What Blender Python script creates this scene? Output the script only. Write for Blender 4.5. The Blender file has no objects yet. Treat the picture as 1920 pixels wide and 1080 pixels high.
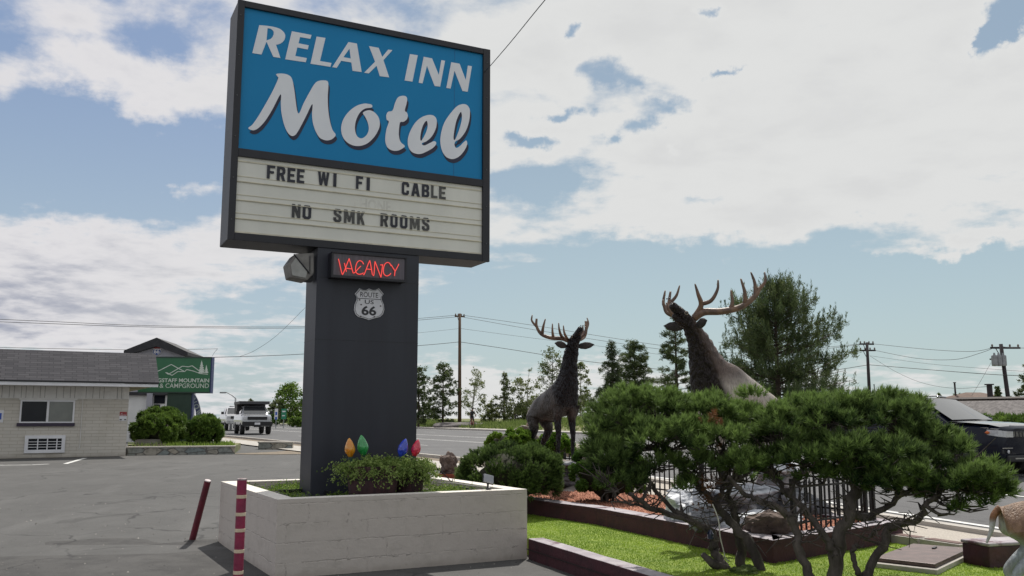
import bpy, bmesh, math, random
import numpy as np
from mathutils import Vector, Matrix
from mathutils.geometry import tessellate_polygon
PI2 = math.pi*2
rad = math.radians
random.seed(7)
SC = bpy.context.scene
COL = SC.collection

# ------------------------------------------------------------------ camera
FPX, PITCH, HC = 1693.0, 0.1438, 1.63
cd = bpy.data.cameras.new('camera'); CAM = bpy.data.objects.new('camera', cd); COL.objects.link(CAM)
cd.sensor_width = 36.0; cd.lens = 36.0*FPX/1920.0; cd.clip_start = 0.05; cd.clip_end = 6000
CAM.location = (0, 0, HC); CAM.rotation_euler = (math.pi/2+PITCH, 0, 0)
SC.camera = CAM

# ------------------------------------------------------------------ world, sun, exposure
SUN_EL, SUN_AZ = rad(57), rad(12)          # azimuth measured from +y towards +x
SC.view_settings.view_transform = 'Standard'; SC.view_settings.look = 'None'
SC.view_settings.exposure = 0.25; SC.view_settings.gamma = 1.0
sd = bpy.data.lights.new('sun', 'SUN'); sd.energy = 3.6; sd.angle = rad(0.6); sd.color = (1.0, 0.95, 0.87)
SUN = bpy.data.objects.new('sun', sd); COL.objects.link(SUN)
sdir = Vector((math.sin(SUN_AZ)*math.cos(SUN_EL), math.cos(SUN_AZ)*math.cos(SUN_EL), math.sin(SUN_EL)))
SUN.rotation_euler = (-sdir).to_track_quat('-Z', 'Y').to_euler()
SUN.location = sdir*60

class NT:
    """small node tree helper"""
    def __init__(s, tree): s.t = tree; s.n = tree.nodes; s.l = tree.links
    def node(s, typ, **kw):
        nd = s.n.new(typ)
        for k, v in kw.items(): setattr(nd, k, v)
        return nd
    def put(s, sock, val):
        if hasattr(val, 'is_output') : s.l.new(val, sock)
        else: sock.default_value = val
    def math(s, op, a, b=0.0, c=0.0, clamp=False):
        nd = s.n.new('ShaderNodeMath'); nd.operation = op; nd.use_clamp = clamp
        s.put(nd.inputs[0], a); s.put(nd.inputs[1], b)
        if len(nd.inputs) > 2: s.put(nd.inputs[2], c)
        return nd.outputs[0]
    def mix(s, f, a, b, blend='MIX'):
        nd = s.n.new('ShaderNodeMix'); nd.data_type = 'RGBA'; nd.blend_type = blend
        s.put(nd.inputs[0], f)
        for i, v in ((6, a), (7, b)):
            if not hasattr(v, 'is_output') and len(v) == 3: v = (*v, 1)
            s.put(nd.inputs[i], v)
        return nd.outputs[2]
    def noise(s, vec, scale, detail=6.0, rough=0.55, dist=0.0):
        nd = s.n.new('ShaderNodeTexNoise'); s.put(nd.inputs['Vector'], vec)
        nd.inputs['Scale'].default_value = scale; nd.inputs['Detail'].default_value = detail
        nd.inputs['Roughness'].default_value = rough; nd.inputs['Distortion'].default_value = dist
        return nd.outputs['Fac']
    def step(s, x, lo, hi, smooth=True):
        nd = s.n.new('ShaderNodeMapRange'); nd.interpolation_type = 'SMOOTHSTEP' if smooth else 'LINEAR'
        s.put(nd.inputs['Value'], x); nd.inputs['From Min'].default_value = lo; nd.inputs['From Max'].default_value = hi
        return nd.outputs[0]

wd = bpy.data.worlds.new('World'); SC.world = wd; wd.use_nodes = True
W = NT(wd.node_tree); W.n.clear()
wout = W.node('ShaderNodeOutputWorld'); wbg = W.node('ShaderNodeBackground')
W.l.new(wbg.outputs[0], wout.inputs[0])
SKY_STR = 0.075
wbg.inputs['Strength'].default_value = SKY_STR
sky = W.node('ShaderNodeTexSky', sky_type='NISHITA'); sky.sun_disc = False
sky.sun_elevation = SUN_EL; sky.sun_rotation = SUN_AZ; sky.air_density = 1.0; sky.dust_density = 1.6; sky.ozone_density = 1.2
tc = W.node('ShaderNodeTexCoord'); DIR = tc.outputs['Generated']
sx = W.node('ShaderNodeSeparateXYZ'); W.l.new(DIR, sx.inputs[0])
X, Y, Z = sx.outputs
EL = W.math('ARCSINE', Z); AZ = W.math('ARCTAN2', X, Y)
def dirof(px, py):
    a, b = (px-960)/FPX, (540-py)/FPX
    v = Vector((a, math.cos(PITCH)-b*math.sin(PITCH), math.sin(PITCH)+b*math.cos(PITCH))).normalized()
    return math.atan2(v.x, v.y), math.asin(v.z)
# wobble the angles so that cloud banks have ragged borders
zz = W.math('ADD', W.math('MAXIMUM', Z, 0.0), 0.16)
cx = W.node('ShaderNodeCombineXYZ')
W.put(cx.inputs[0], W.math('DIVIDE', X, zz)); W.put(cx.inputs[1], W.math('DIVIDE', Y, zz)); cx.inputs[2].default_value = 3.1
n_big = W.noise(cx.outputs[0], 1.1, 9.0, 0.60, 0.35)
n_med = W.noise(cx.outputs[0], 3.6, 8.0, 0.58, 0.25)
n_fin = W.noise(cx.outputs[0], 9.0, 7.0, 0.55, 0.1)
wn1 = W.node('ShaderNodeTexNoise'); W.l.new(DIR, wn1.inputs['Vector']); wn1.inputs['Scale'].default_value = 11; wn1.inputs['Detail'].default_value = 7; wn1.inputs['Roughness'].default_value = .62
wsep = W.node('ShaderNodeSeparateColor'); W.l.new(wn1.outputs['Color'], wsep.inputs[0])
AZ0, EL0 = AZ, EL
AZ = W.math('ADD', AZ, W.math('MULTIPLY', W.math('SUBTRACT', wsep.outputs[0], .5), .16)); EL = W.math('ADD', EL, W.math('MULTIPLY', W.math('SUBTRACT', wsep.outputs[1], .5), .085))
def blob(px, py, w, h, amp):
    a0, e0 = dirof(px, py); sa, se = w/FPX, h/FPX
    da = W.math('DIVIDE', W.math('SUBTRACT', AZ, a0), sa); de = W.math('DIVIDE', W.math('SUBTRACT', EL, e0), se)
    r2 = W.math('ADD', W.math('MULTIPLY', da, da), W.math('MULTIPLY', de, de))
    return W.math('MULTIPLY', W.math('EXPONENT', W.math('MULTIPLY', r2, -1.0)), amp)
cov = W.math('ADD', W.math('MULTIPLY', W.math('SUBTRACT', n_big, 0.5), 0.85), 0.60)
cov = W.math('ADD', cov, W.math('MULTIPLY', W.math('SUBTRACT', n_med, 0.5), 1.25))
cov = W.math('ADD', cov, W.math('MULTIPLY', W.math('SUBTRACT', n_fin, 0.5), 0.85))
for b in [(60, 300, 300, 100, -0.95), (330, 290, 150, 60, -0.35), (330, 330, 60, 22, 0.55), (200, 120, 140, 60, 0.45), (20, 50, 170, 40, -0.30), (300, 70, 90, 40, -.28), (1560, 40, 200, 30, -.12),
          (480, 575, 130, 50, -0.5), (380, 190, 120, 40, 0.3), (150, 480, 330, 95, 0.45), (150, 600, 260, 50, 0.5),
          (1150, 190, 190, 60, -0.02), (1020, 320, 100, 45, -0.25), (1075, 70, 26, 18, -.75), (1320, 40, 30, 13, -.65), (1378, 140, 30, 9, -.65), (1140, 135, 50, 24, -.45), (1250, 195, 95, 18, -.5), (1205, 240, 36, 20, -.55), (1010, 258, 55, 13, -.65), (1060, 215, 32, 11, -.55), (1862, 70, 26, 36, -.95), (1137, 275, 26, 16, -.55), (1275, 288, 12, 12, -.5), (1010, 345, 70, 45, -.45), (1370, 375, 60, 14, -.45), (1905, 40, 14, 10, -.8), (900, 230, 120, 130, 0.25), (1640, 90, 480, 170, 0.50), (1080, 70, 200, 60, .3), (1500, 250, 420, 120, 0.3),
          (1650, 570, 420, 95, -1.25), (1150, 570, 300, 85, -0.85), (900, 640, 200, 60, -0.35), (1150, 470, 130, 35, -0.25), (1430, 400, 300, 45, 0.55),
          (1880, 60, 60, 45, -0.5), (1640, 690, 330, 30, 0.12), (900, 730, 260, 40, 0.6), (1800, 455, 150, 14, 0.65), (1100, 540, 60, 9, 0.5), (480, 700, 120, 60, -0.35)]:
    cov = W.math('ADD', cov, blob(*b))
AZ, EL = AZ0, EL0
CL = W.step(cov, 0.27, 0.72)
# clear sky: nishita cooled towards the soft teal haze low down
low = W.step(EL, 0.0, 0.42)
k = 1.0/SKY_STR
tint_low = W.mix(W.step(AZ, -0.35, 0.25), (0.40*k, 0.50*k, 0.54*k), (0.40*k, 0.515*k, 0.535*k))
tint_hi = W.mix(W.step(AZ, -0.30, 0.05), (0.215*k, 0.30*k, 0.47*k), (0.25*k, 0.34*k, 0.43*k))
clear = W.mix(0.75, sky.outputs[0], W.mix(low, tint_low, tint_hi))
# cloud body: bright where thin towards the sun, grey-blue bellies where thick
body = W.step(cov, 0.60, 1.35)
shade = W.math('MULTIPLY', body, W.step(W.math('ADD', W.math('MULTIPLY', n_med, 0.7), W.math('MULTIPLY', n_fin, 0.3)), 0.35, 0.66))
bright = W.mix(W.step(AZ, -0.5, 0.0), (0.63*k, 0.62*k, 0.635*k), (0.62*k, 0.625*k, 0.62*k))
grey = W.mix(W.step(AZ, -0.55, -0.18), (0.30*k, 0.32*k, 0.39*k), (0.575*k, 0.58*k, 0.58*k))
cloudc = W.mix(shade, bright, grey)
W.l.new(W.mix(CL, clear, cloudc), wbg.inputs['Color'])

# ------------------------------------------------------------------ terrain height and pixel helpers
KZ = [(-80, 0), (12, 0), (20, .36), (30, .42), (95, .72), (130, .75), (6000, .75)]
def gz(y): return float(np.interp(y, [a for a, b in KZ], [b for a, b in KZ]))
def ray(px, py):
    a, b = (px-960)/FPX, (540-py)/FPX
    d = np.array([a, math.cos(PITCH)-b*math.sin(PITCH), math.sin(PITCH)+b*math.cos(PITCH)])
    return d/d[1]
def at(px, py, Yd):
    d = ray(px, py)*Yd
    return Vector((d[0], d[1], d[2]+HC))
class Frame:
    """vertical plane through p with yaw; converts picture measurements into local (s, z)"""
    def __init__(s, p, yaw):
        s.p = np.array(p[:2], float); s.yaw = yaw
        s.u = np.array([math.cos(yaw), math.sin(yaw)]); s.n = np.array([-math.sin(yaw), math.cos(yaw)])
    def sp(s, px, py, off=0.0):
        d = ray(px, py); P0 = s.p+s.n*off
        t = (P0@s.n)/(d[:2]@s.n); q = d[:2]*t
        return float((q-s.p)@s.u), float(HC+d[2]*t)
    def w(s, a, b, z=0): q = s.p+s.u*a+s.n*b; return Vector((q[0], q[1], z))

# ------------------------------------------------------------------ materials
MATS = {}
def material(name, c1, c2=None, scale=6.0, rough=0.8, bump=0.0, bscale=40.0, metal=0.0, detail=5.0, coat=0.0, spec=0.5, stretch=None, alpha_noise=None):
    """two-tone noise material with fine bump"""
    if name in MATS: return MATS[name]
    m = bpy.data.materials.new(name); m.use_nodes = True; MATS[name] = m
    N = NT(m.node_tree); b = N.n['Principled BSDF']
    t = N.node('ShaderNodeTexCoord'); v = t.outputs['Object']
    if stretch:
        mp = N.node('ShaderNodeMapping'); N.l.new(v, mp.inputs[0]); mp.inputs['Scale'].default_value = stretch; v = mp.outputs[0]
    if c2 is None: c2 = tuple(x*0.8 for x in c1)
    f = N.step(N.noise(v, scale, detail), 0.32, 0.68)
    N.l.new(N.mix(f, c1, c2), b.inputs['Base Color'])
    b.inputs['Roughness'].default_value = rough; b.inputs['Metallic'].default_value = metal
    b.inputs['Coat Weight'].default_value = coat; b.inputs['Specular IOR Level'].default_value = spec
    if bump:
        bp = N.node('ShaderNodeBump'); bp.inputs['Strength'].default_value = bump; bp.inputs['Distance'].default_value = 0.02
        N.l.new(N.noise(v, bscale, 4.0), bp.inputs['Height']); N.l.new(bp.outputs[0], b.inputs['Normal'])
    return m
def foliage(name, dark, light, trans=0.3, rough=0.6):
    if name in MATS: return MATS[name]
    m = bpy.data.materials.new(name); m.use_nodes = True; MATS[name] = m
    N = NT(m.node_tree); b = N.n['Principled BSDF']; out = N.n['Material Output']
    at_ = N.node('ShaderNodeAttribute'); at_.attribute_name = 'tint'
    c = N.mix(at_.outputs['Fac'], dark, light)
    N.l.new(c, b.inputs['Base Color']); b.inputs['Roughness'].default_value = rough; b.inputs['Specular IOR Level'].default_value = 0.25
    tr = N.node('ShaderNodeBsdfTranslucent'); N.l.new(c, tr.inputs[0])
    mx = N.node('ShaderNodeMixShader'); mx.inputs[0].default_value = trans
    N.l.new(b.outputs[0], mx.inputs[1]); N.l.new(tr.outputs[0], mx.inputs[2]); N.l.new(mx.outputs[0], out.inputs[0])
    return m
def tintmat(name, rough=0.7, bump=0.3, bscale=60.0, stretch=None, coat=0.0):
    """colour comes from a per-vertex coat colour (fur patches)"""
    if name in MATS: return MATS[name]
    m = bpy.data.materials.new(name); m.use_nodes = True; MATS[name] = m
    N = NT(m.node_tree); b = N.n['Principled BSDF']
    a = N.node('ShaderNodeAttribute'); a.attribute_name = 'fur'
    t = N.node('ShaderNodeTexCoord'); v = t.outputs['Object']
    mp = N.node('ShaderNodeMapping'); N.l.new(v, mp.inputs[0]); mp.inputs['Scale'].default_value = stretch or (1, 1, 1)
    nz = N.noise(mp.outputs[0], 22.0, 5.0)
    c = N.mix(N.step(nz, 0.3, 0.7), a.outputs['Color'], N.mix(1.0, a.outputs['Color'], (0.62, 0.60, 0.60), 'MULTIPLY'))
    N.l.new(c, b.inputs['Base Color']); b.inputs['Roughness'].default_value = rough; b.inputs['Coat Weight'].default_value = coat; b.inputs['Specular IOR Level'].default_value = .28
    bp = N.node('ShaderNodeBump'); bp.inputs['Strength'].default_value = bump; bp.inputs['Distance'].default_value = 0.03
    vo = N.node('ShaderNodeTexVoronoi'); N.l.new(mp.outputs[0], vo.inputs['Vector']); vo.inputs['Scale'].default_value = 17; vo.inputs['Detail'].default_value = 1
    sp_ = N.node('ShaderNodeSeparateColor'); N.l.new(a.outputs['Color'], sp_.inputs[0])
    mane = N.math('SUBTRACT', 1.0, N.step(sp_.outputs[0], .02, .10))          # coarse moulded locks only in the dark mane
    hgt = N.math('ADD', N.math('MULTIPLY', N.noise(mp.outputs[0], bscale, 4.0), .5), N.math('MULTIPLY', N.math('MULTIPLY', vo.outputs['Distance'], mane), -3.6))
    N.l.new(hgt, bp.inputs['Height']); N.l.new(bp.outputs[0], b.inputs['Normal'])
    return m
def emit(name, col, strength, base=(0.02, 0.02, 0.02)):
    m = bpy.data.materials.new(name); m.use_nodes = True; MATS[name] = m
    b = m.node_tree.nodes['Principled BSDF']; b.inputs['Base Color'].default_value = (*base, 1)
    b.inputs['Emission Color'].default_value = (*col, 1); b.inputs['Emission Strength'].default_value = strength
    return m

# ------------------------------------------------------------------ mesh helpers
class MB:
    def __init__(s): s.v = []; s.f = []; s.m = []; s.mi = 0
    def add(s, vs, fs):
        o = len(s.v); s.v += [tuple(map(float, v)) for v in vs]
        for f in fs: s.f.append(tuple(i+o for i in f)); s.m.append(s.mi)
        return s
    def box(s, x0, x1, y0, y1, z0, z1, M=None):
        vs = [(x, y, z) for z in (z0, z1) for y in (y0, y1) for x in (x0, x1)]
        if M is not None: vs = [tuple(M @ Vector(v)) for v in vs]
        return s.add(vs, [(0, 2, 3, 1), (4, 5, 7, 6), (0, 1, 5, 4), (2, 6, 7, 3), (0, 4, 6, 2), (1, 3, 7, 5)])
    def tube(s, pts, r, n=8, cap=True):
        pts = [Vector(p) for p in pts]; k = len(pts)
        rs = r if hasattr(r, '__len__') else [r]*k
        vs, fs = [], []; up = None
        for i, p in enumerate(pts):
            t = (pts[min(i+1, k-1)]-pts[max(i-1, 0)])
            t = t.normalized() if t.length > 1e-9 else Vector((0, 0, 1))
            if up is None:
                up = Vector((0, 0, 1)) if abs(t.z) < 0.9 else Vector((1, 0, 0))
            a = t.cross(up).normalized(); b = a.cross(t).normalized(); up = b
            for j in range(n):
                an = PI2*j/n; vs.append(p+(a*math.cos(an)+b*math.sin(an))*rs[i])
        for i in range(k-1):
            for j in range(n): fs.append((i*n+j, i*n+(j+1) % n, (i+1)*n+(j+1) % n, (i+1)*n+j))
        if cap:
            fs.append(tuple(range(n-1, -1, -1))); fs.append(tuple((k-1)*n+j for j in range(n)))
        return s.add(vs, fs)
    def lathe(s, prof, n=16, c=(0, 0, 0), M=None):
        vs, fs = [], []
        for r, z in prof:
            for j in range(n):
                v = Vector((r*math.cos(PI2*j/n), r*math.sin(PI2*j/n), z))
                if M is not None: v = M @ v
                vs.append(v+Vector(c))
        k = len(prof)
        for i in range(k-1):
            for j in range(n): fs.append((i*n+j, i*n+(j+1) % n, (i+1)*n+(j+1) % n, (i+1)*n+j))
        fs.append(tuple(range(n-1, -1, -1))); fs.append(tuple((k-1)*n+j for j in range(n)))
        return s.add(vs, fs)
    def plate(s, loops, y0, y1):
        """flat shape in the local x-z plane (outer loop + holes) with thickness y0 (front) .. y1"""
        tri = tessellate_polygon([[Vector((a, b, 0)) for a, b in lp] for lp in loops])
        flat = [p for lp in loops for p in lp]; n = len(flat)
        vs = [(a, y0, b) for a, b in flat]+[(a, y1, b) for a, b in flat]
        fs = [t for t in tri]+[tuple(reversed([i+n for i in t])) for t in tri]
        o = 0
        for lp in loops:
            L = len(lp)
            for i in range(L): fs.append((o+i, o+(i+1) % L, n+o+(i+1) % L, n+o+i))
            o += L
        return s.add(vs, fs)
    def prism(s, poly, z0, z1):
        """polygon in x-y, z0/z1 numbers or functions of (x,y)"""
        g = lambda z, x, y: z(x, y) if callable(z) else z
        n = len(poly)
        vs = [(x, y, g(z0, x, y)) for x, y in poly]+[(x, y, g(z1, x, y)) for x, y in poly]
        tri = tessellate_polygon([[Vector((a, b, 0)) for a, b in poly]])
        fs = [tuple(i+n for i in t) for t in tri]+[tuple(reversed(t)) for t in tri]
        for i in range(n): fs.append((i, (i+1) % n, n+(i+1) % n, n+i))
        return s.add(vs, fs)
    def build(s, name, mat, parent=None, loc=(0, 0, 0), rz=0.0, smooth=False, bevel=0.0, fix=True):
        me = bpy.data.meshes.new(name); me.from_pydata(s.v, [], s.f); 
        for m_ in (mat if isinstance(mat, (list, tuple)) else [mat]): me.materials.append(m_)
        if isinstance(mat, (list, tuple)): me.polygons.foreach_set('material_index', s.m)
        if fix:
            bm = bmesh.new(); bm.from_mesh(me); bmesh.ops.recalc_face_normals(bm, faces=bm.faces); bm.to_mesh(me); bm.free()
        if smooth: me.polygons.foreach_set('use_smooth', [True]*len(me.polygons))
        me.update()
        o = bpy.data.objects.new(name, me); COL.objects.link(o)
        o.location = loc; o.rotation_euler = (0, 0, rz)
        if parent: o.parent = parent
        if bevel:
            bv = o.modifiers.new('bevel', 'BEVEL'); bv.width = bevel; bv.segments = 2; bv.limit_method = 'ANGLE'; bv.angle_limit = rad(40)
        return o
def np_mesh(name, V, F, mat, parent=None, tint=None, loc=(0, 0, 0), smooth=False):
    V = np.asarray(V, np.float32); F = np.asarray(F, np.int32)
    me = bpy.data.meshes.new(name); k = F.shape[1]
    me.vertices.add(len(V)); me.vertices.foreach_set('co', V.ravel())
    me.loops.add(F.size); me.loops.foreach_set('vertex_index', F.ravel())
    me.polygons.add(len(F)); me.polygons.foreach_set('loop_start', np.arange(0, F.size, k, dtype=np.int32))
    me.update(calc_edges=True); me.materials.append(mat)
    if tint is not None:
        a = me.attributes.new('tint', 'FLOAT', 'FACE'); a.data.foreach_set('value', np.asarray(tint, np.float32))
    if smooth: me.polygons.foreach_set('use_smooth', [True]*len(F))
    o = bpy.data.objects.new(name, me); COL.objects.link(o); o.location = loc
    if parent: o.parent = parent
    return o
def tag(o, label=None, cat=None, group=None, kind=None):
    if label: o['label'] = label
    if cat: o['category'] = cat
    if group: o['group'] = group
    if kind: o['kind'] = kind
    return o
def thing(name, label, cat, loc=(0, 0, 0), rz=0.0, group=None):
    o = bpy.data.objects.new(name, None); COL.objects.link(o); o.location = loc; o.rotation_euler = (0, 0, rz)
    o.empty_display_size = 0.2
    return tag(o, label, cat, group)
def copy_tree(o, loc, rz=None, scale=None, label=None, parent=None):
    c = o.copy(); COL.objects.link(c)
    if parent: c.parent = parent
    else:
        c.location = loc
        if rz is not None: c.rotation_euler = (0, 0, rz)
        if scale is not None: c.scale = (scale if hasattr(scale, '__len__') else (scale,)*3)
        if label: c['label'] = label
    for ch in list(o.children): copy_tree(ch, None, parent=c)
    return c
def catmull(pts, k=6, closed=True):
    n = len(pts); out = []
    for i in range(n if closed else n-1):
        if closed: p0, p1, p2, p3 = (pts[(i+j-1) % n] for j in range(4))
        else: p0, p1, p2, p3 = (pts[min(max(i+j-1, 0), n-1)] for j in range(4))
        for q in range(k):
            t = q/k
            out.append(tuple(0.5*((2*b)+(-a+c)*t+(2*a-5*b+4*c-d)*t*t+(-a+3*b-3*c+d)*t**3) for a, b, c, d in zip(p0, p1, p2, p3)))
    if not closed: out.append(tuple(pts[-1]))
    return out
def text_into(mb, s, x0, x1, z0, z1, y0, y1, bold=0.0, shear=0.0):
    """letters of the built-in font stretched into the box x0..x1, z0..z1 of the local x-z plane"""
    cu = bpy.data.curves.new('t', 'FONT'); cu.body = s; cu.offset = bold; cu.resolution_u = 4; cu.fill_mode = 'FRONT'
    ob = bpy.data.objects.new('t', cu); COL.objects.link(ob)
    dg = bpy.context.evaluated_depsgraph_get(); me = bpy.data.meshes.new_from_object(ob.evaluated_get(dg))
    bpy.data.objects.remove(ob); bpy.data.curves.remove(cu)
    bm = bmesh.new(); bm.from_mesh(me); bpy.data.meshes.remove(me)
    r = bmesh.ops.extrude_face_region(bm, geom=bm.faces[:])
    for v in r['geom']:
        if isinstance(v, bmesh.types.BMVert): v.co.z = 1.0
    bm.verts.index_update(); vs = [v.co.copy() for v in bm.verts]; fs = [tuple(v.index for v in f.verts) for f in bm.faces]; bm.free()
    for v in vs: v.x += shear*v.y
    xa, xb = min(v.x for v in vs), max(v.x for v in vs); ya, yb = min(v.y for v in vs), max(v.y for v in vs)
    mb.add([(x0+(v.x-xa)/(xb-xa)*(x1-x0), y1+(y0-y1)*v.z, z0+(v.y-ya)/(yb-ya)*(z1-z0)) for v in vs], fs)
def rnd_unit(n, rg):
    v = rg.normal(size=(n, 3)); return v/np.linalg.norm(v, axis=1, keepdims=True)
def diamonds(C, D, L, Wd, rg):
    """leaf-shaped quads: centres C, long axis D, half length L, half width Wd"""
    n = len(C); r = rnd_unit(n, rg); B = np.cross(D, r); B /= np.linalg.norm(B, axis=1, keepdims=True)+1e-9
    L = np.broadcast_to(L, n)[:, None]; Wd = np.broadcast_to(Wd, n)[:, None]
    V = np.stack([C-D*L, C+B*Wd, C+D*L, C-B*Wd], 1).reshape(-1, 3)
    return V, np.arange(4*n).reshape(n, 4)
def needles(B, D, L, Wd, rg):
    n = len(B); r = rnd_unit(n, rg); S = np.cross(D, r); S /= np.linalg.norm(S, axis=1, keepdims=True)+1e-9
    L = np.broadcast_to(L, n)[:, None]
    V = np.stack([B-S*Wd, B+S*Wd, B+D*L], 1).reshape(-1, 3)
    return V, np.arange(3*n).reshape(n, 3)
def rock_mesh(size, seed, sub=3, rough=0.22, flat=0.0):
    rg = random.Random(seed); bm = bmesh.new(); bmesh.ops.create_icosphere(bm, subdivisions=sub, radius=1.0)
    from mathutils import noise
    off = Vector((rg.uniform(0, 50), rg.uniform(0, 50), rg.uniform(0, 50)))
    cuts = [(Vector((rg.gauss(0, 1), rg.gauss(0, 1), rg.gauss(0, 1))).normalized(), rg.uniform(0.62, 0.9)) for _ in range(9)]
    for v in bm.verts:
        d = v.co.normalized(); r = 1.0
        for n_, h in cuts:
            c = d.dot(n_)
            if c > 0.05: r = min(r, h/c)
        r *= 1+rough*noise.noise(d*2.2+off)+0.4*rough*noise.noise(d*6+off)
        v.co = Vector((d.x*r*size[0], d.y*r*size[1], d.z*r*size[2]))
    vs = [v.co.copy() for v in bm.verts]; fs = [tuple(v.index for v in f.verts) for f in bm.faces]; bm.free()
    return vs, fs
def skin_mesh(verts, radii, edges, root=0, sub=2):
    """one continuous body grown over a skeleton; returns vertex array and faces"""
    me = bpy.data.meshes.new('sk'); me.from_pydata([tuple(v) for v in verts], edges, [])
    ob = bpy.data.objects.new('sk', me); COL.objects.link(ob)
    ob.modifiers.new('s', 'SKIN')
    sv = me.skin_vertices[0].data
    for i, r in enumerate(radii): sv[i].radius = r if hasattr(r, '__len__') else (r, r); sv[i].use_root = (i == root)
    ss = ob.modifiers.new('u', 'SUBSURF'); ss.levels = sub; ss.render_levels = sub
    dg = bpy.context.evaluated_depsgraph_get(); m2 = bpy.data.meshes.new_from_object(ob.evaluated_get(dg))
    V = np.empty(len(m2.vertices)*3); m2.vertices.foreach_get('co', V); V = V.reshape(-1, 3)
    Nn = np.empty(len(m2.vertices)*3); m2.vertices.foreach_get('normal', Nn); Nn = Nn.reshape(-1, 3)
    F = [tuple(p.vertices) for p in m2.polygons]
    bpy.data.objects.remove(ob); bpy.data.meshes.remove(m2); bpy.data.meshes.remove(me)
    return V, Nn, F
# ================================================================== THE SETTING
K0 = np.array([5.9, 13.6]); RD = np.array([.487, -.873]); RN = np.array([.873, .487])
def rp(t, o): q = K0+RD*t+RN*o; return float(q[0]), float(q[1])
def grid(xs, ys, zf, fn=None):
    V = []; F = []
    for y in ys:
        for x in xs:
            a, b = fn(x, y) if fn else (x, y)
            V.append((a, b, zf(a, b)))
    n = len(xs)
    for j in range(len(ys)-1):
        for i in range(n-1): F.append((j*n+i, j*n+i+1, (j+1)*n+i+1, (j+1)*n+i))
    return MB().add(V, F)
def struct(mb, name, mat, **k): return tag(mb.build(name, mat, **k), kind='structure')

m_earth = material('dry_earth', (.13, .12, .06), (.07, .10, .03), 0.35, .95, .4, 12)
def asphalt_mat(name, base, dark, crack=0.0, seal=0.35):
    m = bpy.data.materials.new(name); m.use_nodes = True; N = NT(m.node_tree); b = N.n['Principled BSDF']
    v = N.node('ShaderNodeTexCoord').outputs['Object']
    big = N.step(N.noise(v, .35, 6, .6, .4), .35, .65); fine = N.noise(v, 160, 2); med = N.step(N.noise(v, 2.4, 7, .65), .38, .66)
    c = N.mix(big, base, tuple(x*.82 for x in base)); c = N.mix(N.math('MULTIPLY', med, seal), c, dark)
    mp = N.node('ShaderNodeMapping'); N.l.new(v, mp.inputs[0]); mp.inputs['Scale'].default_value = (.9, .25, 1); mp.inputs['Rotation'].default_value = (0, 0, .5)
    streak = N.step(N.noise(mp.outputs[0], 1.3, 6, .6), .5, .72)
    c = N.mix(N.math('MULTIPLY', streak, .6), c, tuple(x*1.35 for x in base))
    c = N.mix(N.step(fine, .52, .8), c, tuple(x*1.9 for x in base))
    oil = N.step(N.noise(v, .9, 4, .5, .8), .64, .70); c = N.mix(N.math('MULTIPLY', oil, .45), c, tuple(x*.55 for x in dark))
    if crack:
        wv = N.node('ShaderNodeVectorMath', operation='ADD'); nz = N.node('ShaderNodeTexNoise'); N.l.new(v, nz.inputs[0]); nz.inputs['Scale'].default_value = 1.6
        N.l.new(v, wv.inputs[0]); N.l.new(nz.outputs['Color'], wv.inputs[1])
        vo = N.node('ShaderNodeTexVoronoi', feature='DISTANCE_TO_EDGE'); N.l.new(wv.outputs[0], vo.inputs['Vector']); vo.inputs['Scale'].default_value = .45
        ck = N.math('MULTIPLY', N.math('SUBTRACT', 1.0, N.step(vo.outputs['Distance'], .004, .016)), crack)
        ck = N.math('MULTIPLY', ck, N.step(N.noise(v, .5, 3), .42, .6))
        c = N.mix(ck, c, (.018, .018, .019))
    N.l.new(c, b.inputs['Base Color']); b.inputs['Roughness'].default_value = .82; b.inputs['Specular IOR Level'].default_value = .4
    bp = N.node('ShaderNodeBump'); bp.inputs['Strength'].default_value = .5; bp.inputs['Distance'].default_value = .01
    N.l.new(fine, bp.inputs['Height']); N.l.new(bp.outputs[0], b.inputs['Normal'])
    return m
m_lot = asphalt_mat('lot_asphalt', (.084, .083, .081), (.046, .045, .045), .8)
m_road = asphalt_mat('road_asphalt', (.098, .098, .101), (.076, .076, .079), .3, .25)
m_patch = asphalt_mat('dark_asphalt', (.064, .062, .060), (.028, .027, .027), 1.0, .85)
m_conc = material('concrete', (.46, .43, .39), (.36, .34, .31), 3.0, .9, .25, 60)
m_aggr = material('aggregate', (.50, .46, .40), (.38, .34, .30), 45.0, .95, .6, 90)
m_dirt = material('dirt', (.23, .185, .14), (.15, .125, .09), 5.0, .95, .6, 40)
m_line = material('line_paint', (.72, .72, .70), (.5, .5, .49), 9.0, .7)
m_verge = material('verge_soil', (.10, .13, .04), (.17, .16, .07), .8, .95, .4, 8)

xs = [-4000, -900, -250, -80, -30, 0, 30, 80, 250, 900, 4000]
ys = [-60, -20, 0, 8, 12, 16, 20, 25, 30, 40, 50, 65, 80, 95, 110, 130, 220, 500, 1500, 5000]
struct(grid(xs, ys, lambda x, y: gz(y)-.10), 'ground', m_earth)
ts = [a for a in np.arange(-150, 36, 2.0)]
RO = (0.0, 23.0)
struct(grid([-60, -40, -25, -15, -10, -7, -4.0, -2.3], ts[45:], lambda x, y: gz(y), lambda o, t: rp(t, o)), 'parking_lot', m_lot)
struct(grid([0, 4, 8, 12, 16, 20, 23], ts, lambda x, y: gz(y)-.005, lambda o, t: rp(t, o)), 'road', m_road)
struct(grid([-.9, -.16], ts, lambda x, y: gz(y)+.03, lambda o, t: rp(t, o)), 'gravel_strip', m_dirt)
struct(grid([-2.4, -.9], ts, lambda x, y: gz(y)+.045, lambda o, t: rp(t, o)), 'sidewalk', m_conc)
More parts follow.
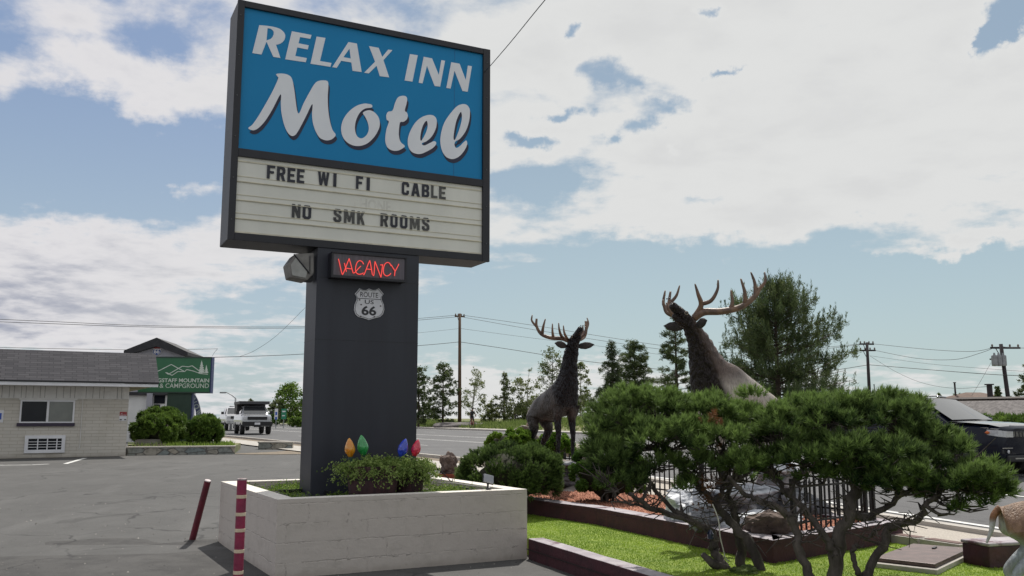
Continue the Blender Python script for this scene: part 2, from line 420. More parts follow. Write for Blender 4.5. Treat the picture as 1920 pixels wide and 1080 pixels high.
struct(grid([-4.6, -3, -1.5, -.16], [t for t in np.arange(-8, 17, 1.0)], lambda x, y: gz(y)+.06, lambda o, t: rp(t, o)), 'gravel_path', m_aggr)
kb = MB()
def strip_box(mb, o0, o1, dz0, dz1, t0, t1, st=2.0):
    tt = list(np.arange(t0, t1+.01, st)); V = []; F = []
    for t in tt:
        for o, dz in ((o0, dz0), (o0, dz1), (o1, dz1), (o1, dz0)):
            x, y = rp(t, o); V.append((x, y, gz(y)+dz))
    for i in range(len(tt)-1):
        for j in range(4): F.append((i*4+j, i*4+(j+1) % 4, i*4+4+(j+1) % 4, i*4+4+j))
    F += [(0, 1, 2, 3), tuple((len(tt)-1)*4+j for j in (3, 2, 1, 0))]
    return mb.add(V, F)
struct(strip_box(MB(), -.16, 0.02, -.05, .12, -150, 34), 'kerb', m_conc)
struct(strip_box(MB(), 23.0, 23.25, -.05, .14, -150, 34), 'far_kerb', m_conc)
struct(grid([23.25, 25.2], ts, lambda x, y: gz(y)+.13, lambda o, t: rp(t, o)), 'far_sidewalk', m_conc)
def vz(x, y):
    o = (np.array([x, y])-K0)@RN; t = (np.array([x, y])-K0)@RD
    return gz(y)+.11+min(max(o-25.5, 0)*.16, .85)*(.55+.45*math.sin(t*.11+1.0))*(0.35 if t < -105 else 1)
struct(grid([25.2, 26, 27, 28.5, 30, 33, 38, 48, 75], ts, vz, lambda o, t: rp(t, o)), 'verge', m_verge)
def line(o, t0, t1, w=.12):
    tt = list(np.arange(t0, t1+.01, min(2.0, t1-t0)))
    return grid([o-w/2, o+w/2], tt, lambda x, y: gz(y)+.004, lambda a, t: rp(t, a))
ln = MB()
for mb_ in [line(.9, -140, 34, .14), line(22.2, -140, 34, .14)]+[line(8.4, -140, 34, .1), line(8.7, -140, 34, .1), line(12.8, -140, 34, .1), line(13.1, -140, 34, .1)]:
    ln.add(mb_.v, mb_.f)
for o in (4.6, 17.2):
    for t in np.arange(-138, 30, 9.0):
        mb_ = line(o, t, t+3.0, .11); ln.add(mb_.v, mb_.f)
struct(ln, 'road_marking', m_line, fix=False)
# worn stall lines in front of the motel office and a dark sheet by the planter: patched asphalt plus painted sign shadow
st = MB()
def strip_on(mb, a, b, w, h=.006):
    a = np.array(a); b = np.array(b); d = b-a; n = np.array([-d[1], d[0]])/np.linalg.norm(d)*w/2
    P = [a-n, a+n, b+n, b-n]
    mb.add([(p[0], p[1], gz(p[1])+h) for p in P], [(0, 1, 2, 3)])
strip_on(st, (-12.35, 25.4), (-13.3, 28.6), .13); strip_on(st, (-16.2, 24.2), (-13.0, 24.85), .14); strip_on(st, (-13.0, 24.85), (-12.75, 25.3), .14); strip_on(st, (-16.0, 25.0), (-14.4, 25.2), .12)
struct(st, 'stall_marking', m_line, fix=False)
pp = MB(); rg_ = random.Random(3)
poly = [(-4.5, 12.2), (-3.95, 12.5), (-3.2, 11.2), (-2.5, 9.9), (-1.8, 7.5), (-5.4, 7.2), (-7.6, 7.6), (-8.6, 9.0), (-8.0, 10.8), (-6.9, 11.3), (-6.3, 12.2), (-5.2, 12.6)]
poly = catmull(poly, 5); poly = [(x+rg_.uniform(-.05, .05), y+rg_.uniform(-.05, .05)) for x, y in poly]
tri = tessellate_polygon([[Vector((a, b, 0)) for a, b in poly]]); pp.add([(x, y, gz(y)+.005) for x, y in poly], tri)
struct(pp, 'patch_and_shadow', m_patch)
dp = MB(); poly = catmull([(-9.6, 31.6), (-8.6, 33.2), (-7.8, 36.0), (-6.2, 35.0), (-6.0, 33.2), (-6.6, 31.8), (-8.2, 31.0)], 5)
tri = tessellate_polygon([[Vector((a, b, 0)) for a, b in poly]]); dp.add([(x, y, gz(y)+.012) for x, y in poly], tri)
struct(dp, 'dirt_patch', m_dirt)

# ------------------------------------------------------------------ garden: turf, maroon walls, gravel bed
m_turfbase = material('turf_base', (.22, .29, .035), (.13, .20, .02), 5.0, .9, .3, 60)
m_turf = foliage('turf_blades', (.13, .235, .02), (.36, .50, .06), .4)
m_lava = material('lava_gravel', (.36, .145, .085), (.20, .075, .05), 40.0, .95, .8, 60)
TZ = .20
turf_poly = [(.22, 11.2), (1.07, 9.2), (2.15, 6.4), (6.8, 5.5), (6.3, 8.6), (5.2, 9.9), (4.66, 11.0), (2.61, 9.3), (1.16, 12.59), (.33, 13.88), (-.6, 15.4), (-1.3, 13.8)]
struct(MB().prism(turf_poly, -.05, TZ), 'lawn', m_turfbase)
def inside(poly, P):
    x, y = P[:, 0], P[:, 1]; r = np.zeros(len(P), bool); n = len(poly)
    for i in range(n):
        x1, y1 = poly[i]; x2, y2 = poly[(i+1) % n]
        c = ((y1 > y) != (y2 > y)) & (x < (x2-x1)*(y-y1)/(y2-y1+1e-12)+x1); r ^= c
    return r
rg = np.random.default_rng(5)
P = np.column_stack([rg.uniform(-1.3, 6.5, 300000), rg.uniform(6.9, 15.4, 300000)]); P = P[inside(turf_poly, P)][:150000]
B = np.column_stack([P, np.full(len(P), TZ-.002)]); D = rg.normal(size=B.shape)*.55; D[:, 2] = 1; D /= np.linalg.norm(D, axis=1, keepdims=True)
patchy = .5+.35*np.sin(P[:, 0]*3.1+np.sin(P[:, 1]*2.3))*np.sin(P[:, 1]*2.7+P[:, 0])
V, F = needles(B, D, rg.uniform(.010, .024, len(B)), .0035, rg)
tag(np_mesh('turf_grass', V, F, m_turf, tint=np.clip(patchy+rg.normal(0, .22, len(B)), 0, 1)), 'short bright green turf between the maroon walls', 'grass', kind='stuff')

m_maroon = material('maroon_paint', (.062, .014, .022), (.035, .010, .016), 4.0, .55, .4, 14)
def worn_top(name, c1, c2, spots):
    m = material(name, c1, c2, 5.0, .8, .35, 30); N = NT(m.node_tree); b = N.n['Principled BSDF']
    src = b.inputs['Base Color'].links[0].from_socket; v = N.node('ShaderNodeTexCoord').outputs['Object']
    N.l.new(N.mix(N.step(N.noise(v, 3.2, 7, .65), .56, .66), src, spots), b.inputs['Base Color']); return m
m_wtop = worn_top('worn_wall_top', (.42, .39, .41), (.30, .27, .30), (.11, .05, .07))
m_wface = worn_top('worn_wall_face', (.062, .016, .024), (.036, .011, .017), (.055, .02, .026))
def wall_run(pts, th, z0, z1, side=1):
    """wall with mitred corners: pts is the exposed edge, thickness to one side; face 0 sides, 1 top"""
    P = [np.array(p, float) for p in pts]; n = len(P); I = []
    for i in range(n):
        ns = []
        for a, b in ((i-1, i), (i, i+1)):
            if a >= 0 and b < n:
                d = P[b]-P[a]; d /= np.linalg.norm(d); ns.append(np.array([-d[1], d[0]])*side)
        m_ = sum(ns)/len(ns); m_ /= (m_@m_); I.append(P[i]+m_*th)
    mb = MB(); V = []; F = []; k = n
    for L, z in ((P, z0), (P, z1), (I, z1), (I, z0)): V += [(p[0], p[1], z) for p in L]
    mb.mi = 0; mb.add(V, [(i, i+1, k+i+1, k+i) for i in range(n-1)]+[(2*k+i, 2*k+i+1, 3*k+i+1, 3*k+i) for i in range(n-1)]+[(0, k, 2*k, 3*k), (n-1, 4*k-1, 3*k-1, 2*k-1)])
    mb.mi = 1; o = 0
    for i in range(n-1):
        mb.f.append((k+i, k+i+1, 2*k+i+1, 2*k+i)); mb.m.append(1)
    return mb
def subdivide_pts(pts, st=.25, jit=.0, seed=1):
    r = random.Random(seed); out = []
    for a, b in zip(pts[:-1], pts[1:]):
        L = math.dist(a, b); k = max(1, int(L/st))
        for i in range(k): out.append((a[0]+(b[0]-a[0])*i/k+(r.uniform(-jit, jit) if i else 0), a[1]+(b[1]-a[1])*i/k+(r.uniform(-jit, jit) if i else 0)))
    return out+[pts[-1]]
WZ = at(1452, 1013, 9.3).z
gw = thing('garden_wall', 'low dark red painted wall with grey worn top along the lawn edge, by the block planter', 'wall')
wall_run(subdivide_pts([(.19, 10.95), (1.02, 8.93), (2.12, 6.25)], .3, .008), .20, -.03, TZ+.035, side=1).build('wall', [m_wface, m_wtop], gw, bevel=.012)
MB().box(-.004, .004, 0, 2.1, 0, .012, Matrix.Translation((.176, 10.94, .11)) @ Matrix.Rotation(-2.75, 4, 'Z')).build('joint', material('dark_joint', (.02, .008, .01)), gw)
iw = thing('garden_wall', 'dark red raised bed wall with pale cap holding the red gravel behind the twisted pines', 'wall')
bed_front = [(-.7, 15.5), (.33, 13.88), (1.16, 12.59), (2.61, 9.30), (4.64, 11.02), (4.15, 11.9)]
w_ = wall_run(subdivide_pts(bed_front, .3, .01, 2), .24, .0, WZ-.05, side=1); w_.build('wall', [m_wface, m_wface], iw)
w_ = wall_run(subdivide_pts([(x-.0, y-.0) for x, y in bed_front], .3, .014, 4), .26, WZ-.05+.002, WZ, side=1); w_.build('cap', [m_wface, m_wtop], iw, bevel=.012)
bed_poly = [(-.6, 15.6), (.42, 14.0), (1.25, 12.66), (2.63, 9.42), (4.5, 11.05), (.3, 18.9), (-1.3, 18.0)]
bed = MB().prism(bed_poly, .02, WZ-.035); struct(bed, 'gravel_bed', m_lava)
P = np.column_stack([rg.uniform(-1.3, 4.6, 60000), rg.uniform(9.3, 19, 60000)]); P = P[inside(bed_poly, P)][:14000]
C = np.column_stack([P, np.full(len(P), WZ-.03)]); s_ = rg.uniform(.008, .022, len(C))
T = np.array([[1, 0, -.3], [-.5, .87, -.3], [-.5, -.87, -.3], [0, 0, 1]]); Rr = rg.normal(0, .25, (len(C), 4, 3))
V = (C[:, None, :]+(T[None]+Rr)*s_[:, None, None]).reshape(-1, 3)
F = (np.arange(len(C))[:, None, None]*4+np.array([[0, 1, 3], [1, 2, 3], [2, 0, 3]])[None]).reshape(-1, 3)
m_stone = foliage('lava_stones', (.17, .06, .04), (.50, .24, .16), .0, .95)
tag(np_mesh('lava_stones', V, F, m_stone, tint=np.repeat(rg.uniform(0, 1, len(C)), 3)), 'loose red lava gravel in the raised bed', 'gravel', kind='stuff')
# stub wall by the deer, blocks and access hatch
sw = thing('garden_wall', 'short dark red wall stub with pale chipped top beside the deer', 'wall')
Mx = Matrix.Translation((4.62, 9.02, 0)) @ Matrix.Rotation(.30, 4, 'Z')
MB().box(0, 2.2, 0, .34, .0, TZ+.20, Mx).build('wall', m_maroon, sw, bevel=.01)
MB().box(-.01, 2.21, -.012, .352, TZ+.202, TZ+.235, Mx).build('cap', m_wtop, sw, bevel=.012)
hp = [(3.55, 9.14), (3.96, 8.73), (4.82, 9.79), (4.37, 10.14)]
def inset(poly, k): c = np.mean(poly, axis=0); return [tuple(c+(np.array(p)-c)*k) for p in poly]
ht = thing('access_hatch', 'brown steel access hatch with tread plate lid set in concrete at the lawn edge', 'hatch')
MB().prism(inset(hp, 1.13), TZ-.1, TZ+.045).build('frame', m_conc, ht, bevel=.008)
m_hatch = bpy.data.materials.new('tread_plate'); m_hatch.use_nodes = True; N = NT(m_hatch.node_tree); b = N.n['Principled BSDF']
v = N.node('ShaderNodeTexCoord').outputs['Object']; ck = N.node('ShaderNodeTexChecker'); N.l.new(v, ck.inputs[0]); ck.inputs['Scale'].default_value = 22
N.l.new(N.mix(N.step(N.noise(v, 7), .3, .7), (.135, .09, .085), (.085, .06, .058)), b.inputs['Base Color']); b.inputs['Roughness'].default_value = .5; b.inputs['Metallic'].default_value = .25
bp = N.node('ShaderNodeBump'); bp.inputs['Strength'].default_value = .9; bp.inputs['Distance'].default_value = .01; N.l.new(ck.outputs['Fac'], bp.inputs['Height']); N.l.new(bp.outputs[0], b.inputs['Normal'])
MB().prism(hp, TZ+.048, TZ+.085).build('lid', m_hatch, ht, bevel=.006)
c0 = np.mean(hp, axis=0); MB().box(-.06, .06, -.012, .012, TZ+.085, TZ+.10, Matrix.Translation((c0[0]+.25, c0[1]+.3, 0)) @ Matrix.Rotation(.9, 4, 'Z')).build('handle', material('dark_steel', (.05, .05, .055), rough=.5, metal=.6), ht)
for i, (x, y, lab) in enumerate([(4.56, 10.78, 'grey paving block with brown top in the kerb row, touching the raised bed wall'), (4.79, 10.28, 'grey paving block with chipped dark end in the kerb row, nearer the access hatch')]):
    Mb = Matrix.Translation((x, y, 0)) @ Matrix.Rotation(-1.14, 4, 'Z')
    mb = MB(); mb.mi = 0; mb.box(-.26, .26, -.1, .1, .03, TZ+.09, Mb); mb.mi = 1; mb.box(-.22, .22, -.07, .07, TZ+.0902, TZ+.098, Mb)
    tag(mb.build('paving_block', [m_conc, material('block_top', (.16, .10, .09), rough=.9)], bevel=.01), lab, 'block', 'blocks at the lawn edge')

# ------------------------------------------------------------------ block planter
PF = Frame((-2.435, 9.589), .4888); PL, PD, PH, PT = 2.96, 3.11, .80, .20
def block_mat(name, axis):
    m = bpy.data.materials.new(name); m.use_nodes = True; N = NT(m.node_tree); b = N.n['Principled BSDF']
    v = N.node('ShaderNodeTexCoord').outputs['Object']; s = N.node('ShaderNodeSeparateXYZ'); N.l.new(v, s.inputs[0])
    c = N.node('ShaderNodeCombineXYZ'); wob = N.math('MULTIPLY', N.math('SUBTRACT', N.noise(v, 5.0, 8, .7), .5), .10)
    N.put(c.inputs[0], N.math('ADD', s.outputs[axis], N.math('ADD', wob, .11))); N.put(c.inputs[1], N.math('ADD', N.math('ADD', s.outputs[2], N.math('MULTIPLY', wob, .55)), 10*.2-.755+.005))
    br = N.node('ShaderNodeTexBrick'); N.l.new(c.outputs[0], br.inputs['Vector'])
    br.inputs['Scale'].default_value = 1; br.inputs['Brick Width'].default_value = .44; br.inputs['Row Height'].default_value = .2
    br.inputs['Mortar Size'].default_value = .009; br.inputs['Mortar Smooth'].default_value = .7; br.offset = .5; br.inputs['Bias'].default_value = 0
    fac = br.outputs['Fac']; vis = N.step(N.noise(v, 2.6, 6, .65), .42, .60)      # mortar lines come and go under thick paint
    hz = N.math('ABSOLUTE', N.math('SUBTRACT', N.math('FRACT', N.math('DIVIDE', N.math('ADD', N.math('ADD', s.outputs[2], N.math('MULTIPLY', wob, .55)), 2.05), .2)), .5))
    lh = N.step(hz, .462, .497); vis2 = N.step(N.noise(v, 1.7, 6, .65), .46, .66)
    crack = N.math('MAXIMUM', N.math('MULTIPLY', lh, vis), N.math('MULTIPLY', N.math('MULTIPLY', fac, vis2), .8))
    stain = N.step(N.noise(v, 5.0, 6, .6), .5, .72)
    col = N.mix(stain, (.51, .463, .42), (.455, .415, .372))
    col = N.mix(N.math('MULTIPLY', crack, .05), col, (.32, .29, .26))
    foot = N.math('SUBTRACT', 1.0, N.step(N.math('ADD', s.outputs[2], N.math('MULTIPLY', N.noise(v, 9, 6), .12)), .05, .16))
    col = N.mix(N.math('MULTIPLY', foot, .5), col, (.30, .26, .22))               # splashed dirt at the foot
    N.l.new(col, b.inputs['Base Color']); b.inputs['Roughness'].default_value = .62
    lump = N.math('ADD', N.math('MULTIPLY', N.noise(v, 38, 5), .18), N.math('MULTIPLY', N.noise(v, 7, 6), .8))
    h = N.math('SUBTRACT', lump, N.math('MULTIPLY', crack, .42))
    ridge = N.math('MULTIPLY', N.step(N.noise(c.outputs[0], 11, 6, .7), .55, .7), N.math('MULTIPLY', N.math('MAXIMUM', N.step(hz, .42, .47), fac), 1.6))
    bp = N.node('ShaderNodeBump'); bp.inputs['Strength'].default_value = .6; bp.inputs['Distance'].default_value = .02
    N.l.new(N.math('ADD', h, ridge), bp.inputs['Height']); N.l.new(bp.outputs[0], b.inputs['Normal'])
    return m
pl = thing('block_planter', 'cream painted concrete block planter around the foot of the motel sign', 'planter', (PF.p[0], PF.p[1], 0), PF.yaw)
mbx, mby = block_mat('painted_block_front', 0), block_mat('painted_block_end', 1)
m_rim = material('planter_rim', (.74, .70, .64), (.66, .62, .56), 8, .7, .3, 40)
wl = MB()
wl.mi = 0; wl.box(0, PL, 0, PT, -.03, PH); wl.box(0, PL, PD-PT, PD, -.03, PH)
wl.mi = 1; wl.box(.001, PT, PT, PD-PT, -.03, PH-.0); wl.box(PL-PT, PL-.001, PT, PD-PT, -.03, PH)
me_o = wl.build('wall', [mbx, mby, m_rim], pl)
for p_ in me_o.data.polygons:
    if p_.normal.z > .9: p_.material_index = 2
    elif abs(p_.normal.x) > .9: p_.material_index = 1
    elif abs(p_.normal.y) > .9: p_.material_index = 0
MB().box(PT-.01, PL-PT+.01, PT-.01, PD-PT+.01, .0, .70).build('soil', material('potting_soil', (.055, .042, .03), (.03, .024, .018), 12, .95, .8, 40), pl)
m_weed = foliage('weed_leaf', (.06, .13, .02), (.26, .36, .07), .4)
m_herb = foliage('herb_leaf', (.09, .16, .03), (.36, .46, .14), .4)
# ground weeds inside the planter
Cn = []
for _ in range(150):
    a, b_ = rg.uniform(PT+.03, PL-PT-.03), rg.uniform(PT+.03, PD-PT-.03)
    dens = .25+.75*(math.sin(a*3.2+1)*math.sin(b_*2.6) > -.25)
    if .95 < a < 2.45 and 1.2 < b_ < 1.95: continue
    if .55 < a < .95 and .6 < b_ < 1.7: continue
    if 1.0 < a < 1.7 and b_ < .55 : continue
    if rg.uniform() < dens: Cn.append((a, b_, .70, rg.uniform(.05, .12)))
Cn = np.array(Cn); idx = rg.integers(0, len(Cn), 9000); c_ = Cn[idx]
Cp = c_[:, :3]+rg.normal(size=(9000, 3))*np.column_stack([c_[:, 3]*.9, c_[:, 3]*.9, c_[:, 3]*.45]); Cp[:, 2] = np.abs(Cp[:, 2]-.70)+.705
Cp[:, 0] = np.clip(Cp[:, 0], PT+.015, PL-PT-.015); Cp[:, 1] = np.clip(Cp[:, 1], PT+.015, PD-PT-.015)
V, F = diamonds(Cp, rnd_unit(9000, rg), rg.uniform(.010, .022, 9000), rg.uniform(.005, .010, 9000), rg)
wd_ = np_mesh('weeds', V, F, m_weed, tint=rg.uniform(0, 1, 9000)); wd_.location = (PF.p[0], PF.p[1], 0); wd_.rotation_euler = (0, 0, PF.yaw)
tag(wd_, 'low green weeds carpeting the soil inside the block planter', 'weeds', kind='stuff')
# ================================================================== MOTEL SIGN
SF = Frame((-3.353, 10.692), .4664); SZ = 6.7286
SW, H1, H2, H3 = 3.284, 1.826, 1.9256, 2.8765
XL, XR, ZT = -.083, SW+.110, SZ+.081; ZB = 3.757; SD = .56
sg = thing('motel_sign', 'tall dark pylon sign with blue motel panel and changeable letter board', 'sign', (SF.p[0], SF.p[1], 0), SF.yaw)
m_cab = material('charcoal_paint', (.014, .0145, .021), (.009, .0095, .015), 2.0, .5, .12, 30, stretch=(2, 2, .35))
m_col = material('charcoal_column', (.016, .018, .029), (.023, .026, .039), 2.2, .5, .03, 60, stretch=(1.4, 1.4, .13))
m_blue = material('blue_acrylic', (.010, .205, .445), (.012, .215, .46), .6, .4, spec=.2)
m_white = material('white_vinyl', (.74, .76, .80), (.70, .72, .77), 3, .4)
m_navy = material('navy_vinyl', (.008, .012, .045), rough=.45)
m_cream = material('letter_board', (.71, .705, .65), (.63, .63, .58), 1.2, .5, stretch=(1.5, 1, .5))
m_rail = material('letter_rail', (.66, .62, .49), (.52, .49, .39), 6, .5)
m_black = material('black_letter', (.012, .013, .026), rough=.45)
m_fade = material('faded_letter', (.10, .10, .095), (.045, .045, .045), 9, .6)
cb = MB(); cb.box(XL+.004, XR-.004, .02, SD, ZB+.004, ZT-.004)
cb.build('cabinet', m_cab, sg, bevel=.012)
fr = MB()
fr.box(XL, 0, -.035, .0196, ZB, ZT); fr.box(SW+.004, XR, -.035, .0196, ZB, ZT)
fr.box(.0005, SW+.0035, -.033, .0194, SZ, ZT-.001); fr.box(.0005, SW+.0035, -.033, .0194, ZB+.001, SZ-H3); fr.box(.0005, SW+.0035, -.033, .0194, SZ-H2, SZ-H1)
fr.build('frame', m_cab, sg, bevel=.004)
np_ = MB().box(0, SW+.004, .004, .0192, SZ-H1-.001, SZ+.001).build('name_panel', m_blue, sg)
MB().box(2.86, 2.866, .0015, .0038, SZ-H1, SZ-.001).build('seam_or_reflection', material('blue_reflection', (.008, .15, .36), rough=.5), np_)  # dark reflection on the panel, put in as a thin strip of darker blue
for xs_ in (-.045, SW+.055):
    for k in range(6):
        MB().lathe([(.002, 0), (.010, 0), (.008, .006), (.002, .007)], 8, M=Matrix.Translation((xs_, -.0352, ZB+.25+k*.52)) @ Matrix.Rotation(math.pi/2, 4, 'X')).build('screw', material('screw_steel', (.10, .10, .11), rough=.5, metal=.5), sg)
lb = MB().box(0, SW+.004, .003, .0190, SZ-H3-.001, SZ-H2+.001).build('letter_board', m_cream, sg)
Z1 = lambda p: SF.sp(400+p[0]/3.6, p[1]/3.6, .0)
Z2 = lambda p: SF.sp(640+p[0]/3.6, 60+p[1]/3.6, .0)
caps = MB()
def glyph(mb, f, outer, holes=(), smooth=0, y0=-.001, y1=.0035, off=(0, 0)):
    lp = []
    for L in [outer]+list(holes):
        q = catmull(L, smooth) if smooth else L
        q = [f((a+off[0], b+off[1])) for a, b in q]; lp.append(q)
    mb.plate(lp, y0, y1)
glyph(caps, Z1, [(310, 170), (345, 172), (375, 176), (405, 181), (430, 187), (450, 195), (466, 207), (478, 220), (485, 236), (485, 253), (479, 270), (468, 284), (453, 294), (436, 300), (423, 302), (453, 391), (405, 384), (359, 281), (325, 368), (263, 358)],
      [[(366, 190), (385, 193), (400, 202), (408, 216), (407, 232), (400, 249), (387, 263), (359, 273)]])
glyph(caps, Z1, [(530, 211), (663, 236), (655, 262), (585, 250), (575, 292), (644, 306), (637, 334), (567, 320), (553, 378), (631, 392), (624, 420), (485, 400)])
glyph(caps, Z1, [(697, 247), (757, 256), (720, 412), (798, 425), (790, 451), (656, 430)])
glyph(caps, Z2, [(48, 68), (105, 78), (137, 270), (76, 262), (68, 206), (-1, 194), (-31, 242), (-61, 237)], [[(55, 112), (14, 170), (64, 179)]])
glyph(caps, Z2, [(187, 95), (252, 107), (276, 168), (316, 119), (345, 122), (284, 190), (323, 306), (260, 298), (238, 228), (186, 279), (154, 275), (228, 200)])
glyph(caps, Z2, [(463, 149), (516, 157), (480, 335), (427, 327)])
glyph(caps, Z2, [(556, 167), (612, 178), (658, 290), (675, 190), (700, 194), (667, 369), (630, 364), (578, 228), (548, 347), (522, 342)])
glyph(caps, Z2, [(742, 204), (798, 214), (840, 325), (854, 227), (881, 231), (853, 403), (818, 398), (764, 262), (737, 382), (709, 377)])
caps.build('lettering', m_white, np_)
script = [
 (Z1, [(423, 503), (440, 497), (475, 498), (508, 508), (530, 532), (545, 600), (571, 765), (610, 695), (645, 630), (682, 568), (710, 547), (745, 543), (771, 550), (776, 580), (772, 650), (774, 730), (785, 810), (803, 875), (825, 908), (813, 930), (788, 945), (755, 947), (718, 930), (690, 885), (672, 830), (666, 770), (667, 703), (620, 795), (572, 885), (550, 913), (526, 917), (500, 893), (477, 840), (460, 765), (455, 700), (453, 637), (395, 745), (345, 822), (302, 866), (270, 880), (243, 873), (237, 862), (262, 843), (300, 790), (345, 715), (400, 615), (437, 532), (434, 518)], []),
 (Z2, [(209, 505), (203, 491), (178, 485), (150, 484), (100, 500), (50, 538), (14, 588), (-1, 640), (3, 690), (26, 733), (68, 762), (120, 770), (175, 752), (222, 708), (252, 655), (259, 612), (247, 570), (220, 541), (192, 529), (165, 533), (145, 547), (160, 572), (178, 612), (185, 655), (172, 693), (142, 717), (115, 712), (98, 688), (91, 645), (99, 595), (123, 547), (158, 518), (195, 512)], []),
 (Z2, [(405, 432), (430, 433), (443, 448), (440, 482), (428, 530), (441, 544), (448, 565), (441, 590), (420, 606), (397, 610), (389, 650), (388, 700), (399, 742), (427, 768), (419, 782), (385, 800), (348, 801), (315, 784), (298, 748), (297, 705), (305, 655), (320, 606), (306, 592), (303, 562), (316, 539), (345, 530), (362, 480), (380, 444)], []),
 (Z2, [(595, 560), (628, 569), (643, 598), (638, 648), (612, 702), (575, 737), (549, 748), (543, 759), (562, 766), (600, 748), (628, 737), (640, 752), (622, 779), (578, 806), (530, 824), (482, 814), (454, 780), (448, 730), (464, 672), (500, 611), (545, 574)], [[(577, 601), (582, 640), (566, 690), (539, 734), (532, 712), (542, 655), (559, 615)]]),
 (Z2, [(820, 487), (850, 496), (867, 530), (862, 600), (838, 670), (800, 721), (770, 739), (763, 762), (775, 783), (800, 770), (826, 744), (843, 733), (848, 760), (828, 803), (792, 842), (750, 858), (708, 844), (680, 803), (668, 745), (674, 678), (696, 610), (735, 551), (780, 502)], [[(809, 541), (813, 588), (798, 650), (770, 722), (757, 722), (761, 670), (775, 602), (794, 556)]])]
sh = MB(); wh = MB()
for f, o, h in script:
    glyph(sh, f, o, h, 5, .0005, .0036, (10, 26)); glyph(wh, f, o, h, 5, -.004, -.0002)
sh.build('script_shadow', m_navy, np_); wh.build('script_lettering', m_white, np_)
# letter board rails, letters and the ghost of an old word
for yl in (243, 400, 556):
    z = SF.sp(400+195/4.5, 280+yl/4.5)[1]; r_ = MB(); r_.box(.004, SW, -.004, .0028, z-.045, z-.027); r_.box(.004, SW, -.014, -.0042, z-.040, z-.032); r_.box(.004, SW, -.0035, .0028, z+.028, z+.036)
    r_.build('rail', m_rail, lb)
r_ = MB(); r_.box(.004, SW, -.010, .0028, SZ-H3+.004, SZ-H3+.022); r_.box(.004, SW, -.006, .0028, SZ-H2-.06, SZ-H2-.045); r_.build('rail', m_rail, lb)
L3 = lambda x, y: (400+x/4.5, 280+y/4.5)
L4 = lambda x, y: (660+x/4.5, 300+y/4.5)
letters = [(L3, 'F', 450, 518, 132, 245, 0), (L3, 'R', 533, 606, 145, 262, 0), (L3, 'E', 623, 688, 155, 275, 0), (L3, 'E', 703, 766, 165, 283, 0), (L3, 'W', 880, 975, 187, 300, 0), (L3, 'I', 1010, 1036, 202, 315, 0),
 (L4, 'F', 32, 90, 133, 243, 0), (L4, 'I', 121, 148, 148, 257, 0), (L4, 'C', 418, 479, 182, 293, 0), (L4, 'A', 498, 571, 194, 303, 0), (L4, 'B', 588, 650, 203, 310, 0), (L4, 'L', 666, 719, 212, 319, 1), (L4, 'E', 734, 789, 221, 328, 1),
 (L3, 'N', 660, 733, 460, 575, 2), (L3, 'O', 751, 823, 470, 586, 0), (L3, 'S', 1012, 1079, 500, 610, 2), (L3, 'M', 1100, 1190, 507, 621, 1), (L4, 'K', 42, 106, 432, 543, 1), (L4, 'R', 238, 303, 449, 558, 2), (L4, 'O', 322, 382, 457, 567, 0), (L4, 'O', 404, 466, 465, 575, 0), (L4, 'M', 487, 569, 475, 586, 1), (L4, 'S', 589, 651, 485, 595, 2)]
def _o(x0, x1, y0, y1, c, d): return [(x0+c, y0), (x1-c, y0), (x1, y0+d), (x1, y1-d), (x1-c, y1), (x0+c, y1), (x0, y1-d), (x0, y0+d)]
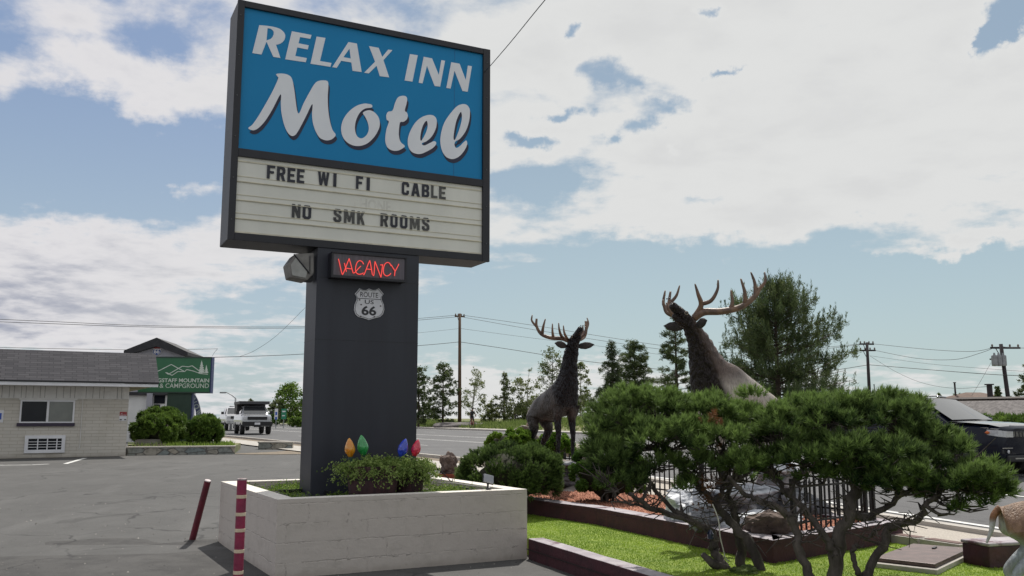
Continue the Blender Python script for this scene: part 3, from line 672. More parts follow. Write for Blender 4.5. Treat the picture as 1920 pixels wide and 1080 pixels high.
BLOCK = dict(
 F=[[[(0, 0), (.36, 0), (.36, .40), (.86, .40), (.86, .58), (.36, .58), (.36, .81), (1, .81), (1, 1), (0, 1)]]],
 E=[[[(0, 0), (1, 0), (1, .19), (.36, .19), (.36, .41), (.88, .41), (.88, .59), (.36, .59), (.36, .81), (1, .81), (1, 1), (0, 1)]]],
 L=[[[(0, 0), (1, 0), (1, .19), (.36, .19), (.36, 1), (0, 1)]]],
 I=[[[(0, 0), (1, 0), (1, 1), (0, 1)]]],
 R=[[[(0, 0), (.34, 0), (.34, .40), (.44, .40), (.66, 0), (1, 0), (.76, .44), (.92, .52), (.98, .64), (.98, .82), (.90, .94), (.74, 1), (0, 1)], [(.34, .57), (.54, .57), (.64, .63), (.64, .77), (.54, .83), (.34, .83)]]],
 B=[[[(0, 0), (.74, 0), (.92, .06), (1, .17), (1, .36), (.94, .46), (.84, .52), (.92, .58), (.97, .68), (.97, .83), (.88, .95), (.72, 1), (0, 1)], [(.34, .17), (.58, .17), (.66, .22), (.66, .37), (.58, .42), (.34, .42)], [(.34, .60), (.56, .60), (.63, .65), (.63, .78), (.56, .83), (.34, .83)]]],
 O=[[_o(0, 1, 0, 1, .22, .14), _o(.33, .67, .18, .82, .08, .06)]],
 C=[[[(.22, 0), (.78, 0), (1, .14), (1, .36), (.67, .36), (.67, .24), (.59, .18), (.41, .18), (.33, .24), (.33, .76), (.41, .82), (.59, .82), (.67, .76), (.67, .64), (1, .64), (1, .86), (.78, 1), (.22, 1), (0, .86), (0, .14)]]],
 S=[[[(.22, 0), (.78, 0), (1, .14), (1, .40), (.84, .54), (.40, .66), (.34, .72), (.34, .78), (.42, .83), (.58, .83), (.66, .78), (.66, .68), (.98, .68), (.98, .86), (.78, 1), (.22, 1), (.02, .86), (.02, .64), (.18, .50), (.60, .37), (.66, .31), (.66, .23), (.58, .17), (.42, .17), (.34, .23), (.34, .34), (0, .34), (0, .14)]]],
 A=[[[(0, 0), (.32, 0), (.38, .22), (.62, .22), (.68, 0), (1, 0), (.70, 1), (.30, 1)], [(.42, .39), (.58, .39), (.50, .76)]]],
 N=[[[(0, 0), (.32, 0), (.32, .52), (.66, 0), (1, 0), (1, 1), (.68, 1), (.68, .48), (.34, 1), (0, 1)]]],
 M=[[[(0, 0), (.24, 0), (.24, .62), (.42, .10), (.58, .10), (.76, .62), (.76, 0), (1, 0), (1, 1), (.70, 1), (.50, .46), (.30, 1), (0, 1)]]],
 W=[[[(.16, 0), (.38, 0), (.50, .52), (.62, 0), (.84, 0), (1, 1), (.78, 1), (.71, .42), (.60, 1), (.40, 1), (.29, .42), (.22, 1), (0, 1)]]],
 K=[[[(0, 0), (.34, 0), (.34, .30), (.43, .42), (.64, 0), (1, 0), (.66, .60), (.98, 1), (.60, 1), (.34, .62), (.34, 1), (0, 1)]]])
m_mid = material('worn_letter', (.028, .028, .032), (.07, .07, .07), 7, .6)
for f, ch, xa, xb, ya, yb, k_ in letters:
    a0, z0 = SF.sp(*f(xa, yb)); a1, _ = SF.sp(*f(xb, yb)); z1 = SF.sp(*f(xa, ya))[1]
    t_ = MB()
    for lp in BLOCK[ch]: t_.plate([[(a0+(a1-a0)*p, z0+(z1-z0)*q) for p, q in L] for L in lp], -.010, -.0048)
    t_.build('letter', (m_black, m_fade, m_mid)[k_], lb)
gh = MB()
a0, z0 = SF.sp(664, 391); a1, _ = SF.sp(733, 391); z1 = SF.sp(664, 370)[1]
text_into(gh, 'PHONE', a0, a1, z0, z1, .0022, .0029, bold=.03); gh.build('ghost_lettering', material('ghost', (.665, .66, .605), rough=.55), lb)
# column, vacancy box, road shield, floodlight
CX0, CX1, CDp = 1.018, 2.372, .52
cl = MB(); cl.box(CX0, CX1, -.02, CDp, .45, ZB+.003); cl.build('column', m_col, sg, bevel=.006)
sm = MB()
for zz_ in (3.38, 2.6): MB().box(CX0-.0015, CX1+.0015, -.0215, CDp+.0015, zz_, zz_+.006).build('seam_or_reflection', m_cab, sg)
VB = Frame(SF.w(0, -.20), SF.yaw)      # front plane of the vacancy box
va0, vz1 = VB.sp(623, 471); va1, vz0 = VB.sp(762, 529)
vb = MB(); vb.box(va0, va1, -.185, -.0205, vz0, vz1); vo = vb.build('vacancy_box', m_cab, sg, bevel=.006)
m_face = material('neon_backing', (.055, .045, .060), (.085, .07, .09), 5, .35, stretch=(9, 1, .25), coat=.3)
fb = MB(); fb.box(va0+.022, va1-.022, -.188, -.1851, vz0+.03, vz1-.02); fb.build('face', m_face, vo)
fl_ = MB(); fl_.box(va0-.004, va1+.004, -.215, -.1852, vz1-.018, vz1+.004); fl_.box(va0-.004, va1+.004, -.205, -.1852, vz0-.004, vz0+.026); fl_.box(va0-.004, va0+.020, -.2, -.1852, vz0+.0262, vz1-.0182); fl_.box(va1-.020, va1+.004, -.2, -.1852, vz0+.0262, vz1-.0182); fl_.build('surround', m_cab, vo)
m_neon = emit('neon_red', (1.0, .085, .07), .80, (.25, .02, .02))
NZ = lambda x, y: VB.sp(520+x/4.153, 440+y/4.153)
strokes = [[(472, 190), (478, 205), (500, 299), (512, 300), (552, 200), (560, 198), (588, 300)], [(520, 222), (536, 290)], [(533, 262), (575, 268)],
 [(670, 232), (658, 212), (637, 204), (618, 220), (607, 258), (610, 292), (630, 309), (656, 306), (668, 298)], [(590, 301), (603, 294), (628, 266), (648, 246)], [(668, 308), (676, 306), (712, 214), (720, 214), (738, 314)], [(690, 268), (726, 272)],
 [(742, 316), (750, 312), (757, 222), (762, 220), (800, 322), (806, 322), (818, 232)], [(884, 246), (872, 224), (852, 218), (833, 234), (823, 270), (826, 304), (846, 322), (868, 316), (882, 302)],
 [(884, 236), (912, 280), (918, 280), (944, 230)], [(914, 282), (910, 322)], [(800, 238), (806, 236), (820, 240)]]
for s_ in strokes:
    q = catmull(s_, 5, closed=False)
    pts = [Vector((NZ(a, b)[0], -.0, NZ(a, b)[1])) for a, b in q]
    n_ = MB().tube([(p.x, -.212, p.z) for p in pts], .0054, 7); n_.build('neon_tube', m_neon, vo, smooth=True)
# US 66 shield
R3 = lambda x, y: SF.sp(520+x/4.153, 440+y/4.153, -.03)
half = [(714, 420), (690, 432), (664, 431), (640, 418), (603, 462), (619, 485), (618, 508), (602, 545), (598, 585), (608, 618), (630, 640), (672, 650), (714, 664)]
hr = [(2*715-a, b+ (2 if 0 else 0)) for a, b in half[::-1]][1:-1]
outl = half+hr
shd = MB(); shd.plate([[R3(a, b) for a, b in outl]], -.033, -.0205)
m_shield = material('shield_white', (.62, .62, .66), (.54, .54, .58), 8, .45); m_ink = material('shield_ink', (.02, .02, .026), rough=.5)
so = shd.build('route_shield', m_shield, sg)
def ring(pts, c, k0, k1): return [[(c[0]+(a-c[0])*k, c[1]+(b-c[1])*k) for a, b in pts] for k in (k0, k1)]
bd = MB(); o_, i_ = ring(outl, (714, 542), .955, .925); bd.plate([[R3(*p) for p in o_], [R3(*p) for p in i_]], -.0345, -.0332)
bd.plate([[R3(*p) for p in ((622, 493), (808, 503), (808, 508), (622, 498))]], -.0345, -.0332); bd.build('border', m_ink, so)
tx = MB()
def t3(s, xa, xb, ya, yb, bold):
    a0, z0 = R3(xa, yb); a1, _ = R3(xb, yb); _, z1 = R3(xa, ya); text_into(tx, s, a0, a1, z0, z1, -.0345, -.0332, bold)
t3('ROUTE', 645, 784, 445, 484, .005); t3('US', 680, 750, 507, 538, .012); t3('66', 654, 769, 552, 626, .03); tx.build('lettering', m_ink, so)
for a, b in ((640, 508), (803, 556), (652, 545), (648, 636), (755, 640)):
    x, z = R3(a, b); dt = MB(); dt.plate([[(x+.012*math.cos(q*PI2/8), z+.009*math.sin(q*PI2/8)) for q in range(8)]], -.0347, -.0332); dt.build('chip', material('rust_chip', (.06, .04, .035), rough=.9), so)
# floodlight on the column's far flank
FLF = lambda px, py: SF.sp(px, py, .15)
m_flood = material('flood_housing', (.22, .21, .20), (.14, .13, .125), 7, .6); m_glass = material('flood_lens', (.30, .30, .29), (.22, .22, .21), 6, .15, coat=.5)
qa = [FLF(536, 497), FLF(549, 479), FLF(584, 477), FLF(584, 515), FLF(572, 528), FLF(541, 522)]
fm = MB(); fm.plate([[(min(a, CX0-.002), z) for a, z in qa]], .02, .32); fo = fm.build('floodlight', m_flood, sg, bevel=.012)
q1 = [FLF(540, 500), FLF(551, 484), FLF(571, 512), FLF(568, 524), FLF(543, 519)]; fm = MB(); fm.plate([q1], .008, .0198); fm.build('lens', m_glass, fo)
fm = MB(); A_, B_ = FLF(546, 480), FLF(575, 516); fm.tube([(A_[0], .004, A_[1]), (B_[0], .004, B_[1])], .009, 6); C_, D_ = FLF(576, 483), FLF(576, 512); fm.tube([(C_[0], .012, C_[1]), (D_[0], .012, D_[1])], .005, 6); fm.build('wire_guard', m_cab, fo)
fm = MB(); fm.box(CX0-.10, CX0-.0205, .1, .24, FLF(570, 520)[1]-.05, FLF(570, 520)[1]+.02); fm.build('bracket', m_cab, fo)
# ------------------------------------------------------------------ barrels, herbs, light bulbs, lamp in the planter
m_barrel = material('barrel_wood', (.06, .022, .027), (.028, .012, .016), 3, .7, .3, 30, stretch=(6, 6, .4))
def barrel(px0, px1, pt, off, lab, seed):
    s0, zt = PF.sp(px0, pt, off); s1, _ = PF.sp(px1, pt, off); r = (s1-s0)/2; c = PF.w((s0+s1)/2, off)
    t = thing('barrel_planter', lab, 'planter', (c.x, c.y, .70), 0, 'half barrel planters'); h = zt-.70
    MB().lathe([(r*.84, 0), (r*.93, h*.4), (r, h), (r-.025, h), (r-.03, h-.04)], 20).build('barrel', m_barrel, t, smooth=False)
    hb = MB()
    for zf in (.18, .62): hb.lathe([(r*(.875+zf*.12), h*zf-.014), (r*(.885+zf*.12)+.004, h*zf+.014)], 20)
    hb.build('hoop', material('dark_hoop', (.04, .03, .03), rough=.6, metal=.4), t)
    # herbs: stems arching out with many small leaves
    n = 250; V_, F_, T_ = [], [], []; o = 0; stem = MB(); rr = np.random.default_rng(seed)
    for i in range(n):
        a = rr.uniform(0, PI2); q = math.sqrt(rr.uniform())*r*.85; b0 = Vector((q*math.cos(a), q*math.sin(a), h-.03))
        out = rr.uniform(.05, .25)*(1 if rr.uniform() < .75 else 1.35); up = rr.uniform(.03, .16)*(1.15-q/r*.7); droop = rr.uniform(0, .34)*(q/r)
        e = b0+Vector((math.cos(a)*out*(.3+q/r), math.sin(a)*out*(.3+q/r), up-droop)); mid = (b0+e)/2+Vector((0, 0, .06))
        pts = [b0, mid, e]; 
        if i % 3 == 0: stem.tube(pts, [.003, .0025, .0015], 4)
        m = 34; tt = rr.uniform(.15, 1.05, m)[:, None]; Pn = (1-tt)**2*np.array(b0)+2*tt*(1-tt)*np.array(mid)+tt**2*np.array(e)
        Pn = Pn+rr.normal(0, .020, (m, 3)); v, f = diamonds(Pn, rnd_unit(m, rr), rr.uniform(.009, .022, m), rr.uniform(.006, .013, m), rr)
        V_.append(v); F_.append(f+o); o += len(v); T_.append(np.clip(rr.normal(.25+.5*rr.uniform(), .2, m), 0, 1))
    stem.build('stems', material('herb_stem', (.10, .09, .03), rough=.8), t)
    np_mesh('herbs', np.concatenate(V_), np.concatenate(F_), m_herb, t, np.concatenate(T_))
    return t
barrel(652, 746, 874, .60, 'half barrel of bushy herbs in the block planter, under the amber and green bulbs', 3)
barrel(738, 794, 876, .72, 'half barrel of trailing herbs in the block planter, under the blue and red bulbs', 4)
def bulb(px, top, bot, tilt, col, lab, off=.72):
    s, z1 = PF.sp(px, top, off); _, z0 = PF.sp(px, bot, off); c = PF.w(s, off); h = z1-z0
    t = thing('light_bulb_ornament', lab, 'ornament', (c.x, c.y, z0), PF.yaw, 'giant light bulb ornaments'); t.rotation_euler = (0, tilt, PF.yaw)
    m = bpy.data.materials.new('bulb_glass'); m.use_nodes = True; N = NT(m.node_tree); b = N.n['Principled BSDF']
    v = N.node('ShaderNodeTexCoord').outputs['Object']
    N.l.new(N.mix(N.step(N.noise(v, 16, 5, .6, 1.5), .45, .62), col, tuple(min(1, x*1.5+.03) for x in col)), b.inputs['Base Color'])
    b.inputs['Roughness'].default_value = .12; b.inputs['Coat Weight'].default_value = .8; b.inputs['Transmission Weight'].default_value = .35; b.inputs['Subsurface Weight'].default_value = 0
    r = h*.29
    prof = [(r*.42, -.01), (r*.62, .03*h/.25), (r*.9, h*.22), (r, h*.36), (r*.93, h*.52), (r*.72, h*.70), (r*.44, h*.86), (r*.16, h*.97), (.002, h)]
    MB().lathe(prof, 20).build('glass', m, t, smooth=True)
    MB().lathe([(.022, -.075), (.028, -.07), (.030, -.02), (r*.46, -.012), (r*.46, .01)], 14).build('socket', material('green_socket', (.015, .05, .03), rough=.5), t)
    MB().tube([(0, 0, -.40), (0, 0, -.07)], .008, 8).build('stake', material('stake', (.012, .012, .012), rough=.6), t)
bulb(658, 821, 856, -.10, (.85, .32, .015), 'glossy amber light bulb ornament on a stake in the herbs')
bulb(683, 815, 853, -.16, (.03, .36, .09), 'glossy green light bulb ornament on a stake in the herbs')
bulb(752, 821, 856, .28, (.02, .06, .55), 'glossy blue light bulb ornament leaning on a stake in the herbs')
bulb(777, 823, 855, .26, (.70, .02, .07), 'glossy red light bulb ornament leaning on a stake in the herbs')
# small solar spot on the rim with its cable
s, z = PF.sp(916, 911, .16); c = PF.w(s, .16); sl = thing('solar_light', 'small tilted solar spotlight on the cream planter rim', 'lamp', (c.x, c.y, PH), PF.yaw)
Mp = Matrix.Translation((0, 0, .125)) @ Matrix.Rotation(.25, 4, 'Y') @ Matrix.Rotation(1.15, 4, 'X')
MB().box(-.065, .065, -.05, .05, -.012, .012, Mp).build('panel', material('solar_panel', (.32, .33, .36), (.26, .27, .30), 8, .25), sl, bevel=.006)
MB().box(-.072, .072, -.057, .057, -.018, -.0122, Mp).build('frame', material('lamp_plastic', (.035, .035, .038), rough=.5), sl)
MB().tube([(0, .02, -.06), (0, .02, .04), (0, .012, .10)], [.008, .012, .02], 8).build('stem', MATS['lamp_plastic'], sl)
MB().lathe([(.03, 0), (.03, .02), (.012, .03)], 10).build('base', MATS['lamp_plastic'], sl)
q = [PF.w(2.62, .22, .82), PF.w(2.45, .45, .83), PF.w(2.2, .7, .86), PF.w(1.95, .9, .80), PF.w(1.8, .8, .76)]
tag(MB().tube([Vector(p) for p in catmull([tuple(v) for v in q], 5, False)], .008, 6).build('cable', material('pale_cable', (.6, .58, .52), rough=.6)), 'pale cable lying along the planter rim to the solar spotlight', 'cable')
q = [PF.w(2.1, .75, 1.05), PF.w(2.3, .95, .95), PF.w(2.55, 1.3, .83), PF.w(2.85, 1.9, .81)]
tag(MB().tube([Vector(p) for p in catmull([tuple(v) for v in q], 5, False)], .006, 6).build('cable', material('black_cable', (.012, .012, .012), rough=.6)), 'black cable running from the herb barrel over the planter rim', 'cable')
for (a, b_, w_, d_, lab) in [(.42, 1.28, .50, .5, 'low black tray shape in the weeds beside the sign column'), (2.30, .86, .34, .3, 'low black tray shape in the weeds beside the trailing herb barrel')]:
    c = PF.w(a, b_); t_ = MB(); t_.box(-.02, w_, -.02, d_, .70, .715)
    t_.box(-.02, .0, -.02, d_, .7151, .745); t_.box(w_-.02, w_, -.02, d_, .7151, .765); t_.box(.0001, w_-.0201, d_-.02, d_, .7151, .765)
    tag(t_.build('black_tray_shape', material('plain_black', (.010, .010, .011), rough=.5), loc=(c.x, c.y, 0), rz=PF.yaw), lab, 'tray')  # flat black shapes with a low raised edge on the soil
# ------------------------------------------------------------------ bollards
def bollard_mat(name, c1, c2):
    return material(name, c1, c2, 9, .5, .25, 40)
m_bol = bollard_mat('bollard_red', (.25, .012, .055), (.17, .012, .045)); m_bold = bollard_mat('bollard_dark_red', (.14, .010, .025), (.09, .010, .02)); m_band = material('bollard_band', (.62, .52, .38), (.48, .38, .27), 16, .7)
m_btop = material('bollard_cap', (.42, .38, .38), (.2, .12, .13), 25, .7)
Yb = 7.1
p0 = at(454, 897, Yb); rB = (at(463.5, 960, Yb).x-at(445.5, 960, Yb).x)/2
t = thing('bollard', 'upright crimson bollard with cream bands in front of the planter corner', 'bollard', (p0.x, p0.y, 0), 0, 'red bollards')
MB().lathe([(rB, -.05), (rB, p0.z-.012)], 20).build('post', m_bol, t, smooth=False)
MB().lathe([(rB+.001, p0.z-.012), (rB+.001, p0.z-.002), (rB*.9, p0.z), (.002, p0.z+.002)], 20).build('cap', m_btop, t)
for ya in (931, 964, 994, 1033, 1073):
    z = at(454, ya, Yb).z; MB().lathe([(rB, z-.013), (rB+.0015, z-.011), (rB+.0015, z+.011), (rB, z+.013)], 20).build('band', m_band, t)
pb = Vector((-4.27, 12.41, gz(12.41))); pt = at(389.5, 902, 12.25); rB2 = .043
t = thing('bollard', 'leaning dark red bollard on the asphalt beside the planter', 'bollard', tuple(pb), 0, 'red bollards'); d = pt-pb
MB().tube([(-d.x*.05, -d.y*.05, -d.z*.05), tuple(d)], rB2, 18).build('post', m_bold, t)
dn = d.normalized(); MB().tube([tuple(d+dn*.001), tuple(d+dn*.012)], [rB2*1.0, rB2*.9], 18).build('cap', material('bollard_top', (.66, .60, .60), (.5, .42, .42), 20, .7), t)
MB().lathe([(.11, -.002), (.09, .008), (.05, .016)], 12).build('footing', m_patch, t)
# ================================================================== VEGETATION
m_bark = material('pine_bark', (.105, .088, .078), (.038, .031, .028), 9, .95, 1.0, 30, stretch=(1, 1, .35))
m_barkf = material('far_bark', (.10, .075, .055), (.06, .045, .035), 5, .95)
m_birch = material('pale_bark', (.42, .41, .37), (.26, .25, .22), 6, .9, stretch=(1, 1, .2))
m_pine = foliage('pine_needles', (.034, .062, .024), (.17, .215, .08), .28)
m_mugo = foliage('mugo_needles', (.012, .034, .009), (.25, .365, .10), .26)
m_dead = foliage('dead_needles', (.12, .05, .02), (.26, .12, .05), .2)
m_spruce = foliage('spruce_needles', (.034, .058, .028), (.12, .155, .06), .3)
m_fir = foliage('pale_pine_needles', (.06, .09, .04), (.22, .255, .11), .35)
m_aspen = foliage('aspen_leaves', (.09, .12, .04), (.26, .29, .12), .4)
m_green = foliage('broad_leaves', (.05, .10, .015), (.19, .29, .05), .4)
m_juni = foliage('juniper_leaves', (.020, .055, .010), (.105, .19, .03), .3)
m_bright = foliage('bright_leaves', (.05, .12, .012), (.22, .34, .05), .4)
m_core = material('inner_twigs', (.018, .022, .010), (.035, .030, .018), 12, 1.0)

def conifer(name, label, cat, loc, h, r, seed, mat, base=.12, whorls=22, per=5, ll=.12, lw=.03, n_leaf=16, droop=.0, irr=.25, top_pow=.8, lift=.35, lean=0.0, group='trees beyond the road', bark=None, gaps=.15, candle=0.0):
    rr = np.random.default_rng(seed); t = thing(name, label, cat, loc, rr.uniform(0, 6), group)
    tr = MB(); tr.tube([(lean*h*q*q, 0, h*q-(.3 if q == 0 else 0)) for q in (0, .25, .5, .75, 1)], [h*.021, h*.017, h*.012, h*.007, h*.002], 7)
    Cs, Ds, Ts = [], [], []
    for i in range(whorls):
        q = base+(1-base)*((i+rr.uniform(-.3, .3))/whorls); q = min(max(q, base*.8), .985)
        prof = (1-(q-base)/(1-base))**top_pow*(.55+.45*min(1, (q-base)/.18)) if q > base else .5
        for j in range(per):
            if rr.uniform() < gaps: continue
            a = rr.uniform(0, PI2); L = max(.12, r*prof*(1+rr.normal(0, irr))); L = min(L, r*1.25)
            up = lift*(q-.25)-droop+rr.normal(0, .1)
            d = np.array([math.cos(a), math.sin(a), up]); d /= np.linalg.norm(d)
            p0 = np.array([lean*h*q*q, 0, h*q]); bend = np.array([0, 0, -droop*.35*L+.12*lift*L])
            f = lambda s_: p0+d*L*s_+bend*s_*s_
            if L > .35: tr.tube([tuple(f(0)), tuple(f(.5)), tuple(f(.95))], [h*.0042*(1.1-q*.6), h*.003*(1.1-q*.6), h*.001], 4, cap=False)
            n = int(n_leaf*(L/r)*2.2)+8; k_ = max(3, int(3+L/r*7))
            tufts = f(rr.uniform(.30, 1.0, k_)[:, None])+rr.normal(0, .075*r**.6, (k_, 3))*np.array([1, 1, .7])
            tone = rr.uniform(.15, .75)
            c = tufts[rr.integers(0, k_, n)]+rr.normal(0, .052*r**.5, (n, 3))
            D = d*.8+rr.normal(0, .55, (n, 3))+np.array([0, 0, .35*lift-.2*droop]); D /= np.linalg.norm(D, axis=1, keepdims=True)
            if candle:
                m2 = rr.uniform(size=n) < candle; q_ = rr.integers(0, k_, n); hh_ = rr.uniform(0, 1, n)
                cv = tufts[q_]+np.column_stack([rr.normal(0, .035, n), rr.normal(0, .035, n), hh_*.62])+d*(hh_*.12)[:, None]; c = np.where(m2[:, None], cv, c)
                Dv_ = np.column_stack([rr.normal(0, .45, n), rr.normal(0, .45, n), np.ones(n)]); Dv_ /= np.linalg.norm(Dv_, axis=1, keepdims=True); D = np.where(m2[:, None], Dv_, D)
            Cs.append(c); Ds.append(D); Ts.append(np.clip(tone+rr.normal(0, .2, n), 0, 1))
    C = np.concatenate(Cs); D = np.concatenate(Ds); T = np.concatenate(Ts); V, F = diamonds(C, D, rr.uniform(ll*.6, ll*1.3, len(C)), rr.uniform(lw*.6, lw*1.3, len(C)), rr)
    tr.build('trunk', bark or m_barkf, t, smooth=True, fix=False); np_mesh('crown', V, F, mat, t, T); return t
def broadleaf(name, label, cat, loc, h, r, seed, mat, base=.25, clumps=60, n=5000, ll=.07, lw=.05, bark=None, stems=1, group='trees beyond the road', spread=.5):
    rr = np.random.default_rng(seed); t = thing(name, label, cat, loc, 0, group); tr = MB(); Cs = []
    for s_ in range(stems):
        ox, oy = (rr.normal(0, r*.35), rr.normal(0, r*.35)) if stems > 1 else (0, 0)
        hh = h*(1 if s_ == 0 else rr.uniform(.7, .95))
        tr.tube([(ox*q*1.5, oy*q*1.5, hh*q-(.3 if q == 0 else 0)) for q in (0, .3, .6, .95)], [h*.014, h*.011, h*.007, h*.002], 6)
        for i in range(clumps//stems):
            q = rr.uniform(base, 1.0); w = math.sin(math.pi*min(1, max(.06, (q-base)/(1-base)*.86+.12)))**.7
            a = rr.uniform(0, PI2); L = r*w*rr.uniform(.25, 1)**.5
            p0 = np.array([ox*q*1.5, oy*q*1.5, hh*max(q-.12, base*.7)]); p1 = np.array([ox*q*1.5+L*math.cos(a), oy*q*1.5+L*math.sin(a), hh*q])
            tr.tube([tuple(p0), tuple((p0+p1)/2+np.array([0, 0, -.03*h])), tuple(p1)], [h*.0035, h*.0025, h*.001], 4, cap=False); Cs.append((p1, r*spread*rr.uniform(.25, .5), rr.uniform(.1, .8)))
    i_ = rr.integers(0, len(Cs), n); P = np.array([Cs[i][0] for i in i_]); S_ = np.array([Cs[i][1] for i in i_]); T = np.array([Cs[i][2] for i in i_])
    C = P+rr.normal(size=(n, 3))*S_[:, None]*np.array([1, 1, .75])*.62
    V, F = diamonds(C, rnd_unit(n, rr), rr.uniform(ll*.6, ll*1.3, n), rr.uniform(lw*.6, lw*1.3, n), rr)
    tr.build('trunk', bark or m_barkf, t, smooth=True, fix=False); np_mesh('crown', V, F, mat, t, np.clip(T+rr.normal(0, .2, n), 0, 1)); return t
def tuft_cloud(P, Dv, rr, shoot=.09, nl=.045, per=44, wid=.0022, tone=None):
    """bottle-brush shoots: P bases, Dv shoot directions"""
    n = len(P); k = n*per; id_ = np.repeat(np.arange(n), per)
    s_ = rr.uniform(0, 1, k); base = P[id_]+Dv[id_]*(shoot*s_)[:, None]
    R_ = rnd_unit(k, rr); R_ -= (R_*Dv[id_]).sum(1, keepdims=True)*Dv[id_]; R_ /= np.linalg.norm(R_, axis=1, keepdims=True)+1e-9
    D = R_*(1.0-.55*s_)[:, None]+Dv[id_]*(.55+.6*s_)[:, None]; D /= np.linalg.norm(D, axis=1, keepdims=True)
    V, F = needles(base, D, nl*rr.uniform(.7, 1.2, k), wid, rr)
    tt = (tone if tone is not None else rr.uniform(0, 1, n))[id_]
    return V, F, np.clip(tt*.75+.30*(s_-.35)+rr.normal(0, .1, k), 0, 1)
# ---- the two old twisted pines in front
def px_line(pts, depths): return [tuple(at(a, b, d)) for (a, b), d in zip(pts, depths)]
def mugo(label, loc_px, mains, blobs, seed, dead=(), moss=None, stub=()):
    rr = np.random.default_rng(seed); root = Vector(loc_px); blobs = blobs+(MOREL if seed == 21 else MORER)
    t = thing('twisted_pine', label, 'tree', tuple(root), 0, 'twisted dwarf pines')
    tr = MB(); nodes = []
    for pts, dep, r0, r1 in mains:
        w = px_line(pts, dep); c = catmull(w, 6, False); n = len(c)
        c = [Vector(p)+Vector(rr.normal(0, .011, 3)) if 0 < i < n-1 else Vector(p) for i, p in enumerate(c)]
        rs = [(r0+(r1-r0)*(i/(n-1))**.8)*(1+rr.uniform(-.10, .12)) for i in range(n)]
        tr.tube([p-root for p in c], rs, 10)
        for p, r in zip(c, rs): nodes.append((np.array(p), r))
    for pts, dep, r0 in stub:
        w = px_line(pts, dep); tr.tube([Vector(p)-root for p in w], [r0*(1-.25*i) for i in range(len(w))], 8)
    NP = np.array([a for a, b in nodes]); NR = np.array([b for a, b in nodes])
    P, Dv, tone = [], [], []
    for (px, py, dep, w, h, d, n, tn) in blobs:
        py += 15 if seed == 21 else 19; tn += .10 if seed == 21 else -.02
        c = np.array(at(px, py, dep)); sx_, sz_ = w*dep/FPX, h*dep/FPX
        dist = np.linalg.norm(NP-c, axis=1)+np.where(NP[:, 2] > c[2]+.05, .6, 0); i0 = int(np.argmin(dist)); b0, br = NP[i0], NR[i0]
        mid = (b0+c)/2+rr.normal(0, .05, 3)-np.array([0, 0, .03]); r_ = min(br*.8, .028)
        q = catmull([tuple(b0), tuple(mid), tuple(c-np.array([0, 0, sz_*.4]))], 5, False); tr.tube([Vector(p)-root for p in q], np.linspace(r_, .007, len(q)), 6, cap=False)
        # clump centres then shoots round each clump
        n = int(n*1.55); k = max(3, n//8); u_ = rnd_unit(k, rr); u_[:, 2] = np.where(u_[:, 2] < -.35, -u_[:, 2], u_[:, 2])
        cc = c+u_*np.array([sx_, d, sz_])*rr.uniform(.55, 1.0, k)[:, None]
        for j in range(k):
            s0 = np.array(q[rr.integers(2, len(q))]); e = cc[j]-np.array([0, 0, .03]); md = (s0+e)/2+rr.normal(0, .03, 3)
            tr.tube([Vector(s0)-root, Vector(md)-root, Vector(e)-root], [.009, .007, .004], 5, cap=False)
        i_ = rr.integers(0, k, n); o_ = rnd_unit(n, rr); o_[:, 2] = np.abs(o_[:, 2])*.9-.25
        pp_ = cc[i_]+o_*rr.uniform(.02, .085, n)[:, None]; dd = o_*.7+u_[i_]*.45+np.array([0, 0, .75]); dd /= np.linalg.norm(dd, axis=1, keepdims=True)
        P.append(pp_); Dv.append(dd); tone.append(np.clip(tn-.08+.16*u_[i_, 2]+rr.normal(0, .16, k)[i_]+rr.normal(0, .16, n), 0, 1))  # light from above put into the tint: upper clumps lighter, lower ones darker
    # dead lower twigs
    for _ in range(230):
        i0 = rr.integers(0, len(NP)); b0 = NP[i0]
        if b0[2] < TZ+.28: continue
        d = rr.normal(size=3); d[2] = d[2]*.5+.25; d /= np.linalg.norm(d); L = rr.uniform(.08, .34)
        m1 = b0+d*L*.5+rr.normal(0, .025, 3); e = b0+d*L+rr.normal(0, .05, 3)
        tr.tube([Vector(b0)-root, Vector(m1)-root, Vector(e)-root], [.0085, .006, .003], 5, cap=False)
        if rr.uniform() < .5:
            e2 = m1+rr.normal(0, .07, 3); tr.tube([Vector(m1)-root, Vector(e2)-root], [.004, .0015], 4, cap=False)
    tr.build('trunk', m_bark, t, smooth=True, fix=False)
    P = np.concatenate(P); Dv = np.concatenate(Dv); tone = np.concatenate(tone)
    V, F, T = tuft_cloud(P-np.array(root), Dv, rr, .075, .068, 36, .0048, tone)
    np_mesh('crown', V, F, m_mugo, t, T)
    if dead:
        P, Dv = [], []
        for px, py, dep, w, h, n in dead:
            c = np.array(at(px, py, dep)); P.append(c+rr.normal(size=(n, 3))*np.array([w, w, h])*dep/FPX*.6); Dv.append(rnd_unit(n, rr))
        P = np.concatenate(P); V, F, T = tuft_cloud(P-np.array(root), np.concatenate(Dv), rr, .05, .045, 26, .0022)
        tag(np_mesh('dead_needles', V, F, m_dead, t, T), 'rust brown dead needle clusters')
    return t
MOREL = [(1135, 838, 8.8, 26, 34, .25, 46, .35), (1142, 868, 8.8, 30, 30, .25, 46, .3), (1185, 890, 8.9, 34, 26, .25, 40, .25), (1130, 795, 9.1, 24, 30, .25, 40, .45), (1225, 885, 8.8, 30, 20, .2, 26, .25), (1180, 740, 9.3, 50, 16, .35, 60, .6), (1255, 742, 9.4, 44, 10, .4, 44, .65), (1300, 905, 8.9, 22, 20, .2, 16, .3)]
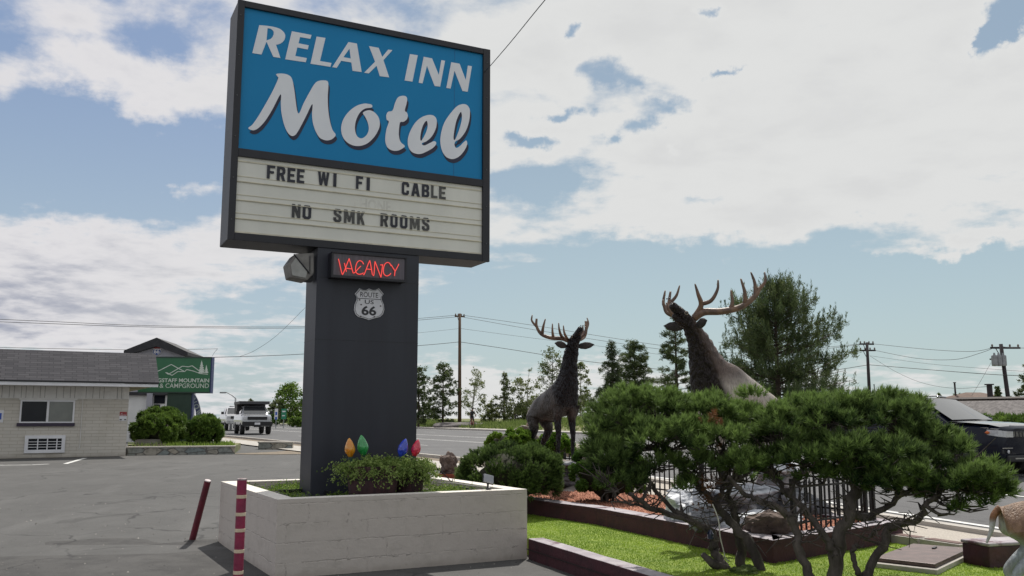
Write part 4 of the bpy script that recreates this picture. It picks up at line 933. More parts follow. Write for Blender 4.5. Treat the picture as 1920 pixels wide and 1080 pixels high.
MORER = [(1545, 880, 8.6, 36, 20, .3, 36, .3), (1640, 872, 8.4, 40, 22, .3, 46, .35), (1700, 905, 8.3, 34, 16, .25, 26, .3), (1450, 770, 8.9, 40, 24, .3, 50, .6), (1575, 745, 9.0, 40, 14, .3, 40, .6), (1690, 748, 9.1, 36, 12, .3, 36, .55), (1520, 750, 9.0, 34, 14, .3, 34, .6), (1860, 905, 8.1, 26, 20, .25, 40, .5)]
mugo('shorter twisted pine with three leaning trunks and a bleached cord, at the bed corner', at(1385, 1062, 9.0)-Vector((0, 0, .0)), [
  ([(1362, 1070), (1340, 1035), (1334, 1000), (1288, 973), (1220, 952), (1180, 926)], [9.0, 9.05, 9.05, 8.95, 8.8, 8.6], .055, .018),
  ([(1390, 1062), (1386, 1007), (1376, 956), (1366, 922), (1390, 870)], [9.1, 9.15, 9.2, 9.3, 9.3], .050, .02),
  ([(1430, 1078), (1408, 1025), (1373, 982), (1339, 943), (1305, 905), (1265, 865), (1230, 820)], [8.9, 8.95, 9.0, 9.0, 9.1, 9.1, 9.1], .058, .018),
  ([(1339, 943), (1360, 905), (1365, 860), (1340, 810)], [9.0, 9.1, 9.3, 9.4], .030, .014),
  ([(1288, 973), (1240, 930), (1190, 870), (1160, 815)], [8.95, 9.0, 9.1, 9.2], .026, .012),
  ([(1220, 952), (1165, 940), (1140, 905)], [8.8, 8.7, 8.6], .014, .006)],
 [(1165, 775, 9.2, 55, 40, .42, 150, .5), (1160, 845, 9.0, 45, 38, .35, 90, .32), (1150, 890, 8.8, 26, 24, .22, 34, .3), (1235, 760, 9.3, 60, 32, .5, 170, .55), (1310, 764, 9.3, 60, 26, .5, 170, .6), (1380, 775, 9.3, 55, 26, .5, 140, .6),
  (1210, 815, 8.9, 55, 36, .4, 130, .45), (1285, 812, 8.8, 55, 36, .42, 140, .5), (1350, 820, 8.9, 52, 34, .4, 120, .5), (1385, 868, 8.7, 36, 28, .3, 80, .55), (1425, 800, 9.2, 45, 36, .4, 100, .6), (1310, 860, 8.9, 34, 24, .25, 50, .4), (1240, 860, 8.9, 30, 22, .25, 40, .3), (1410, 880, 8.9, 26, 22, .2, 36, .5), (1415, 735, 9.4, 14, 14, .12, 14, .75), (1330, 744, 9.3, 26, 8, .2, 20, .7)],
 21, dead=[(1325, 930, 8.95, 18, 30, 34), (1345, 780, 8.6, 22, 8, 14), (1330, 905, 9.0, 14, 16, 16), (1365, 842, 9.0, 14, 20, 16), (1150, 820, 9.0, 14, 14, 10)],
 stub=[([(1362, 1068), (1335, 1056), (1318, 1040)], [9.0, 8.95, 8.9], .055)])
mugo('wider twisted pine with thick forked trunk and broad flat crown beside the access hatch', at(1570, 1092, 8.45), [
  ([(1565, 1100), (1572, 1016), (1591, 965), (1602, 914), (1608, 875), (1588, 830), (1560, 800)], [8.5, 8.5, 8.5, 8.55, 8.6, 8.7, 8.8], .078, .02),
  ([(1520, 1090), (1499, 1040), (1489, 985), (1467, 956), (1430, 942), (1399, 928), (1365, 893)], [8.4, 8.45, 8.5, 8.5, 8.5, 8.5, 8.45], .052, .016),
  ([(1568, 1046), (1545, 1000), (1512, 962), (1480, 928), (1450, 890), (1440, 845)], [8.45, 8.5, 8.6, 8.7, 8.8, 8.9], .042, .014),
  ([(1612, 1092), (1652, 1028), (1668, 992), (1722, 972), (1736, 945), (1775, 915), (1822, 882)], [8.35, 8.35, 8.35, 8.3, 8.25, 8.2, 8.1], .046, .014),
  ([(1588, 972), (1640, 962), (1690, 930), (1735, 892), (1780, 858)], [8.5, 8.5, 8.45, 8.4, 8.4], .040, .012),
  ([(1598, 935), (1630, 900), (1665, 860), (1695, 815)], [8.55, 8.6, 8.7, 8.8], .034, .012),
  ([(1480, 928), (1500, 880), (1530, 835), (1545, 800)], [8.7, 8.75, 8.8, 8.9], .026, .010),
  ([(1608, 1078), (1598, 1040), (1606, 1022)], [8.3, 8.3, 8.3], .024, .020),
  ([(1625, 1012), (1655, 985), (1700, 975)], [8.35, 8.2, 8.1], .014, .006)],
 [(1470, 800, 8.8, 50, 40, .45, 140, .55), (1540, 775, 8.9, 60, 36, .55, 180, .5), (1610, 770, 9.0, 60, 34, .55, 170, .45), (1680, 780, 8.9, 55, 36, .5, 160, .45), (1735, 815, 8.7, 50, 36, .45, 130, .45), (1500, 845, 8.6, 50, 30, .4, 100, .45), (1570, 835, 8.5, 60, 34, .42, 140, .45), (1650, 845, 8.45, 60, 36, .42, 150, .42),
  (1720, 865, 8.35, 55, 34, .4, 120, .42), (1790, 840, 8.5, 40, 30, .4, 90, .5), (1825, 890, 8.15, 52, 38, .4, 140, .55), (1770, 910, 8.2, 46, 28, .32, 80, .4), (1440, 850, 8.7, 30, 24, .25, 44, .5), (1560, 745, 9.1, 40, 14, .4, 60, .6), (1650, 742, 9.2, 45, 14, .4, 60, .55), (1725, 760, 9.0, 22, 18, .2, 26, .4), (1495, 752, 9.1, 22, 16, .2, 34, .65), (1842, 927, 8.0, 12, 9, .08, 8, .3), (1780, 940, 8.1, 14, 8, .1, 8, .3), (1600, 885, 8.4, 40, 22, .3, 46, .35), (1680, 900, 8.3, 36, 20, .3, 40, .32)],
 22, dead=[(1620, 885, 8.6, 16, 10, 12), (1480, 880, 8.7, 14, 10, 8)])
q = [at(1336, 945, 8.7), at(1347, 975, 8.72), at(1350, 1005, 8.75), at(1356, 1030, 8.8), at(1360, 1046, 8.85), at(1366, 1052, 8.9)]
tag(MB().tube([Vector(p) for p in catmull([tuple(v) for v in q], 5, False)], .006, 6).build('cord', MATS['pale_cable'], smooth=True), 'pale cord hanging from the shorter twisted pine to the turf', 'cord')
t = thing('rain_gauge', 'small dark glass feeder hung on the shorter twisted pine trunk', 'feeder', tuple(at(1332, 999, 8.8)))
MB().lathe([(.012, -.06), (.03, -.055), (.032, -.01), (.02, .01), (.010, .03)], 12).build('jar', material('feeder_glass', (.012, .02, .05), rough=.15, coat=.6), t); MB().tube([(0, 0, .03), (0, 0, .22)], .003, 5).build('hanger', MATS['stake'], t)
# moss hummock under the shorter pine
c = at(1400, 1062, 8.75); v, f = rock_mesh((.15, .11, .06), 5, 4, .35)
mh = MB().add([Vector(p)+Vector((c.x, c.y, TZ+.01)) for p in v], f); mh = mh.build('moss_mound', material('moss', (.045, .075, .015), (.08, .11, .02), 20, 1.0, .9, 60), smooth=True); tag(mh, 'mossy hummock round the feet of the shorter twisted pine', 'moss')

# ---- clipped round shrubs
def bush(label, loc, rad3, n, seed, mat, style='tuft', clumps=70, group=None, tone=(.2, .75), leaf=(.03, .012), cut=-.55, per=34, nl=.045, lump=.16, stem=True):
    rr = np.random.default_rng(seed); t = thing('shrub', label, 'shrub', loc, 0, group); R_ = np.array(rad3); z0 = R_[2]
    u_ = rnd_unit(clumps*2, rr); u_ = u_[u_[:, 2] > cut][:clumps]; k = len(u_)
    rad_ = rr.uniform(.80, .98, k); cc = u_*R_*rad_[:, None]+np.array([0, 0, z0])
    v, f = rock_mesh(R_*.74, seed, 3, .25); MB().add([(a, b_, c_+z0) for a, b_, c_ in v], f).build('inner_branches', m_core, t, smooth=True)
    i_ = rr.integers(0, k, n); o_ = rnd_unit(n, rr); flip = (o_*u_[i_]).sum(1) < 0; o_[flip] *= -1
    P = cc[i_]+o_*(lump*R_.mean())*rr.uniform(.55, 1.05, n)[:, None]; tn = rr.uniform(*tone, k)
    if style == 'tuft':
        dd = o_*.6+u_[i_]*.5+np.array([0, 0, .45]); dd /= np.linalg.norm(dd, axis=1, keepdims=True)
        V, F, T = tuft_cloud(P, dd, rr, .06, nl, per, .0028, np.clip(tn[i_]+rr.normal(0, .12, n), 0, 1))
    else:
        D = o_*.6+u_[i_]*.4+rr.normal(0, .4, (n, 3)); D /= np.linalg.norm(D, axis=1, keepdims=True)
        V, F = diamonds(P, D, leaf[0]*rr.uniform(.7, 1.3, n), leaf[1]*rr.uniform(.7, 1.3, n), rr); T = np.clip(tn[i_]+rr.normal(0, .18, n), 0, 1)
    np_mesh('foliage', V, F, mat, t, T)
    if stem:
        s_ = MB()
        for i in range(5): a = rr.uniform(0, PI2); s_.tube([(.08*math.cos(a), .08*math.sin(a), -.12), (.25*R_[0]*math.cos(a), .25*R_[1]*math.sin(a), z0*.6)], [.03, .02], 6)
        s_.build('stem', m_bark, t)
    return t
def bpx(px0, px1, top, bot, dep, **k):
    xa, xb = at(px0, 700, dep).x, at(px1, 700, dep).x; zt, zb = at(px0, top, dep).z, at(px0, bot, dep).z
    return ((xa+xb)/2, dep, zb), ((xb-xa)/2, (xb-xa)/2*.9, (zt-zb)/2)
l, r_ = bpx(862, 1055, 838, 945, 14.0); bush('rounded dark green pine shrub right behind the block planter', l, r_, 6000, 31, m_mugo, clumps=190, tone=(.15, .6), lump=.13, nl=.036)
l, r_ = bpx(1070, 1205, 828, 948, 13.9); bush('dense deep green shrub between the front-facing elk and the twisted pines', l, r_, 26000, 32, m_juni, 'leaf', clumps=110, tone=(.15, .85), leaf=(.030, .011))
l, r_ = bpx(912, 1006, 806, 862, 17.2); bush('bright yellow green shrub in front of the small fawn statue', l, r_, 9000, 33, m_bright, 'leaf', clumps=60, leaf=(.04, .016))
l, r_ = bpx(1000, 1075, 812, 866, 18.4); bush('bright green shrub behind the legs of the front-facing elk', l, r_, 7000, 34, m_bright, 'leaf', clumps=60, leaf=(.04, .016), tone=(.1, .6))

# ================================================================== STATUES
def smoothstep(x, a, b): q = np.clip((x-a)/(b-a), 0, 1); return q*q*(3-2*q)
def fur_noise(P, s): return (np.sin(P[:, 0]*s*1.3+np.sin(P[:, 2]*s))*np.sin(P[:, 1]*s*1.7+P[:, 2]*s*.8)+1)/2
m_elk = tintmat('elk_coat', .46, .75, 55, stretch=(1.2, 1.2, .5)); m_antler = material('antler', (.21, .125, .08), (.09, .055, .04), 7, .45, .3, 40, stretch=(1, 1, .5))
m_eye = material('eye_gloss', (.01, .008, .006), rough=.1, coat=.8); m_hoof = material('hoof', (.03, .026, .024), rough=.5); m_mouth = material('mouth_dark', (.02, .012, .012), rough=.4); m_tip = material('antler_tip', (.55, .47, .38), (.42, .34, .26), 8, .4)
def quadruped(sk, colour, name, label, loc, rz, pitch=0.0, cat='statue', group=None, mane=None, scale=1.0, sub=3, thin=1):
    t = thing(name, label, cat, loc, rz, group); t.rotation_euler = (0, pitch, rz); t.scale = (scale,)*3
    V, Nn, F = skin_mesh(sk['v'], sk['r'], sk['e'], 0, sub)
    if thin != 1: V[:, 1] *= 1-(1-thin)*smoothstep(2.2-V[:, 2], 0, .3)
    if mane is not None: V = V+Nn*mane(V)[:, None]
    me = bpy.data.meshes.new('body'); me.from_pydata([tuple(v) for v in V], [], F); me.materials.append(m_elk)
    a = me.attributes.new('fur', 'FLOAT_COLOR', 'POINT'); a.data.foreach_set('color', np.column_stack([colour(V, Nn), np.ones(len(V))]).astype(np.float32).ravel())
    me.polygons.foreach_set('use_smooth', [True]*len(me.polygons)); o = bpy.data.objects.new('body', me); COL.objects.link(o); o.parent = t
    return t
def skel(body, legs_f, legs_h, neck, head, jaw=None, tail=None):
    """body: [(x,z,r)], legs: [(x,y,z,r)] for +y side; head chain continues neck"""
    v, r, e = [], [], []
    def chain(pts, start):
        prev = start
        for p, rr_ in pts:
            v.append(p); r.append(rr_); k = len(v)-1
            if prev is not None: e.append((prev, k))
            prev = k
        return prev
    idx = []
    prev = None
    for x, z, rr_ in body: prev = chain([((x, 0, z), rr_)], prev); idx.append(prev)
    nk = chain(neck, idx[-1]); hd = chain(head, nk)
    if jaw: chain(jaw, nk)
    for s in (1, -1):
        chain([((x, y*s, z), rr_) for x, y, z, rr_ in legs_f], idx[-1]); chain([((x, y*s, z), rr_) for x, y, z, rr_ in legs_h], idx[0])
    if tail: chain(tail, idx[0])
    return dict(v=v, r=r, e=e)
def elk_colour(V, Nn):
    x, y, z = V.T; n1 = fur_noise(V, 9)
    body = np.array([.055, .045, .041])+n1[:, None]*np.array([.04, .035, .032])
    rump = np.array([.46, .38, .30]); dark = np.array([.010, .0085, .0105]); leg = np.array([.020, .018, .021])
    k = smoothstep(-x, .78, .98)[:, None]*smoothstep(z, .75, .95)[:, None]; c = body*(1-k)+rump*k
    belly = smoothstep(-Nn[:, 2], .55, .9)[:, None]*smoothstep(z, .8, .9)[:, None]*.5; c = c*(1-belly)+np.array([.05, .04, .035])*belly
    k = smoothstep(.92+.22*(x-.4)*(x < .4)-z, 0, .22)[:, None]; c = c*(1-k)+leg*k
    m_ = smoothstep(x+.62*(z-1.2), .42, .62)[:, None]*smoothstep(z, .95, 1.08)[:, None]; c = c*(1-m_)+dark*(1+1.2*n1[:, None])*m_
    return np.clip(c, 0, 1)
def elk_mane(V):
    x, y, z = V.T; k = smoothstep(x+.5*(z-1.2), .45, .72)*smoothstep(z, 1.05, 1.25)*(1-smoothstep(z, 2.12, 2.28))
    s = np.sin(z*34+np.sin(y*26+x*11)*1.3)*np.sin(y*40+x*34+z*9)
    return k*(.012*s+.006*np.sin(z*71+y*63))+.003*np.sin(x*40)*np.sin(z*37+y*31)
ELK = skel([(-.78, 1.00, .31), (-.35, 1.07, .335), (.08, 1.15, .36), (.42, 1.24, .33)],
  [(.50, .20, 1.06, .15), (.44, .205, .84, .105), (.50, .205, .50, .067), (.50, .205, .44, .058), (.47, .205, .14, .042), (.52, .205, .045, .056), (.55, .205, .0, .052)],
  [(-.78, .19, .84, .185), (-.60, .22, .58, .125), (-.90, .215, .31, .070), (-.90, .215, .25, .062), (-.82, .215, -.09, .044), (-.77, .215, -.18, .058), (-.74, .215, -.22, .052)],
  [((.58, 0, 1.50), .285), ((.66, 0, 1.78), .225), ((.71, 0, 2.05), .180), ((.76, 0, 2.24), .150)],
  [((.88, 0, 2.36), .118), ((1.02, 0, 2.47), .082), ((1.14, 0, 2.565), .064), ((1.20, 0, 2.61), .056)],
  jaw=[((.94, 0, 2.30), .075), ((1.08, 0, 2.385), .048), ((1.15, 0, 2.43), .036)], tail=[((-1.03, 0, 1.04), .06), ((-1.10, 0, .92), .035)])
AK = 1.35
def antler_tubes(parts):
    mb = MB()
    for pts, r0, r1 in parts:
        c = catmull(pts, 5, False); n = len(c); mb.tube(c, [AK*(r0+(r1-r0)*(i/(n-1))**1.4) for i in range(n)], 9)
    return mb
def add_elk_head(t, left, right):
    """face details and antlers; left/right are lists of (polyline, r0, r1)"""
    for side in (left, right):
        a = antler_tubes(side).build('antler', m_antler, t, smooth=True, fix=False)
        for pts, r0, r1 in side[1:]:
            tip = MB(); p, q = Vector(pts[-1]), Vector(pts[-2]); d = (p-q).normalized()*.07; tip.tube([p-d, p+d*.12], [r1*2.0, r1*1.0], 8)
            tip.build('tip', m_tip, a, smooth=True, fix=False)
    for s in (1, -1):
        Me = Matrix.Translation((.80, .115*s, 2.26)) @ Matrix.Rotation(s*1.25, 4, 'Z') @ Matrix.Rotation(1.45, 4, 'Y')
        MB().lathe([(.016, 0), (.056, .07), (.075, .17), (.056, .27), (.004, .36)], 12, M=Me @ Matrix.Diagonal((1, .42, 1, 1))).build('ear', m_elk_ear, t, smooth=True)
        MB().lathe([(.002, -.022), (.016, -.015), (.022, 0), (.016, .015), (.002, .022)], 10, c=(.955, .083*s, 2.44)).build('eye', m_eye, t, smooth=True)
        MB().tube([(.955+.034*math.cos(q), .088*s, 2.44+.024*math.sin(q)) for q in np.linspace(0, PI2, 13)], .007, 5, cap=False).build('eye_ring', m_ring, t, smooth=True)
        MB().lathe([(.002, -.010), (.011, -.006), (.013, 0), (.011, .006), (.002, .010)], 8, c=(1.225, .026*s, 2.642)).build('nostril', m_mouth, t, smooth=True)
    MB().lathe([(.002, -.012), (.04, -.006), (.046, .006), (.03, .016), (.002, .02)], 12, M=Matrix.Translation((1.135, 0, 2.48)) @ Matrix.Rotation(-.75, 4, 'Y') @ Matrix.Diagonal((1.7, .8, 1, 1))).build('mouth', m_mouth, t, smooth=True)
m_ring = material('eye_ring', (.30, .25, .20), (.2, .16, .13), 20, .6)
m_elk_ear = material('ear_fur', (.045, .036, .034), (.02, .017, .017), 12, .8)
def hooves(t, pts, rad_=.06):
    for x, y, z in pts: MB().lathe([(rad_*1.1, -.045), (rad_, -.0), (rad_*.75, .045), (.02, .06)], 10, M=Matrix.Translation((x, y, z)) @ Matrix.Diagonal((1.35, .85, 1, 1))).build('hoof', m_hoof, t, smooth=True)
HV = [(.54, .205, .015), (.54, -.205, .015), (-.75, .215, -.205), (-.75, -.215, -.205)]
def mirror(parts): return [([(a, -b, c) for a, b, c in p], r0, r1) for p, r0, r1 in parts]
AN = [([(.80, .05, 2.36), (.70, .16, 2.42), (.55, .34, 2.44), (.42, .50, 2.52), (.36, .58, 2.68), (.36, .58, 2.84)], .036, .016),
      ([(.79, .07, 2.37), (.86, .16, 2.43), (.92, .24, 2.53), (.91, .25, 2.66)], .026, .007), ([(.72, .14, 2.41), (.78, .24, 2.48), (.82, .30, 2.60), (.80, .30, 2.72)], .025, .007),
      ([(.58, .31, 2.44), (.62, .35, 2.56), (.62, .35, 2.72)], .024, .007), ([(.43, .49, 2.52), (.50, .50, 2.66), (.52, .46, 2.82)], .026, .008),
      ([(.37, .57, 2.66), (.30, .66, 2.80), (.28, .64, 2.92)], .02, .007)]
# elk facing the lot
f1 = at(1062, 862, 16.4); e1h = math.atan2(-.91, .41)
hx = Vector((.45*math.cos(e1h), .5*math.sin(e1h), 0)); base1 = f1-hx
e1 = quadruped(ELK, elk_colour, 'elk_statue', 'life-size bugling bull elk statue facing the lot, standing clear above the round shrub', (base1.x, base1.y, f1.z), e1h, 0, mane=elk_mane, group='bugling elk statues', scale=.89, thin=.80)
add_elk_head(e1, AN, mirror(AN)); hooves(e1, HV)
# elk half hidden behind the twisted pines, rearing up on a rock
EL2 = skel([(-.88, .98, .28), (-.45, 1.18, .30), (.0, 1.36, .335), (.34, 1.48, .32)],
  [(.46, .20, 1.08, .15), (.42, .205, .86, .105), (.50, .205, .52, .067), (.50, .205, .46, .058), (.46, .205, .14, .042), (.50, .205, .045, .056), (.53, .205, .0, .052)],
  [(-.82, .20, .68, .20), (-.62, .225, .50, .125), (-.92, .215, .24, .07), (-.90, .215, .19, .062), (-.84, .215, -.12, .046), (-.79, .215, -.22, .056), (-.76, .215, -.26, .05)],
  [((.50, 0, 1.68), .285), ((.58, 0, 1.88), .215), ((.64, 0, 2.08), .172), ((.72, 0, 2.25), .148)],
  [((.86, 0, 2.36), .120), ((1.00, 0, 2.45), .086), ((1.12, 0, 2.53), .068), ((1.18, 0, 2.565), .060)],
  jaw=[((.94, 0, 2.30), .075), ((1.08, 0, 2.37), .048), ((1.15, 0, 2.41), .036)], tail=[((-1.12, 0, 1.02), .06), ((-1.18, 0, .90), .035)])
def elk2_colour(V, Nn):
    x, y, z = V.T; n1 = fur_noise(V, 11); n2 = fur_noise(V+3, 4)
    body = np.array([.40, .355, .32])+n1[:, None]*np.array([.16, .145, .135]); rump = np.array([.52, .45, .37]); dark = np.array([.026, .019, .018]); mid = np.array([.095, .066, .056])
    k = smoothstep(-x, .55, .95)[:, None]; c = body*(1-k)+rump*k
    k = (.65*np.exp(-((x-.12)**2/.07+(z-1.62)**2/.05)))[:, None]*(.6+.6*n2[:, None]); k = np.clip(k, 0, 1); c = c*(1-k)+np.array([.075, .065, .06])*k
    k = smoothstep(.55-z, 0, .2)[:, None]; c = c*(1-k)+np.array([.03, .025, .027])*k
    nk = smoothstep(z+.25*x, 1.45, 1.75)[:, None]; c = c*(1-nk)+mid*(.6+.8*n2[:, None])*nk
    fr_ = (smoothstep(x-(.47+.40*(z-1.68)), .04, .19)*smoothstep(z, 1.0, 1.2))[:, None]; c = c*(1-fr_)+dark*fr_
    return np.clip(c, 0, 1)
e2h = math.atan2(-.54, -.84); f2 = at(1300, 600, 11.6)
E2S = .88; e2z = f2.z-2.36*E2S
base2 = Vector((f2.x-.74*E2S*math.cos(e2h), f2.y-.74*E2S*math.sin(e2h), e2z))
e2 = quadruped(EL2, elk2_colour, 'elk_statue', 'large bull elk statue with sweeping antlers, its back showing over the twisted pines', tuple(base2), e2h, 0, mane=elk_mane, group='bugling elk statues', scale=E2S)
A2L = [([(.78, .06, 2.38), (.70, .22, 2.46), (.52, .46, 2.46), (.30, .70, 2.52), (.12, .86, 2.68), (.06, .90, 2.80)], .044, .020),
       ([(.78, .08, 2.40), (.74, .20, 2.56), (.82, .22, 2.72), (.86, .20, 2.86)], .034, .008), ([(.74, .19, 2.58), (.64, .34, 2.62), (.56, .42, 2.78), (.54, .42, 2.92)], .026, .008),
       ([(.44, .54, 2.46), (.40, .60, 2.58), (.42, .60, 2.76)], .026, .009), ([(.25, .74, 2.55), (.28, .78, 2.72), (.32, .74, 2.92)], .026, .009),
       ([(.12, .86, 2.68), (.12, .86, 2.86), (.16, .82, 3.02)], .024, .008), ([(.06, .90, 2.78), (.0, .98, 2.88), (-.02, .96, 3.02)], .02, .007)]
A2R = [([(.80, -.05, 2.38), (.84, -.22, 2.42), (.80, -.42, 2.50), (.70, -.56, 2.64), (.62, -.60, 2.86)], .040, .012),
       ([(.82, -.14, 2.40), (.96, -.22, 2.46), (1.02, -.26, 2.62)], .030, .008), ([(.84, -.26, 2.43), (.94, -.36, 2.50), (.98, -.38, 2.68)], .026, .008),
       ([(.79, -.44, 2.52), (.86, -.50, 2.64), (.84, -.48, 2.84)], .026, .008), ([(.69, -.57, 2.66), (.60, -.50, 2.78), (.56, -.46, 2.94)], .022, .007)]
A2L = [([(.78+(a-.78)*.9, .06+(b_-.06)*.80, c_) for a, b_, c_ in p], r0, r1) for p, r0, r1 in A2L]
add_elk_head(e2, A2L, A2R); hooves(e2, [(.52, .205, .015), (.52, -.205, .015), (-.77, .215, -.245), (-.77, -.215, -.245)])
# deer and fawn
DEER = skel([(-.62, .88, .20), (-.25, .86, .205), (.12, .86, .215), (.40, .90, .195)],
  [(.44, .12, .76, .10), (.40, .125, .58, .068), (.44, .125, .34, .040), (.42, .125, .09, .026), (.45, .125, .025, .034), (.47, .125, .0, .03)],
  [(-.66, .125, .74, .155), (-.50, .14, .58, .10), (-.76, .135, .36, .046), (-.74, .135, .30, .040), (-.68, .135, .09, .028), (-.64, .135, .025, .036), (-.62, .135, .0, .03)],
  [((.54, 0, 1.08), .13), ((.66, 0, 1.26), .09), ((.74, 0, 1.38), .075)], [((.86, 0, 1.42), .065), ((1.0, 0, 1.36), .042), ((1.08, 0, 1.33), .034)],
  tail=[((-.80, 0, .93), .035), ((-.87, 0, .84), .032), ((-.89, 0, .72), .022), ((-.94, 0, .60), .010)])
def deer_colour(V, Nn):
    x, y, z = V.T; n1 = fur_noise(V, 14)
    top = np.array([.19, .115, .070])+n1[:, None]*np.array([.10, .065, .045]); pale = np.array([.36, .40, .43]); c = top*1.0
    k = smoothstep(.68+.10*np.sin(x*5)-z-.12*smoothstep(x, -.6, -.4), 0, .10)[:, None]; c = c*(1-k)+pale*(.75+.5*n1[:, None])*k
    k = (smoothstep(-x, .70, .80)*smoothstep(.14-np.abs(y), 0, .06)*smoothstep(.86-z, 0, .1))[:, None]; c = c*(1-k)+np.array([.50, .50, .50])*k
    k = (smoothstep(-x, .80, .84)*smoothstep(z, .78, .84))[:, None]; c = c*(1-k)+np.array([.25, .12, .06])*k
    return np.clip(c, 0, 1)
dh = rad(-14); r0 = at(1944, 922, 6.9)
dz = TZ+.0; dsc = (r0.z-dz)/1.06
dbase = (r0.x+.50*dsc*math.cos(dh), 6.9+.5*dsc*math.sin(dh)+.0, dz)
d1 = quadruped(DEER, deer_colour, 'deer_statue', 'painted deer statue with brown rump and pale legs by the red wall stub', dbase, dh, 0, scale=dsc)
hooves(d1, [(.46, .125, .01), (.46, -.125, .01), (-.63, .135, .01), (-.63, -.135, .01)], .036)
def deer_face(t):
    for s in (1, -1):
        MB().lathe([(.01, 0), (.035, .05), (.04, .1), (.004, .18)], 10, M=Matrix.Translation((.76, .06*s, 1.43)) @ Matrix.Rotation(s*.9, 4, 'Z') @ Matrix.Rotation(-.1, 4, 'Y') @ Matrix.Rotation(s*-.7, 4, 'X') @ Matrix.Diagonal((1, .45, 1, 1))).build('ear', m_fawn_ear, t, smooth=True)
        MB().lathe([(.002, -.014), (.014, 0), (.002, .014)], 8, c=(.88, .058*s, 1.445)).build('eye', m_eye, t, smooth=True)
    MB().lathe([(.002, -.02), (.026, 0), (.002, .02)], 8, c=(1.10, 0, 1.335)).build('nose', m_mouth, t, smooth=True)
m_fawn_ear = material('fawn_ear', (.30, .22, .16), (.2, .14, .1), 10, .8); deer_face(d1)
def fawn_colour(V, Nn):
    n1 = fur_noise(V, 12); c = np.array([.30, .25, .20])+n1[:, None]*.12; k = smoothstep(V[:, 2], .95, 1.1)[:, None]; return np.clip(c*(1-k)+np.array([.2, .16, .13])*k+.28*smoothstep(-Nn[:, 2], .2, .8)[:, None]*0, 0, 1)
fh = math.pi+.25; r0 = at(978, 802, 18.6); fs = .80; fz = r0.z-1.40*fs
d2 = quadruped(DEER, fawn_colour, 'fawn_statue', 'small pale fawn statue peeking out beside the front-facing elk', (r0.x-.9*fs*math.cos(fh), 18.6-.9*fs*math.sin(fh), fz), fh, 0, scale=fs)
deer_face(d2); hooves(d2, [(.46, .125, .01), (.46, -.125, .01), (-.63, .135, .01), (-.63, -.135, .01)], .036)
# ---- rocks, painted rock bases, boulder on bricks
m_rock = material('brown_rock', (.17, .125, .105), (.075, .055, .05), 5, .95, 1.0, 18); m_grock = material('grey_rock', (.28, .25, .23), (.16, .135, .12), 6, .95, 1.0, 18)
m_prock = material('painted_rock', (.68, .70, .74), (.22, .24, .28), 4.5, .55, .8, 12, stretch=(1, 1, 3)); m_slate = material('slate_rock', (.10, .105, .12), (.20, .20, .22), 4, .7, .8, 14, stretch=(1, 1, 3))
def rock(label, loc, size, seed, mat, rz=0, group=None, flatz=1):
    v, f = rock_mesh(size, seed, 4, .34); o = MB().add(v, f).build('boulder', mat, None, loc, rz, smooth=False); return tag(o, label, 'rock', group)
c = at(1448, 985, 9.95); rock('dark brown boulder at the corner of the red gravel bed', (c.x, c.y, WZ+.06), (.27, .20, .16), 41, m_rock, .3)
c = at(840, 872, 19.6); rock('craggy brown boulder resting on a row of red bricks behind the planter', (c.x, c.y, at(840, 872, 19.6).z), (.245, .2, .27), 42, m_rock, .8)
bz = gz(19.6)
for i, px in enumerate((826, 843, 860, 877)):
    c = at(px, 892, 19.5); b_ = MB().box(-.098, .098, -.09, .09, 0, .13, Matrix.Translation((c.x, c.y, bz+.001))).build('brick', material('red_brick', (.30, .075, .035), (.2, .05, .03), 12, .9, .4, 30), bevel=.006)
    tag(b_, ['red brick holding up the outer side of the craggy boulder', 'red brick under the middle of the craggy boulder', 'red brick at the shrub side of the craggy boulder', 'red brick farthest along the row, half under the round shrub'][i], 'brick', 'bricks under the boulder')
# rock pedestals
def pedestal(label, cx, cy, ztop, w, d, seed, mats, n=11):
    rr = random.Random(seed); t = thing('rock_pedestal', label, 'rock pile', (cx, cy, gz(cy)))
    z0 = 0; H = ztop-gz(cy)
    for i in range(n):
        q = i/n; a = rr.uniform(0, PI2); k = (1-q*.45)
        s = (w*rr.uniform(.35, .5)*k, d*rr.uniform(.35, .5)*k, H*.22)
        v, f = rock_mesh(s, seed*31+i, 3, .38)
        ox, oy = math.cos(a)*w*.55*k*(1-q), math.sin(a)*d*.55*k*(1-q)
        MB().add(v, f).build('rock', rr.choice(mats), t, (ox, oy, H*(.12+.72*q)), rr.uniform(0, 3), smooth=True)
    v, f = rock_mesh((w*.8, d*.7, H*.10), seed+5, 3, .12); MB().add(v, f).build('slab', mats[0], t, (0, 0, H-.085), 0, smooth=True)
    return t
pedestal('stack of slate rocks under the hooves of the front-facing elk', base1.x+hx.x*.4, base1.y+hx.y*.4, f1.z+.0, 1.2, 1.0, 6, [m_slate, m_grock])
pedestal('pile of white and blue grey painted rocks under the elk behind the twisted pines', base2.x+.15*math.cos(e2h), base2.y+.15*math.sin(e2h)+.0, e2z-.0, 1.0, .9, 8, [m_prock, m_slate, m_prock])
pedestal('second pile of white streaked rocks, hidden behind the crowns of the twisted pines', base2.x-.85*math.cos(e2h), base2.y-.85*math.sin(e2h), e2z+.25, 1.0, .9, 9, [m_prock, m_slate, m_prock])
